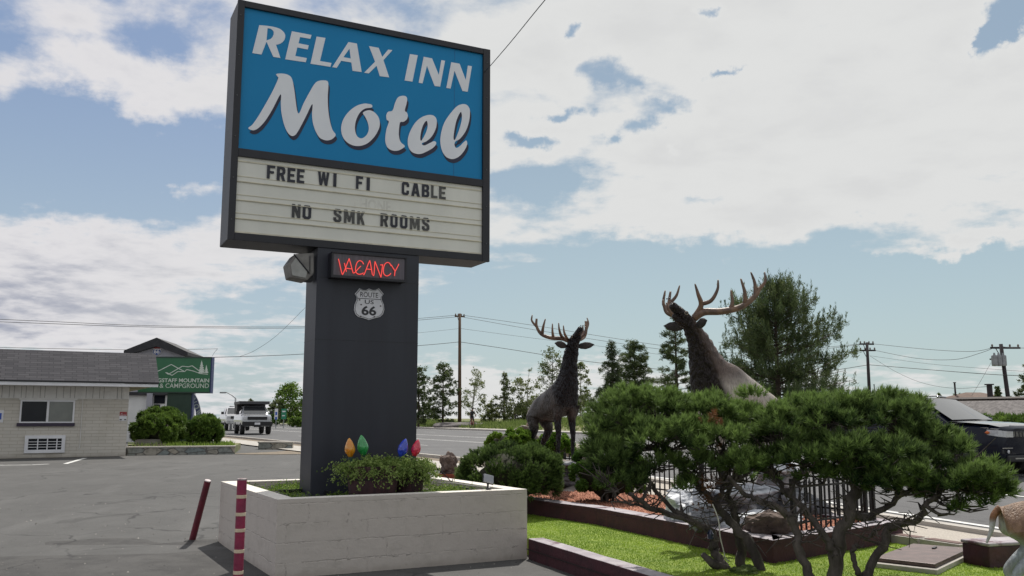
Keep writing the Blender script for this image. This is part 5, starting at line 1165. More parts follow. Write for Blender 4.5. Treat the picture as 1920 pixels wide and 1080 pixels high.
for i, (px, py, dep, sx_, sy_, sz_, lab) in enumerate([(1425, 950, 10.9, .50, .30, .08, 'flat white painted rock shaped like running water, beside the picket fence'), (1395, 972, 10.5, .34, .24, .09, 'blue grey painted rock at the foot of the painted pile, by the bed corner'), (1330, 980, 10.6, .30, .25, .11, 'dark blue painted rock at the front of the red gravel bed, behind the shorter pine'), (1290, 925, 11.2, .36, .3, .2, 'white streaked painted rock low on the pile under the hidden elk')]):
    c = at(px, py, dep); rock(lab, (c.x, c.y, WZ-.02+sz_*.5), (sx_, sy_, sz_*1.4), 60+i, m_prock if i != 2 else m_slate, .2*i, 'painted rocks in the gravel bed')
# ---- low iron picket fence along the road side of the bed
m_iron = material('black_iron', (.012, .012, .013), rough=.45, metal=.5)
def picket_run(a, b, h, z0, lab, sp_=.10):
    a, b = np.array(a), np.array(b); L = np.linalg.norm(b-a); yaw = math.atan2(*(b-a)[::-1]); t = thing('picket_fence', lab, 'fence', (a[0], a[1], z0), yaw, 'black iron picket fences')
    for zz_ in (.09, h-.09): MB().box(0, L, -.010, .010, zz_, zz_+.022).build('rail', m_iron, t)
    for k in range(int(L/sp_)):
        MB().box(-.009, .009, -.009, .009, 0, h-.05, Matrix.Translation((sp_*(k+.5), .0, 0))).add(*(lambda m: ([(-.016, -.012, 0), (.016, -.012, 0), (.016, .012, 0), (-.016, .012, 0), (0, 0, .07)], [(0, 1, 4), (1, 2, 4), (2, 3, 4), (3, 0, 4)]))(0)) if False else None
        pk = MB(); x = sp_*(k+.5); pk.box(x-.009, x+.009, -.0085, .0085, 0, h-.05)
        pk.add([(x-.017, -.012, h-.0498), (x+.017, -.012, h-.0498), (x+.017, .012, h-.0498), (x-.017, .012, h-.0498), (x, 0, h+.025)], [(0, 1, 4), (1, 2, 4), (2, 3, 4), (3, 0, 4), (0, 3, 2, 1)]); pk.build('picket', m_iron, t)
    for x in (0, L): MB().box(x-.02, x+.02, -.02, .02, -.02, h+.02).build('post', m_iron, t)
    return t
picket_run((3.05, 10.05), (4.36, 11.16), .56, WZ-.02, 'low black iron picket fence on the short end of the bed, by the dark boulder')
picket_run((4.30, 11.25), (1.0, 17.4), .56, WZ-.02, 'long low black iron picket fence along the road edge of the gravel bed', .125)
# ================================================================== MOTEL OFFICE AND THE LEFT SIDE
MF = Frame((-12.68, 30.1), .51); MZ = gz(30.1)
mo = thing('motel_office', 'low cream brick motel office with grey shingle roof and one sliding window', 'building', (MF.p[0], MF.p[1], 0), MF.yaw)
m_brick = bpy.data.materials.new('cream_brick'); m_brick.use_nodes = True; N = NT(m_brick.node_tree); b = N.n['Principled BSDF']
v = N.node('ShaderNodeTexCoord').outputs['Object']; s = N.node('ShaderNodeSeparateXYZ'); N.l.new(v, s.inputs[0]); c = N.node('ShaderNodeCombineXYZ')
N.put(c.inputs[0], N.math('ADD', s.outputs[0], s.outputs[1])); N.l.new(s.outputs[2], c.inputs[1])
br = N.node('ShaderNodeTexBrick'); N.l.new(c.outputs[0], br.inputs[0]); br.inputs['Scale'].default_value = 1; br.inputs['Brick Width'].default_value = .42; br.inputs['Row Height'].default_value = .105; br.inputs['Mortar Size'].default_value = .006
br.inputs['Color1'].default_value = (.58, .545, .49, 1); br.inputs['Color2'].default_value = (.53, .50, .45, 1); br.inputs['Mortar'].default_value = (.40, .36, .30, 1)
cc = N.mix(N.step(N.noise(v, 1.2, 6), .45, .75), br.outputs['Color'], N.mix(1.0, br.outputs['Color'], (.86, .85, .82), 'MULTIPLY'))
ft = N.math('SUBTRACT', 1.0, N.step(N.math('ADD', s.outputs[2], N.math('MULTIPLY', N.noise(v, 3, 6), .2)), MZ+.08, MZ+.24)); N.l.new(N.mix(N.math('MULTIPLY', ft, .55), cc, (.26, .23, .19)), b.inputs['Base Color'])
b.inputs['Roughness'].default_value = .7; bp = N.node('ShaderNodeBump'); bp.inputs['Strength'].default_value = .5; bp.inputs['Distance'].default_value = .01; bp.invert = True; N.l.new(br.outputs['Fac'], bp.inputs['Height']); N.l.new(bp.outputs[0], b.inputs['Normal'])
m_shing = bpy.data.materials.new('grey_shingle'); m_shing.use_nodes = True; N = NT(m_shing.node_tree); b = N.n['Principled BSDF']
v = N.node('ShaderNodeTexCoord').outputs['Object']; s = N.node('ShaderNodeSeparateXYZ'); N.l.new(v, s.inputs[0]); c = N.node('ShaderNodeCombineXYZ'); N.l.new(s.outputs[0], c.inputs[0]); N.put(c.inputs[1], N.math('MULTIPLY', s.outputs[2], 1.75))
br = N.node('ShaderNodeTexBrick'); N.l.new(c.outputs[0], br.inputs[0]); br.inputs['Scale'].default_value = 1; br.inputs['Brick Width'].default_value = .33; br.inputs['Row Height'].default_value = .12; br.inputs['Mortar Size'].default_value = .010; br.inputs['Bias'].default_value = -.1
br.inputs['Color1'].default_value = (.078, .075, .084, 1); br.inputs['Color2'].default_value = (.046, .045, .053, 1); br.inputs['Mortar'].default_value = (.032, .032, .037, 1); br.offset = .37
N.l.new(br.outputs['Color'], b.inputs['Base Color']); b.inputs['Roughness'].default_value = .95
m_fascia = material('white_trim', (.74, .74, .77), (.66, .66, .69), 3, .55); m_panel = material('ribbed_panel', (.70, .69, .67), (.62, .61, .59), 5, .6); m_soffit = material('soffit', (.50, .43, .32), (.42, .36, .27), 3, .8)
m_win = material('window_dark', (.006, .008, .014), (.010, .012, .018), 2, .12, spec=.25); m_win2 = material('window_reflect', (.17, .18, .165), (.12, .13, .12), 1.5, .12, spec=.8); m_trimpurple = material('sill_purple', (.035, .025, .05), rough=.6)
LX = -13.0
MB().box(LX, 0, 0, 7.5, MZ-.3, 2.279).build('wall', m_brick, mo)
pm = MB(); pm.box(LX, -.0, -.012, 7.5, 2.28, 2.70)
x = LX
while x < -.05:
    pm.box(x, x+.02, -.03, -.0122, 2.28, 2.66); x += .235 if int(x*10) % 3 else .15
pm.box(LX, 0, -.04, -.0123, 2.265, 2.2795); pmo = pm.build('ribbed_panel', m_panel, mo)
x = LX+.06
while x < -.1:
    gv = MB().box(x, x+.012, -.0135, -.0121, 2.285, 2.655); gv.build('groove', material('groove_shadowgap', (.20, .19, .18), rough=.9), pmo); x += .20 if int(x*7) % 2 else .13
RO_ = .35; E0, E1, R1 = 2.655, 2.81, MF.sp(150, 659, RO_)[1]; RX = .80
rf = MB(); rv = [(LX, -.82, E1), (RX, -.82, E1), (RX, RO_, R1), (LX, RO_, R1), (LX, 8.2, R1-.25), (RX, 8.2, R1-.25)]
rv2 = [(a, b_, z-.06) for a, b_, z in rv]; rf.add(rv+rv2, [(0, 1, 2, 3), (3, 2, 5, 4), (6, 7, 8, 9), (9, 8, 11, 10), (0, 1, 7, 6), (1, 2, 8, 7), (2, 5, 11, 8), (5, 4, 10, 11), (0, 3, 9, 6), (3, 4, 10, 9)])
ro = rf.build('roof', m_shing, mo)
MB().box(LX, RX-.02, -.80, -.77, E0, E1-.062).build('fascia', m_fascia, mo); MB().box(LX, RX, -.835, -.802, E1-.045, E1-.012).build('drip_edge', material('drip_edge', (.02, .02, .022), rough=.6), mo)
MB().box(LX, RX-.03, -.769, 7.9, 2.702, 2.735).build('soffit', m_soffit, mo)
gm = MB(); gm.add([(RX-.06, -.76, 2.735), (RX-.06, RO_, R1-.08), (RX-.06, 8.1, R1-.33), (RX-.06, 8.1, 2.735), (RX-.08, -.76, 2.735), (RX-.08, RO_, R1-.08), (RX-.08, 8.1, R1-.33), (RX-.08, 8.1, 2.735)], [(0, 1, 2, 3), (4, 7, 6, 5), (0, 1, 5, 4), (1, 2, 6, 5), (2, 3, 7, 6), (0, 4, 7, 3)]); gm.build('gable', m_panel, mo)
w0, w1, wz0, wz1 = -3.15, -1.60, 1.50, 2.215
wf = MB(); 
for a in ((w0, w0+.05, wz0, wz1), (w1-.05, w1, wz0, wz1), (w0+.0501, w1-.0501, wz1-.045, wz1), (w0+.0501, w1-.0501, wz0, wz0+.04), (-2.40, -2.335, wz0+.0401, wz1-.0451)): wf.box(a[0], a[1], -.045, .01, a[2], a[3])
wo = wf.build('window', m_fascia, mo); MB().box(w0+.051, -2.401, -.018, -.004, wz0+.041, wz1-.046).build('pane', m_win, wo); MB().box(-2.334, w1-.051, -.026, -.004, wz0+.041, wz1-.046).build('pane', m_win2, wo)
MB().box(w0-.06, w1+.03, -.08, -.0005, wz0-.105, wz0-.003).build('sill', m_trimpurple, wo); MB().box(w0-.04, w1+.06, -.07, -.0135, wz1+.004, wz1+.05).build('lintel', m_panel, wo)
a0, a1, az0, az1 = -2.95, -1.81, .565, 1.11
am = MB(); 
for a in ((a0, a0+.10, az0, az1), (a1-.10, a1, az0, az1), (a0+.1001, a1-.1001, az1-.10, az1), (a0+.1001, a1-.1001, az0, az0+.10)): am.box(a[0], a[1], -.06, .01, a[2], a[3])
ao = am.build('air_conditioner', m_fascia, mo); MB().box(a0+.101, a1-.101, -.012, -.003, az0+.101, az1-.101).build('intake', m_win, ao)
gg = MB()
for k in range(1, 4): gg.box(a0+.101, a1-.101, -.04, -.0125, az0+.09+k*.083, az0+.107+k*.083)
for k in range(1, 4): gg.box(a0+.10+k*.27-.02, a0+.10+k*.27+.01, -.045, -.0405, az0+.101, az1-.101)
gg.build('grille', m_fascia, ao)
cn = MB(); cn.tube([(-1.38, -.02, 2.27), (-1.38, -.02, .75), (-1.4, -.02, .68)], .012, 6); cn.build('conduit', m_panel, mo)
def placard(px0, px1, py0, py1, bg, rows, name):
    x0, z1 = MF.sp(px0, py0); x1, z0 = MF.sp(px1, py1); p = MB().box(x0, x1, -.02, -.003, z0, z1).build(name, bg, mo); return p, x0, x1, z0, z1
m_redp = material('placard_red', (.33, .045, .05), rough=.5); m_bluep = material('placard_blue', (.02, .10, .45), rough=.5)
p, x0, x1, z0, z1 = placard(224.5, 237, 772, 789, m_fascia, 0, 'placard')
MB().box(x0, x1, -.023, -.0202, z0+(z1-z0)*.52, z1).build('band', m_redp, p)
k_ = MB(); text_into(k_, 'NO', x0+.04, x0+.085, z1-.08, z1-.04, -.025, -.0232); text_into(k_, 'PARKING', x0+.02, x1-.02, z1-.14, z1-.095, -.025, -.0232); k_.build('lettering', m_fascia, p)
k_ = MB(); k_.box(x0+.01, x0+.075, -.0225, -.0202, z0+.02, z0+.055); k_.box(x1-.075, x1-.01, -.0225, -.0202, z0+.02, z0+.055); k_.build('pictogram', m_ink, p)
p, x0, x1, z0, z1 = placard(-10, 5.5, 769, 792, m_fascia, 0, 'placard'); MB().box(x0+.05, x1-.05, -.023, -.0202, z0+.09, z1-.09).build('symbol', m_bluep, p)
# ---- flagstone walls and shrub bed
m_flag = bpy.data.materials.new('flagstone'); m_flag.use_nodes = True; N = NT(m_flag.node_tree); b = N.n['Principled BSDF']
v = N.node('ShaderNodeTexCoord').outputs['Object']; mp = N.node('ShaderNodeMapping'); N.l.new(v, mp.inputs[0]); mp.inputs['Scale'].default_value = (2.0, 2.0, 3.6)
vo = N.node('ShaderNodeTexVoronoi'); N.l.new(mp.outputs[0], vo.inputs['Vector']); vo.inputs['Scale'].default_value = 1
ve = N.node('ShaderNodeTexVoronoi', feature='DISTANCE_TO_EDGE'); N.l.new(mp.outputs[0], ve.inputs['Vector']); ve.inputs['Scale'].default_value = 1
sc_ = N.node('ShaderNodeSeparateColor'); N.l.new(vo.outputs['Color'], sc_.inputs[0])
cc = N.mix(sc_.outputs[0], (.20, .235, .235), (.38, .34, .28)); cc = N.mix(N.step(N.noise(v, 9, 6), .4, .7), cc, N.mix(1, cc, (.6, .6, .6), 'MULTIPLY')); ed = N.step(ve.outputs['Distance'], .01, .04)
N.l.new(N.mix(ed, (.13, .12, .11), cc), b.inputs['Base Color']); b.inputs['Roughness'].default_value = .9
bp = N.node('ShaderNodeBump'); bp.inputs['Strength'].default_value = .8; bp.inputs['Distance'].default_value = .03; N.l.new(ed, bp.inputs['Height']); N.l.new(bp.outputs[0], b.inputs['Normal'])
def stone_wall(px0, px1, top, bot, dep, depth, lab, yaw=.33):
    p = at(px0, bot, dep); q = Frame((p.x, p.y), yaw); L = q.sp(px1, bot)[0]; zt = q.sp((px0+px1)/2, top)[1]; z0 = gz(dep)
    t = thing('stone_wall', lab, 'wall', (p.x, p.y, 0), yaw, 'flagstone walls by the lot edge')
    MB().box(0, L, 0, depth, z0-.3, zt-.05).build('wall', m_flag, t); mb = MB(); mb.box(-.03, L+.03, -.03, depth+.03, zt-.049, zt); mb.build('cap', m_conc, t, bevel=.01); return q, L, zt
q, L, zt = stone_wall(238, 440, 836.5, 855, 30.4, .32, 'long low flagstone wall with pale cap between the office corner and the shrubs', .33)
fill = MB(); P_ = [q.w(.0, .33), q.w(L-.0, .33), q.w(L+.4, 5.2), q.w(-.5, 7.5)]; struct(fill.prism([(p.x, p.y) for p in P_], .0, zt-.04), 'shrub_bed', m_verge)
MB().box(L-.30, L+.06, -.02, .36, 0, .1)
stone_wall(484, 548, 828, 843.5, 35.6, .45, 'short block of flagstone wall standing alone by the sidewalk', .15)
m_clip = foliage('clipped_shrub', (.040, .085, .014), (.17, .26, .05), .35)
for (a, b_, tp, bt, dep, n, lab) in [(258, 352, 768, 836, 33.6, 12000, 'tall rounded green shrub behind the flagstone wall, nearest the office'), (258, 332, 780, 838, 32.2, 11000, 'rounded green shrub just inside the flagstone wall, in front of the taller one'), (353, 420, 780, 838, 32.9, 9000, 'dark round shrub on a short stem at the sidewalk end of the flagstone wall')]:
    l, r_ = bpx(a, b_, tp, bt, dep); bush(lab, l, r_, n, int(a+dep*7), m_clip, 'leaf', clumps=90, leaf=(.075, .022), tone=(.15, .8), lump=.22, group='clipped shrubs by the office')
rr = np.random.default_rng(9); n = 2600; Pq = np.array([tuple(q.w(rr.uniform(.1, L), .4+rr.uniform(0, 3), zt-.03)) for _ in range(n)]); D = rr.normal(size=(n, 3))*.4; D[:, 2] = 1; D /= np.linalg.norm(D, axis=1, keepdims=True)
V, F = needles(Pq, D, rr.uniform(.06, .22, n), .014, rr); tag(np_mesh('weed_grass', V, F, m_weed, tint=rr.uniform(.3, 1, n)), 'tufts of weedy grass in the shrub bed behind the flagstone wall', 'grass', kind='stuff')
# steps of the stone terrace beside the office
sm_ = thing('garden_steps', 'stone garden steps tucked between the office corner and the shrubs', 'steps', tuple(q.w(.15, .6, 0)), .33)
for k in range(4): MB().box(.0, 1.0, k*.7, k*.7+1.2, zt-.06, zt+.05+k*.16).build('step', (m_dirt, m_conc)[k % 2] if k < 3 else m_flag, sm_)
# ---- lodge building with gable and route shield
LD = 46.0; p = at(295, 780, LD); LF = Frame((p.x, p.y), .12); lz = gz(LD)
lo = thing('lodge_building', 'white lodge with black roofed grey gable tower rising behind the motel office', 'building', (p.x, p.y, 0), .12)
m_lodge = material('lodge_grey', (.36, .36, .40), (.32, .32, .36), 2, .7); m_lwhite = material('lodge_white', (.74, .74, .73), (.66, .66, .65), 1.5, .7); m_lroof = material('lodge_roof', (.018, .018, .022), (.03, .03, .035), 3, .7)
ap = LF.sp(297, 634); el_ = LF.sp(236, 658); er = LF.sp(355, 661)
MB().plate([[(el_[0]+.28, lz), (er[0]-.28, lz), (er[0]-.28, er[1]), (ap[0], ap[1]-.42), (el_[0]+.28, el_[1])]], 0, 3.2).build('gable_tower', m_lodge, lo)
MB().plate([[(el_[0], el_[1]), (ap[0], ap[1]), (er[0], er[1]), (er[0], er[1]-.16), (er[0]-.22, er[1]-.20), (ap[0], ap[1]-.44), (el_[0]+.22, el_[1]-.2), (el_[0], el_[1]-.16)]], -.35, 3.6).build('roof', m_lroof, lo)
sa, sz1 = LF.sp(287, 648); sb, sz0 = LF.sp(302.5, 667); cxs, czs = (sa+sb)/2, (sz0+sz1)/2
def shield_pts(cx_, cz_, w, h): return [(cx_+a*w, cz_+b_*h) for a, b_ in ((0, .5), (-.2, .44), (-.36, .48), (-.5, .32), (-.42, .14), (-.5, -.1), (-.40, -.3), (0, -.5), (.40, -.3), (.5, -.1), (.42, .14), (.5, .32), (.36, .48), (.2, .44))]
shl = MB().plate([shield_pts(cxs, czs, sb-sa, sz1-sz0)], -.06, -.002).build('route_shield', m_fascia, lo)
bl = MB(); bl.plate([[(a, b_) for a, b_ in shield_pts(cxs, czs-.02, (sb-sa)*.9, (sz1-sz0)*.86) if b_ < czs+.09]], -.075, -.0602); bl.build('field', material('shield_blue', (.03, .07, .25), rough=.5), shl)
bl = MB(); bl.box(cxs-.17, cxs+.17, -.075, -.0602, czs+.10, czs+.19); bl.build('band', m_redp, shl)
bl = MB(); text_into(bl, '66', cxs-.14, cxs+.14, czs-.15, czs+.06, -.085, -.0752, .03); bl.build('lettering', m_fascia, shl)
# low white wing with dark windows
wa = LF.sp(238, 752)[0]; wb = LF.sp(316, 752)[0]; wz = LF.sp(280, 742)[1]
wg = MB().box(wa-1.2, wb+.3, -.8, 3.0, lz, wz).build('wing', m_lwhite, lo); MB().box(wa-1.4, wb+.4, -1.0, 3.2, wz+.001, wz+.16).build('wing_roof', m_lroof, lo)
for px in (299, 304.5): a_, z_ = LF.sp(px, 770); wo2 = MB().box(a_-.06, a_+.08, -.83, -.79, z_-.05, z_+.30).build('window', m_win, lo)
a_, z_ = LF.sp(306, 746); MB().box(a_-.22, a_+.30, -.835, -.79, z_-.30, z_+.2).build('window', m_win, lo)
a_, z0_ = LF.sp(290, 786); MB().box(a_-.17, a_+.10, -1.05, -.84, lz, LF.sp(290, 738)[1]).build('post', m_lodge, lo)
# ---- green campground sign on a pylon
GD = 37.5; p = at(345, 785, GD); GF = Frame((p.x, p.y), .10)
cs = thing('campground_sign', 'green campground sign with white mountain outline on a dark pylon behind the shrubs', 'sign', (p.x, p.y, 0), .10)
m_gsign = material('sign_green', (.018, .115, .050), (.022, .13, .058), 1.5, .4); m_gpyl = material('pylon_green', (.020, .045, .036), (.028, .055, .045), 2, .6); m_sedge = material('sign_edge', (.02, .03, .12), rough=.5)
gx1, gz1 = GF.sp(395.5, 671.5); gx0, gz0 = GF.sp(258, 734.5)
MB().box(gx0, gx1+.05, .012, .45, gz0-.05, gz1+.05).build('cabinet', m_sedge, cs); fc = MB().box(gx0+.02, gx1, -.004, .011, gz0, gz1).build('face', m_gsign, cs)
fr = MB(); 
for a in ((gx0, gx1+.05, gz1+.0005, gz1+.05), (gx0, gx1+.05, gz0-.05, gz0-.0005)): fr.box(a[0], a[1], -.03, .0119, a[2], a[3])
fr.build('frame', m_gpyl, cs)
m_line2 = material('sign_white', (.62, .68, .64), rough=.5); G2 = lambda x, y: GF.sp(220+x/4.5, 620+y/4.5)
def ribbon(mb, pts, w, y0=-.009, y1=-.0045):
    P = [np.array(G2(*p)) for p in pts]; 
    for a, b_ in zip(P[:-1], P[1:]):
        d = b_-a; n_ = np.array([-d[1], d[0]])/np.linalg.norm(d)*w/2; mb.plate([[tuple(a-n_), tuple(b_-n_), tuple(b_+n_), tuple(a+n_)]], y0, y1)
ml = MB(); ribbon(ml, [(300, 360), (362, 333), (455, 285), (515, 318), (568, 345)], .03); ml.build('mountain_line', m_line2, fc)
ml = MB(); ribbon(ml, [(408, 352), (432, 368), (500, 328), (548, 300), (600, 305), (632, 296), (700, 345)], .03, -.0096, -.005); ml.build('mountain_line', m_line2, fc)
ml = MB(); ribbon(ml, [(420, 355), (462, 378), (510, 345), (570, 345), (585, 328), (640, 340), (700, 362), (765, 368)], .028, -.0102, -.0056); ml.build('mountain_line', m_line2, fc)
def emblem_tree(px, top, bot, w):
    m_ = MB(); k = 5
    for i in range(k):
        a, b_ = top+(bot-top)*i/(k+.6), top+(bot-top)*(i+1.5)/(k+.6); ww = w*(.25+.75*i/(k-1)); m_.plate([[G2(px, a), G2(px-ww, b_), G2(px+ww, b_)]], -.0112-.0004*i, -.0066)
    m_.plate([[G2(px-4, bot-16), G2(px-4, bot), G2(px+4, bot), G2(px+4, bot-16)]], -.0140, -.0066); m_.build('tree_emblem', m_line2, fc)
emblem_tree(712, 250, 358, 34); emblem_tree(752, 288, 358, 20)
tx = MB()
a1, z0 = G2(774, 437); _, z1 = G2(774, 404); ag, _ = G2(358, 437); wd1 = (a1-ag)/13.4*3.2
text_into(tx, 'FLAGSTAFF MOUNTAIN', ag-wd1+.02, a1, z0, z1, -.009, -.0045, .02)
a1, z0 = G2(772, 484); _, z1 = G2(772, 446); a0, _ = G2(357, 484); text_into(tx, '& CAMPGROUND', a0, a1, z0, z1, -.009, -.0045, .004); tx.build('lettering', m_line2, fc)
px0, _ = GF.sp(312, 760); px1, _ = GF.sp(357.5, 760); MB().box(px0, px1, .05, .40, gz(GD)-.2, gz0-.051).build('pylon', m_gpyl, cs); MB().box(px1+.0005, px1+.045, .07, .38, gz(GD)-.2, gz0-.052).build('pylon_edge', m_sedge, cs)
# feather banner
BD = 38.5; p = at(368, 785, BD); BF = Frame((p.x, p.y), .1); fb_ = thing('feather_banner', 'curved blue grey feather banner flying beside the green sign pylon', 'banner', (p.x, p.y, 0), .1)
B2 = lambda x, y: BF.sp(220+x/4.5, 620+y/4.5)
oc = catmull([(628, 535), (650, 540), (672, 575), (690, 625), (702, 680), (712, 722)], 6, False); ic = catmull([(664, 722), (660, 680), (652, 640), (640, 605), (628, 585)], 6, False)
fbo = MB().plate([[B2(*a) for a in oc+ic]], -.012, .0).build('flag', material('banner_blue', (.13, .14, .27), (.10, .11, .21), 3, .7), fb_)
MB().tube([(BF.sp(*((220+a/4.5), (620+b_/4.5)))[0]+.01, .006, B2(a, b_)[1]) for a, b_ in oc]+[(B2(720, 790)[0], .006, gz(BD))], .02, 6).build('pole', m_fascia, fb_)
bt = MB()
for i, ch in enumerate('NOW'):
    cx_, cz_ = B2(*[(646, 590), (668, 640), (684, 692)][i]); k_ = MB(); text_into(k_, ch, -.10, .10, -.11, .11, -.018, -.0125, .02); an = -1.2
    bt.add([(cx_+a*math.cos(an)-z_*math.sin(an), y_, cz_+a*math.sin(an)+z_*math.cos(an)) for a, y_, z_ in k_.v], k_.f)
bt.build('lettering', m_line2, fbo)

# ================================================================== VEHICLES
m_tyre = material('tyre', (.012, .012, .012), (.02, .02, .02), 9, .85); m_rim = material('rim', (.30, .30, .31), rough=.35, metal=.7); m_carglass = material('car_glass', (.03, .033, .036), rough=.06, spec=1.0, coat=1.0)
m_plastic = material('black_trim', (.014, .014, .016), rough=.6); m_lamp = material('headlamp', (.55, .56, .58), (.4, .4, .42), 12, .12, coat=.8); m_amber = material('amber_lamp', (.60, .14, .03), rough=.2); m_chrome = material('chrome', (.55, .55, .56), rough=.2, metal=.9)
def wheel(t, x, y, r, w):
    M_ = Matrix.Translation((x, y, r)) @ Matrix.Rotation(math.pi/2, 4, 'X')
    ty = MB().lathe([(r*.6, -w/2), (r*.93, -w/2), (r, -w*.3), (r, w*.3), (r*.93, w/2), (r*.6, w/2)], 26, M=M_).build('wheel', m_tyre, t, smooth=True)
    MB().lathe([(.03, -w*.40), (r*.62, -w*.42), (r*.64, 0), (r*.62, w*.42), (.03, w*.40)], 20, M=M_).build('rim', m_rim, ty)
    s_ = 1 if y > 0 else -1; sp_ = MB()
    for k in range(5): a = k*PI2/5; sp_.box(.05, r*.58, -.03, .03, 0, .02, Matrix.Translation((x, y+s_*w*.43, r)) @ Matrix.Rotation(a, 4, 'Y') @ Matrix.Rotation(-s_*math.pi/2, 4, 'X'))
    sp_.build('spoke', m_rim, ty)
def shell(st, mat, name, t, bevel=.0, smooth=True):
    """loft: stations of (x, [(halfwidth, z), ...]) mirrored"""
    mb = MB(); n = len(st[0][1]); V = []
    for x, pr in st:
        for w, z in pr: V.append((x, w, z))
        for w, z in reversed(pr): V.append((x, -w, z))
    k = 2*n; F = [(i*k+j, i*k+(j+1) % k, (i+1)*k+(j+1) % k, (i+1)*k+j) for i in range(len(st)-1) for j in range(k)]
    F += [tuple(range(k)), tuple((len(st)-1)*k+j for j in reversed(range(k)))]
    o = mb.add(V, F).build(name, mat, t, smooth=smooth)
    if smooth: 
        for p_ in o.data.polygons: p_.use_smooth = True
        es = o.modifiers.new('e', 'EDGE_SPLIT'); es.split_angle = rad(38)
    return o
m_navy2 = material('suv_paint', (.004, .006, .014), (.006, .008, .018), 1, .25, coat=.12, spec=.2)
h = math.atan2(-.873, .487)
hv = np.array([.487, -.873]); rvv = np.array([-.873, -.487]); fc_ = np.array([at(1866, 880, 19.9).x, 19.9]); cpos = fc_-hv*2.2-rvv*.91
su = thing('parked_suv', 'dark navy sport utility car with silver roof rails on the road behind the twisted pines', 'car', (cpos[0], cpos[1], gz(cpos[1])), h); su.name = 'suv'; su.scale = (1.07, 1.07, 1.07)
def body_prof(w, hood, low=.30): return [(w*.80, low), (w*.97, low+.10), (w, .62), (w*.985, .80), (w*.94, hood-.05), (w*.80, hood+.0), (w*.35, hood+.028)]
shell([(2.20, body_prof(.74, .95, .34)), (2.14, body_prof(.84, 1.0, .30)), (1.95, body_prof(.90, 1.035)), (1.55, body_prof(.91, 1.06)), (1.0, body_prof(.91, 1.08)), (.0, body_prof(.91, 1.09)), (-1.2, body_prof(.91, 1.10)), (-1.9, body_prof(.90, 1.10)), (-2.15, body_prof(.84, 1.06)), (-2.22, body_prof(.76, 1.0, .4))], m_navy2, 'body', su)
def top_prof(w0, z0, w1, z1): return [(w0, z0), (w0*.4+w1*.6, z0*.38+z1*.62), (w1, z1-.05), (w1*.86, z1), (w1*.4, z1+.02)]
shell([(1.02, top_prof(.80, 1.04, .78, 1.11)), (.62, top_prof(.84, 1.04, .72, 1.36)), (.22, top_prof(.86, 1.04, .67, 1.58)), (-.2, top_prof(.87, 1.04, .66, 1.64)), (-1.2, top_prof(.87, 1.04, .66, 1.63)), (-1.8, top_prof(.84, 1.04, .64, 1.55)), (-2.12, top_prof(.80, 1.04, .70, 1.12))], m_navy2, 'cabin', su)
hd = MB(); hs = [(2.12, .70, 1.006), (1.95, .80, 1.055), (1.55, .83, 1.088), (1.06, .84, 1.115)]; ys_ = (-1, -.6, -.2, .2, .6, 1)
V_ = [(x, w*q, z+.022*(1-q*q)+.004) for x, w, z in hs for q in ys_]; hd.add(V_, [(i*6+j, i*6+j+1, i*6+j+7, i*6+j+6) for i in range(3) for j in range(5)])
hd.build('hood', material('hood_glint_paint', (.02, .022, .03), (.026, .028, .036), 1, .28, coat=1.0, spec=.9), su, smooth=True)  # sun glint put into a lighter, glossier copy of the body paint
ws = MB(); P4 = [(1.06, .70, 1.135), (1.06, -.70, 1.135), (.27, -.60, 1.585), (.27, .60, 1.585)]; off = Vector((.5, 0, .87))*.02
mid = [((1.10-.0, 0, 1.15)), ((.30, 0, 1.615))]
ws.add([tuple(Vector(p)+off) for p in P4]+[tuple(Vector(p)+off) for p in mid], [(0, 4, 5, 3), (4, 1, 2, 5)]); ws.build('windshield', m_carglass, su, smooth=True)
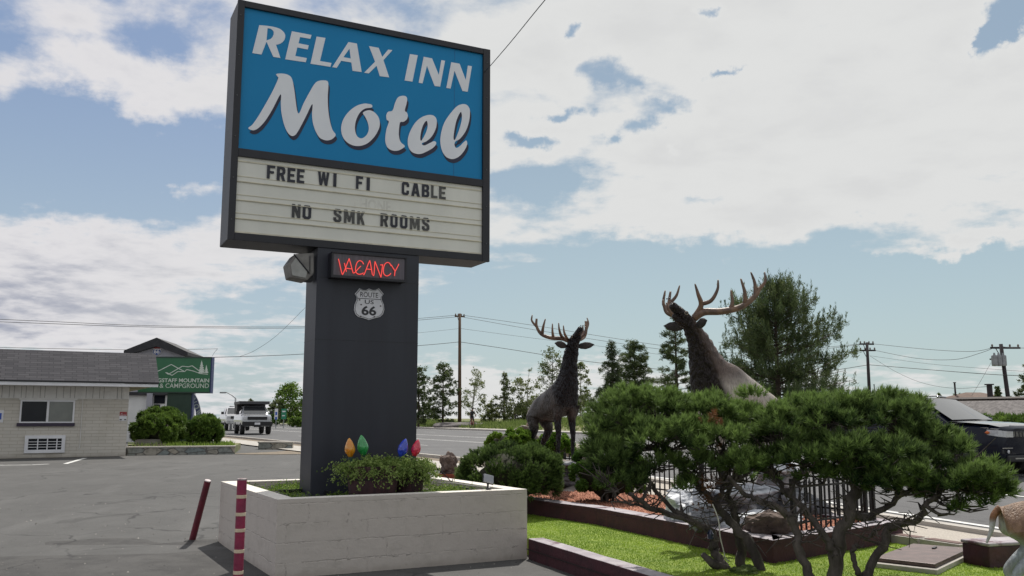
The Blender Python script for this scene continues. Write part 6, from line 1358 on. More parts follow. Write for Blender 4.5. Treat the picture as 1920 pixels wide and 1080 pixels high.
for s_ in (1, -1):
    for xs_ in ((.55, -.30), (-.36, -1.18), (-1.24, -1.72)):
        wz = MB(); lo_, hi_ = 1.14, 1.50; a, b_ = xs_; f_ = .28 if a > .5 else .03
        wz.add([(a, s_*.862, lo_), (b_, s_*.868, lo_), (b_-.0 if b_ > -1.5 else b_+.10, s_*.712, hi_), (a-f_, s_*.712, hi_)], [(0, 1, 2, 3)]); wz.build('window', m_carglass, su)
    MB().tube([(.05, s_*.58, 1.665), (-.2, s_*.585, 1.70), (-1.3, s_*.585, 1.69), (-1.6, s_*.57, 1.63)], .016, 8).build('roof_rail', m_chrome, su, smooth=True)
    MB().lathe([(.002, -.09), (.07, -.07), (.085, 0), (.07, .07), (.002, .09)], 12, M=Matrix.Translation((.78, s_*1.0, 1.16)) @ Matrix.Rotation(math.pi/2, 4, 'Y') @ Matrix.Diagonal((.75, 1.1, .7, 1))).build('mirror', m_navy2, su, smooth=True)
    hl = MB(); cs_ = [(2.222, .42), (2.222, .66), (2.165, .838), (1.97, .908)]; hl.add([(x, s_*y, z) for (x, y), z in zip(cs_, (.80, .80, .815, .85))]+[(x, s_*y, z) for (x, y), z in zip(cs_, (.915, .925, .945, .955))], [(0, 1, 5, 4), (1, 2, 6, 5), (2, 3, 7, 6)])
    ho = hl.build('headlight', m_lamp, su)
    ah = MB().lathe([(.002, -.03), (.04, 0), (.002, .03)], 10, M=Matrix.Translation((1.985, s_*.912, .895)) @ Matrix.Diagonal((1.6, .5, 1.2, 1))); ah.build('marker', m_amber, ho, smooth=True)
    fgm = MB().box(2.12, 2.20, s_*.62-.16, s_*.62+.16, .46, .56); fgo = fgm.build('fog_lamp', m_plastic, su, bevel=.02); MB().lathe([(.002, -.02), (.035, -.01), (.035, .01), (.002, .02)], 12, M=Matrix.Translation((2.205, s_*.60, .51)) @ Matrix.Rotation(math.pi/2, 4, 'Y')).build('lens', m_lamp, fgo); MB().box(2.205, 2.212, s_*.62-.17, s_*.62+.17, .575, .590).build('trim', m_chrome, fgo)
    for x_ in (1.36, -1.36): wheel(su, x_, s_*.80, .355, .23); MB().lathe([(.37, -.02), (.42, -.02), (.43, .0), (.42, .02), (.37, .02)], 26, M=Matrix.Translation((x_, s_*.905, .36)) @ Matrix.Rotation(math.pi/2, 4, 'X')).build('wheel_arch', m_plastic, su)
gr = MB(); gr.box(2.12, 2.213, -.40, .40, .80, .92); go = gr.build('grille', m_plastic, su, bevel=.01); sl = MB()
for k in range(7): y_ = -.345+k*.115; sl.box(2.2132, 2.223, y_-.044, y_-.034, .81, .91); sl.box(2.2132, 2.223, y_+.034, y_+.044, .81, .91)
sl.build('slot', m_chrome, go); MB().box(2.0, 2.24, -.66, .66, .30, .44).build('bumper', m_plastic, su, bevel=.03); MB().box(2.241, 2.25, -.45, .45, .36, .385).build('bumper_trim', m_chrome, su)

def pickup(label, loc, rz, paint, camper, group):
    t = thing('pickup_truck', label, 'truck', loc, rz, group); w = 1.0
    pr = lambda w, top, low=.55: [(w*.85, low), (w*.98, low+.12), (w, .95), (w*.98, top-.12), (w*.92, top), (w*.4, top+.03)]
    shell([(2.85, pr(.86, 1.12)), (2.75, pr(.95, 1.24)), (2.3, pr(1.0, 1.32)), (1.5, pr(1.0, 1.36)), (.0, pr(1.0, 1.36)), (-1.0, pr(1.0, 1.36)), (-2.85, pr(1.0, 1.36))], paint, 'body', t)
    tp = lambda w0, z0, w1, z1: [(w0, z0), (w0*.4+w1*.6, z0*.4+z1*.6), (w1, z1-.06), (w1*.8, z1)]
    shell([(1.45, tp(.90, 1.30, .88, 1.40)), (.75, tp(.92, 1.30, .74, 1.92)), (.3, tp(.94, 1.30, .72, 1.98)), (-.75, tp(.94, 1.30, .72, 1.97)), (-1.0, tp(.93, 1.30, .74, 1.85))], paint, 'cab', t)
    g_ = MB(); g_.add([(1.45, .78, 1.43), (1.45, -.78, 1.43), (.80, -.66, 1.90), (.80, .66, 1.90)], [(0, 1, 2, 3)]); g_.build('windshield', m_carglass, t)
    for s_ in (1, -1):
        g_ = MB(); g_.add([(1.05, s_*.935, 1.42), (-.75, s_*.95, 1.42), (-.70, s_*.78, 1.86), (.70, s_*.78, 1.86)], [(0, 1, 2, 3)]); g_.build('window', m_carglass, t)
        MB().box(2.66, 2.86, s_*.80-.13, s_*.80+.13, 1.02, 1.18).build('headlight', m_lamp, t, bevel=.02); MB().box(1.0, 1.12, s_*1.02, s_*1.24, 1.36, 1.58).build('mirror', m_plastic, t)
        MB().box(2.8, 2.9, s_*.72-.14, s_*.72+.14, .66, .82).build('fog_lamp', m_lamp, t)
        for x_ in (1.85, -1.85): wheel(t, x_, s_*.86, .42, .28)
    MB().box(2.70, 2.90, -.64, .64, .98, 1.20).build('grille', m_plastic, t, bevel=.02); MB().box(2.78, 2.98, -.98, .98, .58, .86).build('bumper', m_plastic if camper else m_chrome, t, bevel=.03); MB().box(2.981, 2.99, -.18, .18, .66, .80).build('plate', m_fascia, t)
    if camper:
        MB().box(-2.8, -1.05, -.98, .98, 1.38, 2.05).build('camper', m_plastic, t, bevel=.02); MB().box(-2.9, 1.0, -1.02, 1.02, 2.051, 2.26).build('roof_tent', material('tent_shell', (.05, .052, .058), rough=.6), t, bevel=.03)
        wp = MB(); wp.box(3.0, 3.06, -.25, .25, .5, .62); wp.build('winch', m_plastic, t)
    return t
m_silver = material('silver_paint', (.42, .43, .45), (.38, .39, .41), 1, .25, coat=.8, metal=.3); m_wpaint = material('white_paint', (.62, .62, .63), (.58, .58, .59), 1, .25, coat=.8)
g_ = at(483, 814, 64.0); pickup('silver pickup truck with a dark flat roof tent coming along the road', (g_.x-.4, 64.0, gz(64)), h-.12, m_silver, True, 'pickup trucks on the road')
g_ = at(452, 806, 79.0); pickup('white pickup truck following behind the truck with the roof tent', (g_.x-.6, 79.0, gz(79)), h-.10, m_wpaint, False, 'pickup trucks on the road')
# ---- cyclist
cyx = at(885, 803, 82).x; cz0 = gz(82)+.14
bk = thing('bicycle', 'dark bicycle ridden along the far sidewalk by the utility pole', 'bicycle', (cyx, 82, cz0), h+2.4)
for x_ in (.52, -.52):
    c_ = [(x_+.34*math.cos(a), 0, .35+.34*math.sin(a)) for a in np.linspace(0, PI2, 25)]; wo_ = MB().tube(c_, .022, 6, cap=False).build('wheel', m_tyre, bk); sp_ = MB()
    for k in range(8): a = k*PI2/8; sp_.tube([(x_, 0, .35), (x_+.33*math.cos(a), 0, .35+.33*math.sin(a))], .003, 4)
    sp_.build('spokes', m_chrome, wo_)
fm = MB()
for a, b_ in (((-.52, 0, .35), (-.12, 0, .80)), ((-.52, 0, .35), (.0, 0, .32)), ((.0, 0, .32), (-.15, 0, .88)), ((.0, 0, .32), (.40, 0, .80)), ((-.12, 0, .80), (.40, 0, .86)), ((.38, 0, .95), (.52, 0, .35))): fm.tube([a, b_], .02, 6)
fm.build('frame', material('bike_red', (.25, .03, .04), rough=.4), bk); MB().box(-.28, -.04, -.06, .06, .88, .93).build('saddle', m_plastic, bk, bevel=.02); MB().tube([(.40, -.28, 1.02), (.38, -.1, .98), (.38, .1, .98), (.40, .28, 1.02)], .014, 6).build('handlebar', m_plastic, bk); MB().box(-.07, .07, -.14, .14, .30, .33).build('pedals', m_plastic, bk)
pv = [(-.14, 0, .98), (-.08, 0, 1.15), (.08, 0, 1.40), (.14, 0, 1.50), (.18, 0, 1.58), (.22, 0, 1.70)]; pr_ = [.14, .13, .16, .07, .055, .10]; pe = [(i, i+1) for i in range(5)]
for s_ in (1, -1):
    k = len(pv); pv += [(.10, s_*.17, 1.42), (.22, s_*.24, 1.20), (.38, s_*.25, 1.05), (.41, s_*.25, 1.03), (-.06, s_*.10, .93), (.20 if s_ > 0 else .12, s_*.11, .72 if s_ > 0 else .62), (.05 if s_ > 0 else .0, s_*.12, .42 if s_ > 0 else .30), (.14 if s_ > 0 else .10, s_*.12, .36 if s_ > 0 else .24)]; pr_ += [.065, .045, .035, .035, .10, .075, .045, .04]; pe += [(2, k), (k, k+1), (k+1, k+2), (k+2, k+3), (0, k+4), (k+4, k+5), (k+5, k+6), (k+6, k+7)]
V, Nn, F = skin_mesh(pv, pr_, pe, 0, 2)
per = thing('person', 'person in a black shirt and dark shorts riding the bicycle on the far sidewalk', 'person', (cyx, 82, cz0), h+2.4)
me = bpy.data.meshes.new('body'); me.from_pydata([tuple(v) for v in V], [], F); skin_c, black_c, short_c = (.36, .20, .14), (.012, .012, .014), (.05, .04, .05)
cols = np.array([skin_c if z > 1.53 or (abs(y) > .205 and z < 1.3) or z < .66 else (black_c if z > 1.0 else short_c) for x, y, z in V]); a = me.attributes.new('fur', 'FLOAT_COLOR', 'POINT'); a.data.foreach_set('color', np.column_stack([cols, np.ones(len(V))]).astype(np.float32).ravel()); me.materials.append(m_elk); me.polygons.foreach_set('use_smooth', [True]*len(me.polygons)); o = bpy.data.objects.new('body', me); COL.objects.link(o); o.parent = per
MB().lathe([(.125, -.02), (.13, .02), (.10, .09), (.04, .125), (.002, .13)], 12, c=(.22, 0, 1.735)).build('helmet', m_plastic, per, smooth=True)
# figure in yellow by the far lane and a street lamp
pw = at(421, 806, 84); pv = [(0, 0, .95), (0, 0, 1.2), (0, 0, 1.42), (0, 0, 1.54), (0, 0, 1.66)]; pr_ = [.15, .15, .17, .06, .105]; pe = [(0, 1), (1, 2), (2, 3), (3, 4)]
for s_ in (1, -1): k = len(pv); pv += [(0, s_*.20, 1.40), (.02, s_*.27, 1.10), (.08, s_*.26, .86), (0, s_*.1, .88), (0, s_*.12, .48), (0, s_*.13, .06), (.14, s_*.13, .04)]; pr_ += [.075, .055, .045, .105, .075, .05, .05]; pe += [(2, k), (k, k+1), (k+1, k+2), (0, k+3), (k+3, k+4), (k+4, k+5), (k+5, k+6)]
V, Nn, F = skin_mesh(pv, pr_, pe, 0, 2); py_ = thing('person', 'person in a yellow jacket standing at the roadside beyond the clipped shrubs', 'person', (pw.x, 84, gz(84)), -1.2)
me = bpy.data.meshes.new('body'); me.from_pydata([tuple(v) for v in V], [], F); cols = np.array([skin_c if z > 1.52 or (abs(y) > .2 and z < .92) else ((.60, .42, .03) if z > .86 else (.05, .06, .10)) for x, y, z in V]); a = me.attributes.new('fur', 'FLOAT_COLOR', 'POINT'); a.data.foreach_set('color', np.column_stack([cols, np.ones(len(V))]).astype(np.float32).ravel()); me.materials.append(m_elk); me.polygons.foreach_set('use_smooth', [True]*len(me.polygons)); o = bpy.data.objects.new('body', me); COL.objects.link(o); o.parent = py_
MB().lathe([(.11, -.02), (.115, .03), (.08, .09), (.002, .11)], 12, c=(-.01, 0, 1.70)).build('hair', material('dark_hair', (.03, .02, .015), rough=.7), py_, smooth=True)
m_galv = material('galvanised', (.30, .31, .32), (.22, .23, .24), 3, .5, metal=.4); m_wood = material('pole_wood', (.125, .075, .045), (.075, .045, .03), 4, .9, .4, 20, stretch=(3, 3, .15)); m_dwood = material('dark_pole_wood', (.040, .032, .036), (.028, .022, .026), 4, .9, stretch=(3, 3, .2))
p = at(440, 790, 90); t = thing('street_lamp', 'tall grey street lamp with a long arm beyond the pickup trucks', 'street lamp', (p.x, 90, gz(90))); H = at(440, 747, 90).z-gz(90); ar = at(421, 736, 90); ax = ar.x-p.x; azz = ar.z-gz(90)
MB().tube([(0, 0, 0), (0, 0, H)], [.13, .08], 10).build('pole', m_galv, t, smooth=True); MB().tube(catmull([(0, 0, H), (ax*.4, 0, H+(azz-H)*.6), (ax*.8, 0, azz), (ax, 0, azz)], 5, False), .05, 7).build('arm', m_galv, t, smooth=True); MB().box(ax-.45, ax+.1, -.14, .14, azz-.08, azz+.06).build('lamp_head', m_galv, t, bevel=.03)
p = at(433, 790, 82); MBp = MB().tube([(0, 0, 0), (0, 0, at(433, 764, 82).z-gz(82))], [.12, .10], 9); MBp.lathe([(.10, 0), (.2, .03), (.2, .12), (.02, .16)], 10, c=(0, 0, at(433, 764, 82).z-gz(82))); o = MBp.build('traffic_post', m_galv, None, (p.x, 82, gz(82))); tag(o, 'short grey post with a rounded top standing by the street lamp', 'post')
for px, w_, hh, mat_, lab, tt in [(527.5, .32, 1.0, m_fascia, 'narrow white route marker sign on a post at the far roadside', 'W'), (536.5, .48, 1.0, material('road_green', (.02, .22, .12), rough=.5), 'green road sign on a post at the far roadside', 'G')]:
    p = at(px, 790, 88+px*.004); z = at(px, 776, 88).z; t = thing('road_sign', lab, 'sign', (p.x, 88+(px-527)*.12, gz(88)), .15, 'road signs beyond the trucks'); zl = z-gz(88)
    MB().tube([(0, .04, 0), (0, .04, zl+.3)], .04, 6).build('post', m_galv, t); f_ = MB().box(-w_/2, w_/2, -.01, .01, zl-hh/2, zl+hh/2).build('panel', mat_, t)
    k_ = MB()
    if tt == 'W': k_.box(-w_*.28, w_*.28, -.016, -.0102, zl-.12, zl+.18); k_.box(-w_*.28, w_*.28, -.016, -.0102, zl-.55, zl-.28); k_.build('symbol', m_bluep, f_)
    else: k_.box(-w_*.32, w_*.32, -.016, -.0102, zl+.18, zl+.30); k_.box(-w_*.32, w_*.2, -.016, -.0102, zl-.22, zl-.12); k_.build('symbol', m_fascia, f_)

# ================================================================== POLES AND WIRES
m_wire = material('wire_black', (.03, .03, .035), rough=.6); m_ins = material('insulator', (.16, .12, .10), rough=.3)
def upole(label, px, pxt, top, dep, mat, arms, lean_ok=True, r=(.17, .11), group='wooden utility poles', extra=None):
    b0 = at(px, 780, dep); tp = at(pxt, top, dep); z0 = gz(dep); t = thing('utility_pole', label, 'utility pole', (b0.x, dep, z0), 0, group); dx = tp.x-b0.x; H = tp.z-z0
    MB().tube([(0, 0, -.3), (dx, 0, H)], r, 10).build('pole', mat, t, smooth=True)
    for (yy, x0, x1, sk) in arms:
        z = at(pxt, yy, dep).z-z0; a, b_ = at(x0, yy, dep).x-b0.x, at(x1, yy, dep).x-b0.x; q_ = dx*z/H
        Mq = Matrix.Translation((q_, .1, z)) @ Matrix.Rotation(sk, 4, 'Z'); ao = MB().box(a-q_, b_-q_, -.06, .06, -.07, .07, Mq).build('crossarm', mat, t)
        for k in (.06, .34, .66, .94): x_ = a-q_+(b_-a)*k; MB().lathe([(.03, 0), (.07, .05), (.07, .14), (.03, .2)], 8, M=Mq @ Matrix.Translation((x_, 0, .0702))).build('insulator', m_ins, ao)
        MB().tube([tuple(Mq @ Vector(((a-q_)*.55, -.08, -.05))), (q_, .05, z-.8)], .03, 5).build('brace', mat, t)
    if extra: extra(t, b0, z0, dx, H)
    return t
upole('brown wooden utility pole with one crossarm beyond the road behind the cyclist', 862, 862, 588, 92, m_wood, [(593, 852, 872, .5)], r=(.20, .14))
upole('dark utility pole with two crossarms beside the big pine', 1632, 1625.5, 642, 82, m_dwood, [(645, 1612, 1640, .1), (657, 1613, 1642, -.1)], r=(.17, .12))
def trf(t, b0, z0, dx, H):
    for i, px in enumerate((1863, 1871, 1879)):
        p = at(px, 676, 66); MB().lathe([(.05, -.42), (.20, -.40), (.22, -.3), (.22, .28), (.20, .36), (.08, .40), (.06, .55)], 12, c=(p.x-b0.x, -.15, p.z-z0)).build('transformer', m_galv, t)
    p0, p1 = at(1858, 672, 66), at(1888, 680, 66); MB().box(p0.x-b0.x, p1.x-b0.x, .10, .2, p0.z-z0-.1, p0.z-z0).build('bracket', m_dwood, t)
upole('leaning dark utility pole with transformers above the gravel embankment', 1897, 1876.5, 645, 66, m_dwood, [(652, 1858, 1915, .05)], r=(.17, .13), extra=trf)
for px, tp, dep, r, lab in [(1795, 718, 95, .10, 'thin short utility pole far beyond the embankment'), (1860.5, 722, 62, .20, 'thick short post on the embankment beside the leaning utility pole'), (1643, 722, 110, .06, 'slim distant post near the pole with two crossarms')]:
    p = at(px, 780, dep); t_ = at(px, tp, dep); o = MB().tube([(0, 0, -.3), (-.05, 0, t_.z-gz(dep))], [r, r*.9], 9); o.box(-r*1.1-.05, r*1.1-.05, -r*1.1, r*1.1, t_.z-gz(dep)+.0002, t_.z-gz(dep)+.08); tag(o.build('utility_post', m_dwood, None, (p.x, dep, gz(dep))), lab, 'post')
def wire(lab, pts, r=.018, group='overhead wires'):
    P = [tuple(at(a, b_, d)) for a, b_, d in pts]; o0 = Vector(P[0]); o = MB().tube([Vector(p)-o0 for p in catmull(P, 8, False)], r, 5).build('overhead_wire', m_wire, None, tuple(o0), smooth=True); return tag(o, lab, 'wire', group)
wire('upper wire from the brown pole towards the sign column and off past the office', [(856, 591, 92), (700, 604, 88), (565, 612.5, 84), (300, 611, 74), (100, 603, 66), (-60, 596, 60)], .020)
wire('second wire just under the uppermost one, left of the brown pole', [(858, 594, 92), (700, 607, 88), (565, 615, 84), (300, 613.5, 74), (100, 607, 66), (-60, 601, 60)], .020)
wire('low cable from the brown pole passing just above the green sign and office roof', [(862, 641, 92), (785, 648, 89), (565, 664, 84), (400, 670, 78)], .026)
wire('thin line running low over the office roof ridge to the green sign', [(-60, 650, 58), (150, 654.5, 66), (300, 656, 72), (408, 654, 78)], .018)
wire('thin slanting service line dropping from behind the column to the green sign cable', [(572, 577, 80), (520, 628, 79), (478, 657, 78.5), (448, 669, 78)], .014)
wire('short slanting tie line just above the right top corner of the green sign', [(408, 654, 78), (402, 661, 78), (398, 668, 78)], .014)
wire('faint line crossing behind the column at the height of the brown pole brace', [(862, 616, 92), (785, 624, 89), (700, 631, 86)], .012)
wire('topmost of the wires sagging from the brown pole over the front-facing elk', [(868, 591, 92), (1000, 610, 91), (1150, 634, 89), (1260, 650, 88), (1400, 662, 86), (1613, 645, 82)], .020)
wire('middle wire of the three crossing just above the antlers of the front-facing elk', [(870, 595, 92), (1000, 618, 91), (1150, 642, 89), (1260, 657, 88), (1400, 668, 86), (1616, 646, 82)], .020)
wire('lowest of the three close wires crossing behind the antlers of the front-facing elk', [(864, 616, 92), (1000, 634, 91), (1150, 652, 89), (1300, 668, 87), (1616, 658, 82)], .014)
wire('thick low cable from the brown pole passing behind the neck of the front-facing elk', [(862, 641, 92), (950, 654, 91), (1050, 670, 90), (1130, 681, 89), (1300, 697, 87), (1500, 700, 84), (1629, 684, 82)], .026)
wire('upper wire between the pole with two crossarms and the leaning pole', [(1640, 645, 82), (1740, 655, 76), (1820, 659, 70), (1862, 652, 66)], .018)
wire('sagging wire from the second crossarm to the leaning pole', [(1641, 657, 82), (1720, 672, 76), (1790, 674, 71), (1838, 662, 68), (1864, 652, 66)], .018)
wire('middle straight line right of the pole with two crossarms', [(1631, 667, 82), (1740, 682, 76), (1860, 692, 67), (1930, 697, 62)], .012)
wire('thick cable right of the pole with two crossarms, below the transformers', [(1630, 684, 82), (1740, 693, 76), (1860, 702, 67), (1940, 705, 62)], .024)
wire('deep sagging line down to the thick short post on the embankment', [(1632, 668, 82), (1680, 697, 79), (1730, 718, 75), (1790, 728, 68), (1859, 724, 62)], .014)
wire('wire running from the leaning pole out past the picture edge', [(1880, 650, 66), (1900, 652, 63), (1940, 653, 58)], .018)
wire('thin guy line slanting down beside the thick short post', [(1858, 680, 66), (1840, 712, 65), (1822, 742, 64)], .012)
a_ = SF.w(XR-.01, .3, SF.sp(912, 148, .3)[1]); b_ = at(1030, -10, 9.0); a2 = Vector((b_.x+(b_.x-a_.x)*1.2, b_.y+(b_.y-a_.y)*1.2, b_.z+(b_.z-a_.z)*1.2))
tag(MB().tube(catmull([tuple(a_), tuple((a_+b_)/2-Vector((0, 0, .015))), tuple(b_), tuple(a2)], 6, False), .0055, 5).build('overhead_wire', m_wire), 'thin service wire rising steeply from the blue sign cabinet', 'wire', 'overhead wires')

# ================================================================== FAR SIDE: EMBANKMENT, TREES
m_ball = material('ballast', (.20, .185, .18), (.12, .11, .108), 6.0, .95, .9, 12); m_rail_ = material('rail_steel', (.06, .045, .04), rough=.6)
def ez(x, y):
    o = (np.array([x, y])-K0)@RN; return gz(y)+.1+min(max(o-28.5, 0)*.55, 1.95)
struct(grid([28.0, 28.5, 30, 31.2, 32.1, 34, 36, 60], np.arange(-30, 44, 2.0), ez, lambda o, t: rp(t, o)), 'embankment', m_ball)
rl = MB()
tt = np.arange(-30, 42.1, 3.0)
for o in (32.3,): rl.tube([(*rp(t, o), ez(*rp(t, o))+.10) for t in tt], .09, 4)
tag(rl.build('railway_rail', m_rail_), 'long dark rail along the top of the gravel embankment', 'rail')
for i, (px, dep, w_, hh, lab) in enumerate([(1822, 36.5, 1.15, .62, 'spiky green shrub below the embankment, closest to the windshield of the navy car'), (1866, 35.0, 1.2, .62, 'spiky green shrub below the embankment, over the hood of the navy car'), (1912, 33.5, 1.2, .60, 'spiky green shrub below the embankment, at the edge of the view')]):
    p = at(px, 780, dep); bush(lab, (p.x, dep, gz(dep)), (w_, .8, hh), 6500, 70+i, m_clip, 'leaf', clumps=60, leaf=(.12, .022), tone=(.2, .8), lump=.3, group='shrubs under the embankment')
p = at(1858, 745, 92); hz = at(1858, 741, 92).z; hb = thing('house', 'low brown roofed house showing over the embankment', 'house', (p.x, 92, gz(92)), .2)
MB().box(-1.8, 1.8, 0, 5, 0, hz-gz(92)-.25).build('wall', material('tan_wall', (.35, .28, .22), rough=.8), hb); rm = MB(); q_ = hz-gz(92)-.25; rm.add([(-2.1, -.3, q_), (2.1, -.3, q_), (2.1, 5.3, q_), (-2.1, 5.3, q_), (-.9, 2.5, q_+.6), (.9, 2.5, q_+.6)], [(0, 1, 5, 4), (1, 2, 5), (2, 3, 4, 5), (3, 0, 4), (0, 3, 2, 1)]); rm.build('roof', material('brown_roof', (.16, .11, .085), (.11, .075, .06), 4, .9), hb)
def tz(dep, x): return vz(x, dep)-.1
def tree(fn, lab, px, top, dep, wpx, seed, mat, cat='tree', **k):
    p = at(px, 700, dep); z0 = tz(dep, p.x); h_ = at(px, top, dep).z-z0; r = wpx*dep/FPX
    return fn(k.pop('name', 'pine_tree'), lab, cat, (p.x, dep, z0), h_, r, seed, mat, **k)
tree(conifer, 'big broad dark pine rising behind the hidden elk antlers', 1458, 532, 53, 142, 101, m_pine, base=.07, whorls=38, per=9, ll=.13, lw=.018, n_leaf=270, lift=.75, top_pow=.62, candle=.30, irr=.3, gaps=.2)
tree(conifer, 'open airy pine directly behind the head of the hidden elk', 1268, 590, 57, 46, 102, m_pine, base=.10, whorls=20, per=6, ll=.12, lw=.02, n_leaf=95, lift=.35, top_pow=.6, irr=.35)
tree(conifer, 'dark drooping spruce between the two elk statues', 1148, 637, 61, 52, 103, m_spruce, name='spruce_tree', base=.06, whorls=24, per=8, ll=.12, lw=.02, n_leaf=110, droop=.25, lift=.0, top_pow=.9, irr=.3)
tree(conifer, 'dense flat topped pine beside the drooping spruce', 1190, 638, 63, 48, 104, m_pine, base=.08, whorls=22, per=8, ll=.12, lw=.02, n_leaf=110, lift=.25, top_pow=.5, irr=.3)
tree(broadleaf, 'thin grey green tree behind the neck of the front-facing elk', 1036, 655, 88, 28, 105, m_fir, base=.15, clumps=60, n=3200, ll=.12, lw=.05, spread=.6)
tree(broadleaf, 'slender pale aspen just past the front-facing elk', 1088, 682, 90, 20, 106, m_aspen, name='aspen_tree', base=.25, clumps=44, n=1800, ll=.10, lw=.07, bark=m_birch)
tree(broadleaf, 'tall thin aspen with a sparse crown in the gap before the front-facing elk', 986, 694, 92, 24, 107, m_aspen, name='aspen_tree', base=.3, clumps=44, n=1600, ll=.10, lw=.06, bark=m_birch, stems=2)
tree(conifer, 'slim pale pine standing midway between the brown pole and the front-facing elk', 945, 695, 92, 26, 108, m_fir, base=.10, whorls=17, per=5, ll=.13, lw=.04, n_leaf=34, lift=.3, top_pow=.75, irr=.35)
tree(broadleaf, 'airy aspen with thin stems right beside the brown pole', 882, 690, 96, 26, 109, m_aspen, name='aspen_tree', base=.22, clumps=48, n=1500, ll=.11, lw=.05, bark=m_birch, stems=2)
tree(conifer, 'broad pine between the sign column and the brown pole', 831, 678, 92, 44, 110, m_pine, base=.10, whorls=20, per=6, ll=.13, lw=.04, n_leaf=58, lift=.3, top_pow=.6, irr=.25)
tree(conifer, 'dark pine half hidden by the sign column', 786, 688, 90, 38, 111, m_pine, base=.10, whorls=20, per=6, ll=.13, lw=.04, n_leaf=56, lift=.3, top_pow=.5, irr=.25)
for i, (px, tp, w_, lab) in enumerate([(968, 742, 24, 'yellowish shrubby tree under the slim pale pine'), (915, 745, 16, 'small olive bush tree on the open verge'), (1004, 738, 20, 'low olive tree near the rump of the front-facing elk'), (1105, 735, 26, 'low dark green tree between the front-facing elk and the spruce')]):
    tree(broadleaf, lab, px, tp, 91+i*.7, w_, 120+i, m_aspen if i < 3 else m_fir, name='shrubby_tree', base=.08, clumps=50, n=2200, ll=.12, lw=.05, stems=3, bark=m_barkf, spread=.6, group='low trees beyond the road')
tree(broadleaf, 'leafy green tree just left of the sign column', 546, 722, 118, 30, 130, m_green, name='green_tree', base=.12, clumps=70, n=4200, ll=.16, lw=.10, spread=.7)
tree(broadleaf, 'smaller darker tree beside the green road sign', 520, 752, 116, 18, 131, m_fir, name='green_tree', base=.1, clumps=46, n=2000, ll=.14, lw=.07)
tree(conifer, 'distant pine over the roof tent of the silver truck', 472, 747, 138, 16, 132, m_fir, base=.1, whorls=14, per=5, ll=.22, lw=.07, n_leaf=40, lift=.3)
tree(broadleaf, 'distant dark tree beside the street lamp', 455, 756, 136, 14, 133, m_fir, name='green_tree', base=.08, clumps=40, n=1600, ll=.2, lw=.1)
tree(broadleaf, 'low dark bush under the route marker signs', 510, 777, 104, 16, 134, m_juni, name='roadside_bush', base=.05, clumps=40, n=1800, ll=.14, lw=.07, group='low trees beyond the road')
tree(broadleaf, 'round green bush on the verge touching the sign column', 558, 781, 100, 14, 135, m_green, name='roadside_bush', base=.05, clumps=40, n=1800, ll=.12, lw=.07, group='low trees beyond the road')
tree(conifer, 'dark pine branches at the far edge above the embankment', 1928, 682, 60, 30, 140, m_pine, base=.3, whorls=14, per=6, ll=.12, lw=.035, n_leaf=46, lift=.4, irr=.4)
for i, (px, tp, w_, dep) in enumerate([(1690, 731, 10, 140), (1758, 734, 9, 140), (1868, 722, 9, 90), (1795, 741, 22, 120), (1560, 728, 18, 70)]):
    tree(conifer if i in (0, 1, 2) else broadleaf, ['tiny distant pine over the crown of the wider twisted pine', 'tiny distant pine above the windshield of the navy car', 'small pine behind the thick short post', 'low spread of dark bushes at the end of the embankment', 'small pine sprig at the foot of the big broad pine'][i], px, tp, dep, w_, 150+i, m_pine if i != 3 else m_fir, **(dict(base=.3, whorls=9, per=5, ll=.22, lw=.07, n_leaf=30, lift=.3) if i < 3 else dict(name='shrubby_tree', base=.05, clumps=40, n=1500, ll=.18, lw=.08)), group='small far trees on the horizon')
# far treeline masses as stuff on the horizon
rr = np.random.default_rng(77); C, T = [], []
for a0, a1, dep, hh in [(1590, 1925, 150, 3.1), (1100, 1600, 130, 3.6), (600, 780, 150, 3.0), (440, 560, 190, 3.4)]:
    x0, x1 = at(a0, 780, dep).x, at(a1, 780, dep).x; m = int(40*(x1-x0)); xs_ = rr.uniform(x0, x1, m); hcap = hh*(.45+.55*np.abs(np.sin(xs_*.23)*np.sin(xs_*.61+1))); C.append(np.column_stack([xs_, dep+rr.uniform(-4, 4, m), gz(dep)+rr.uniform(0, 1, m)*hcap])); T.append(rr.uniform(0, .7, m))
C = np.concatenate(C); V, F = diamonds(C, rnd_unit(len(C), rr), rr.uniform(.25, .5, len(C)), rr.uniform(.15, .3, len(C)), rr); tag(np_mesh('treeline', V, F, m_fir, tint=np.concatenate(T)), 'low far treeline along the horizon', 'trees', kind='stuff')
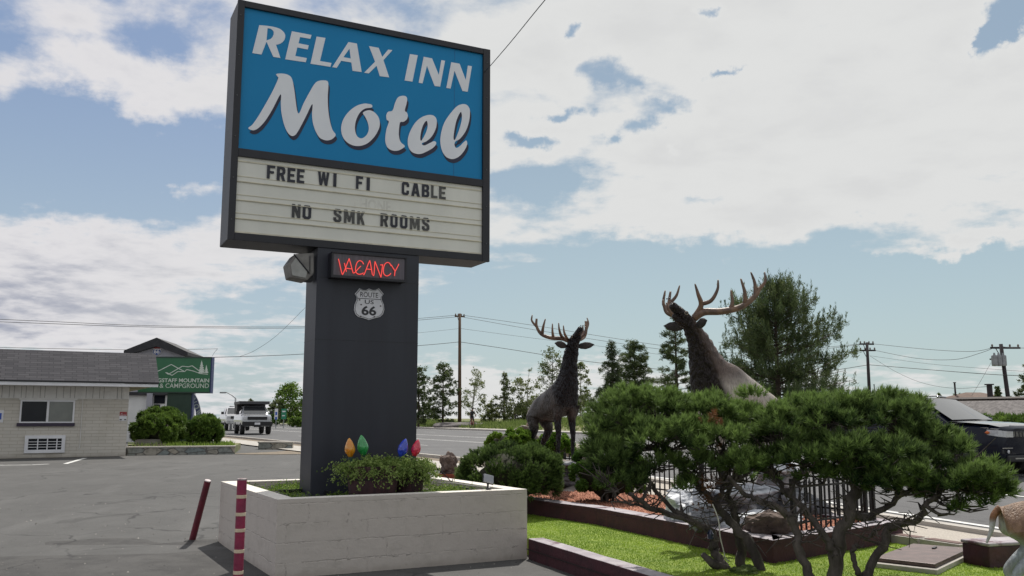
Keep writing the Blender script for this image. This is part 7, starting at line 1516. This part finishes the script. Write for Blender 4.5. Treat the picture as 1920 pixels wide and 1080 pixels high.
# verge grass and gravel heap under the pole
n = 42000; O = rr.uniform(25.4, 36, n); Tt = rr.uniform(-125, 4, n); P2 = np.array([rp(t, o) for t, o in zip(Tt, O)]); zq = np.array([vz(x, y) for x, y in P2]); D = rr.normal(size=(n, 3))*.45; D[:, 2] = 1; D /= np.linalg.norm(D, axis=1, keepdims=True)
keep = rr.uniform(size=n) < (.35+.65*(np.sin(Tt*.21)*np.sin(O*.8+Tt*.07) > -.3)); V, F = needles(np.column_stack([P2, zq])[keep], D[keep], rr.uniform(.2, .55, keep.sum()), .05, rr); m_vg = foliage('verge_grass', (.08, .13, .03), (.24, .30, .09), .35)
tag(np_mesh('verge_grass', V, F, m_vg, tint=rr.uniform(0, 1, keep.sum())), 'tall rough grass on the verge beyond the road', 'grass', kind='stuff')
p = at(868, 790, 87); v_, f_ = rock_mesh((3.0, 1.2, .55), 91, 4, .2); o = MB().add(v_, f_).build('gravel_heap', material('grey_gravel', (.18, .165, .16), (.11, .10, .10), 9, .95, .8, 12), None, (p.x, 87, vz(p.x, 87)), .3, smooth=True); tag(o, 'low grey gravel heap at the foot of the brown pole', 'gravel heap')

# loose stones and bits scattered on the lot
n = 900; Px = np.column_stack([rr.uniform(-9, .4, n), rr.uniform(7, 16, n)]); near = np.abs((Px-PF.p)@PF.n); ok_ = ~(((Px-PF.p)@PF.u > -.05) & ((Px-PF.p)@PF.u < PL+.05) & ((Px-PF.p)@PF.n > -.05) & ((Px-PF.p)@PF.n < PD+.05)) & (Px[:, 0] < .15); Px = Px[ok_]
Cz = np.array([gz(y) for y in Px[:, 1]])+.006; C = np.column_stack([Px, Cz]); s_ = rr.uniform(.004, .013, len(C))**1.0; V = (C[:, None, :]+(T3[None]+rr.normal(0, .25, (len(C), 4, 3)))*s_[:, None, None]).reshape(-1, 3) if False else None
T3 = np.array([[1, 0, -.3], [-.5, .87, -.3], [-.5, -.87, -.3], [0, 0, .8]]); V = (C[:, None, :]+(T3[None]+rr.normal(0, .25, (len(C), 4, 3)))*s_[:, None, None]).reshape(-1, 3)
F = (np.arange(len(C))[:, None, None]*4+np.array([[0, 1, 3], [1, 2, 3], [2, 0, 3]])[None]).reshape(-1, 3)
tag(np_mesh('loose_stones', V, F, foliage('grit', (.05, .05, .05), (.42, .40, .37), .0, .95), tint=np.repeat(rr.uniform(0, 1, len(C))**2, 3)), 'loose grit scattered on the parking lot', 'gravel', kind='stuff')
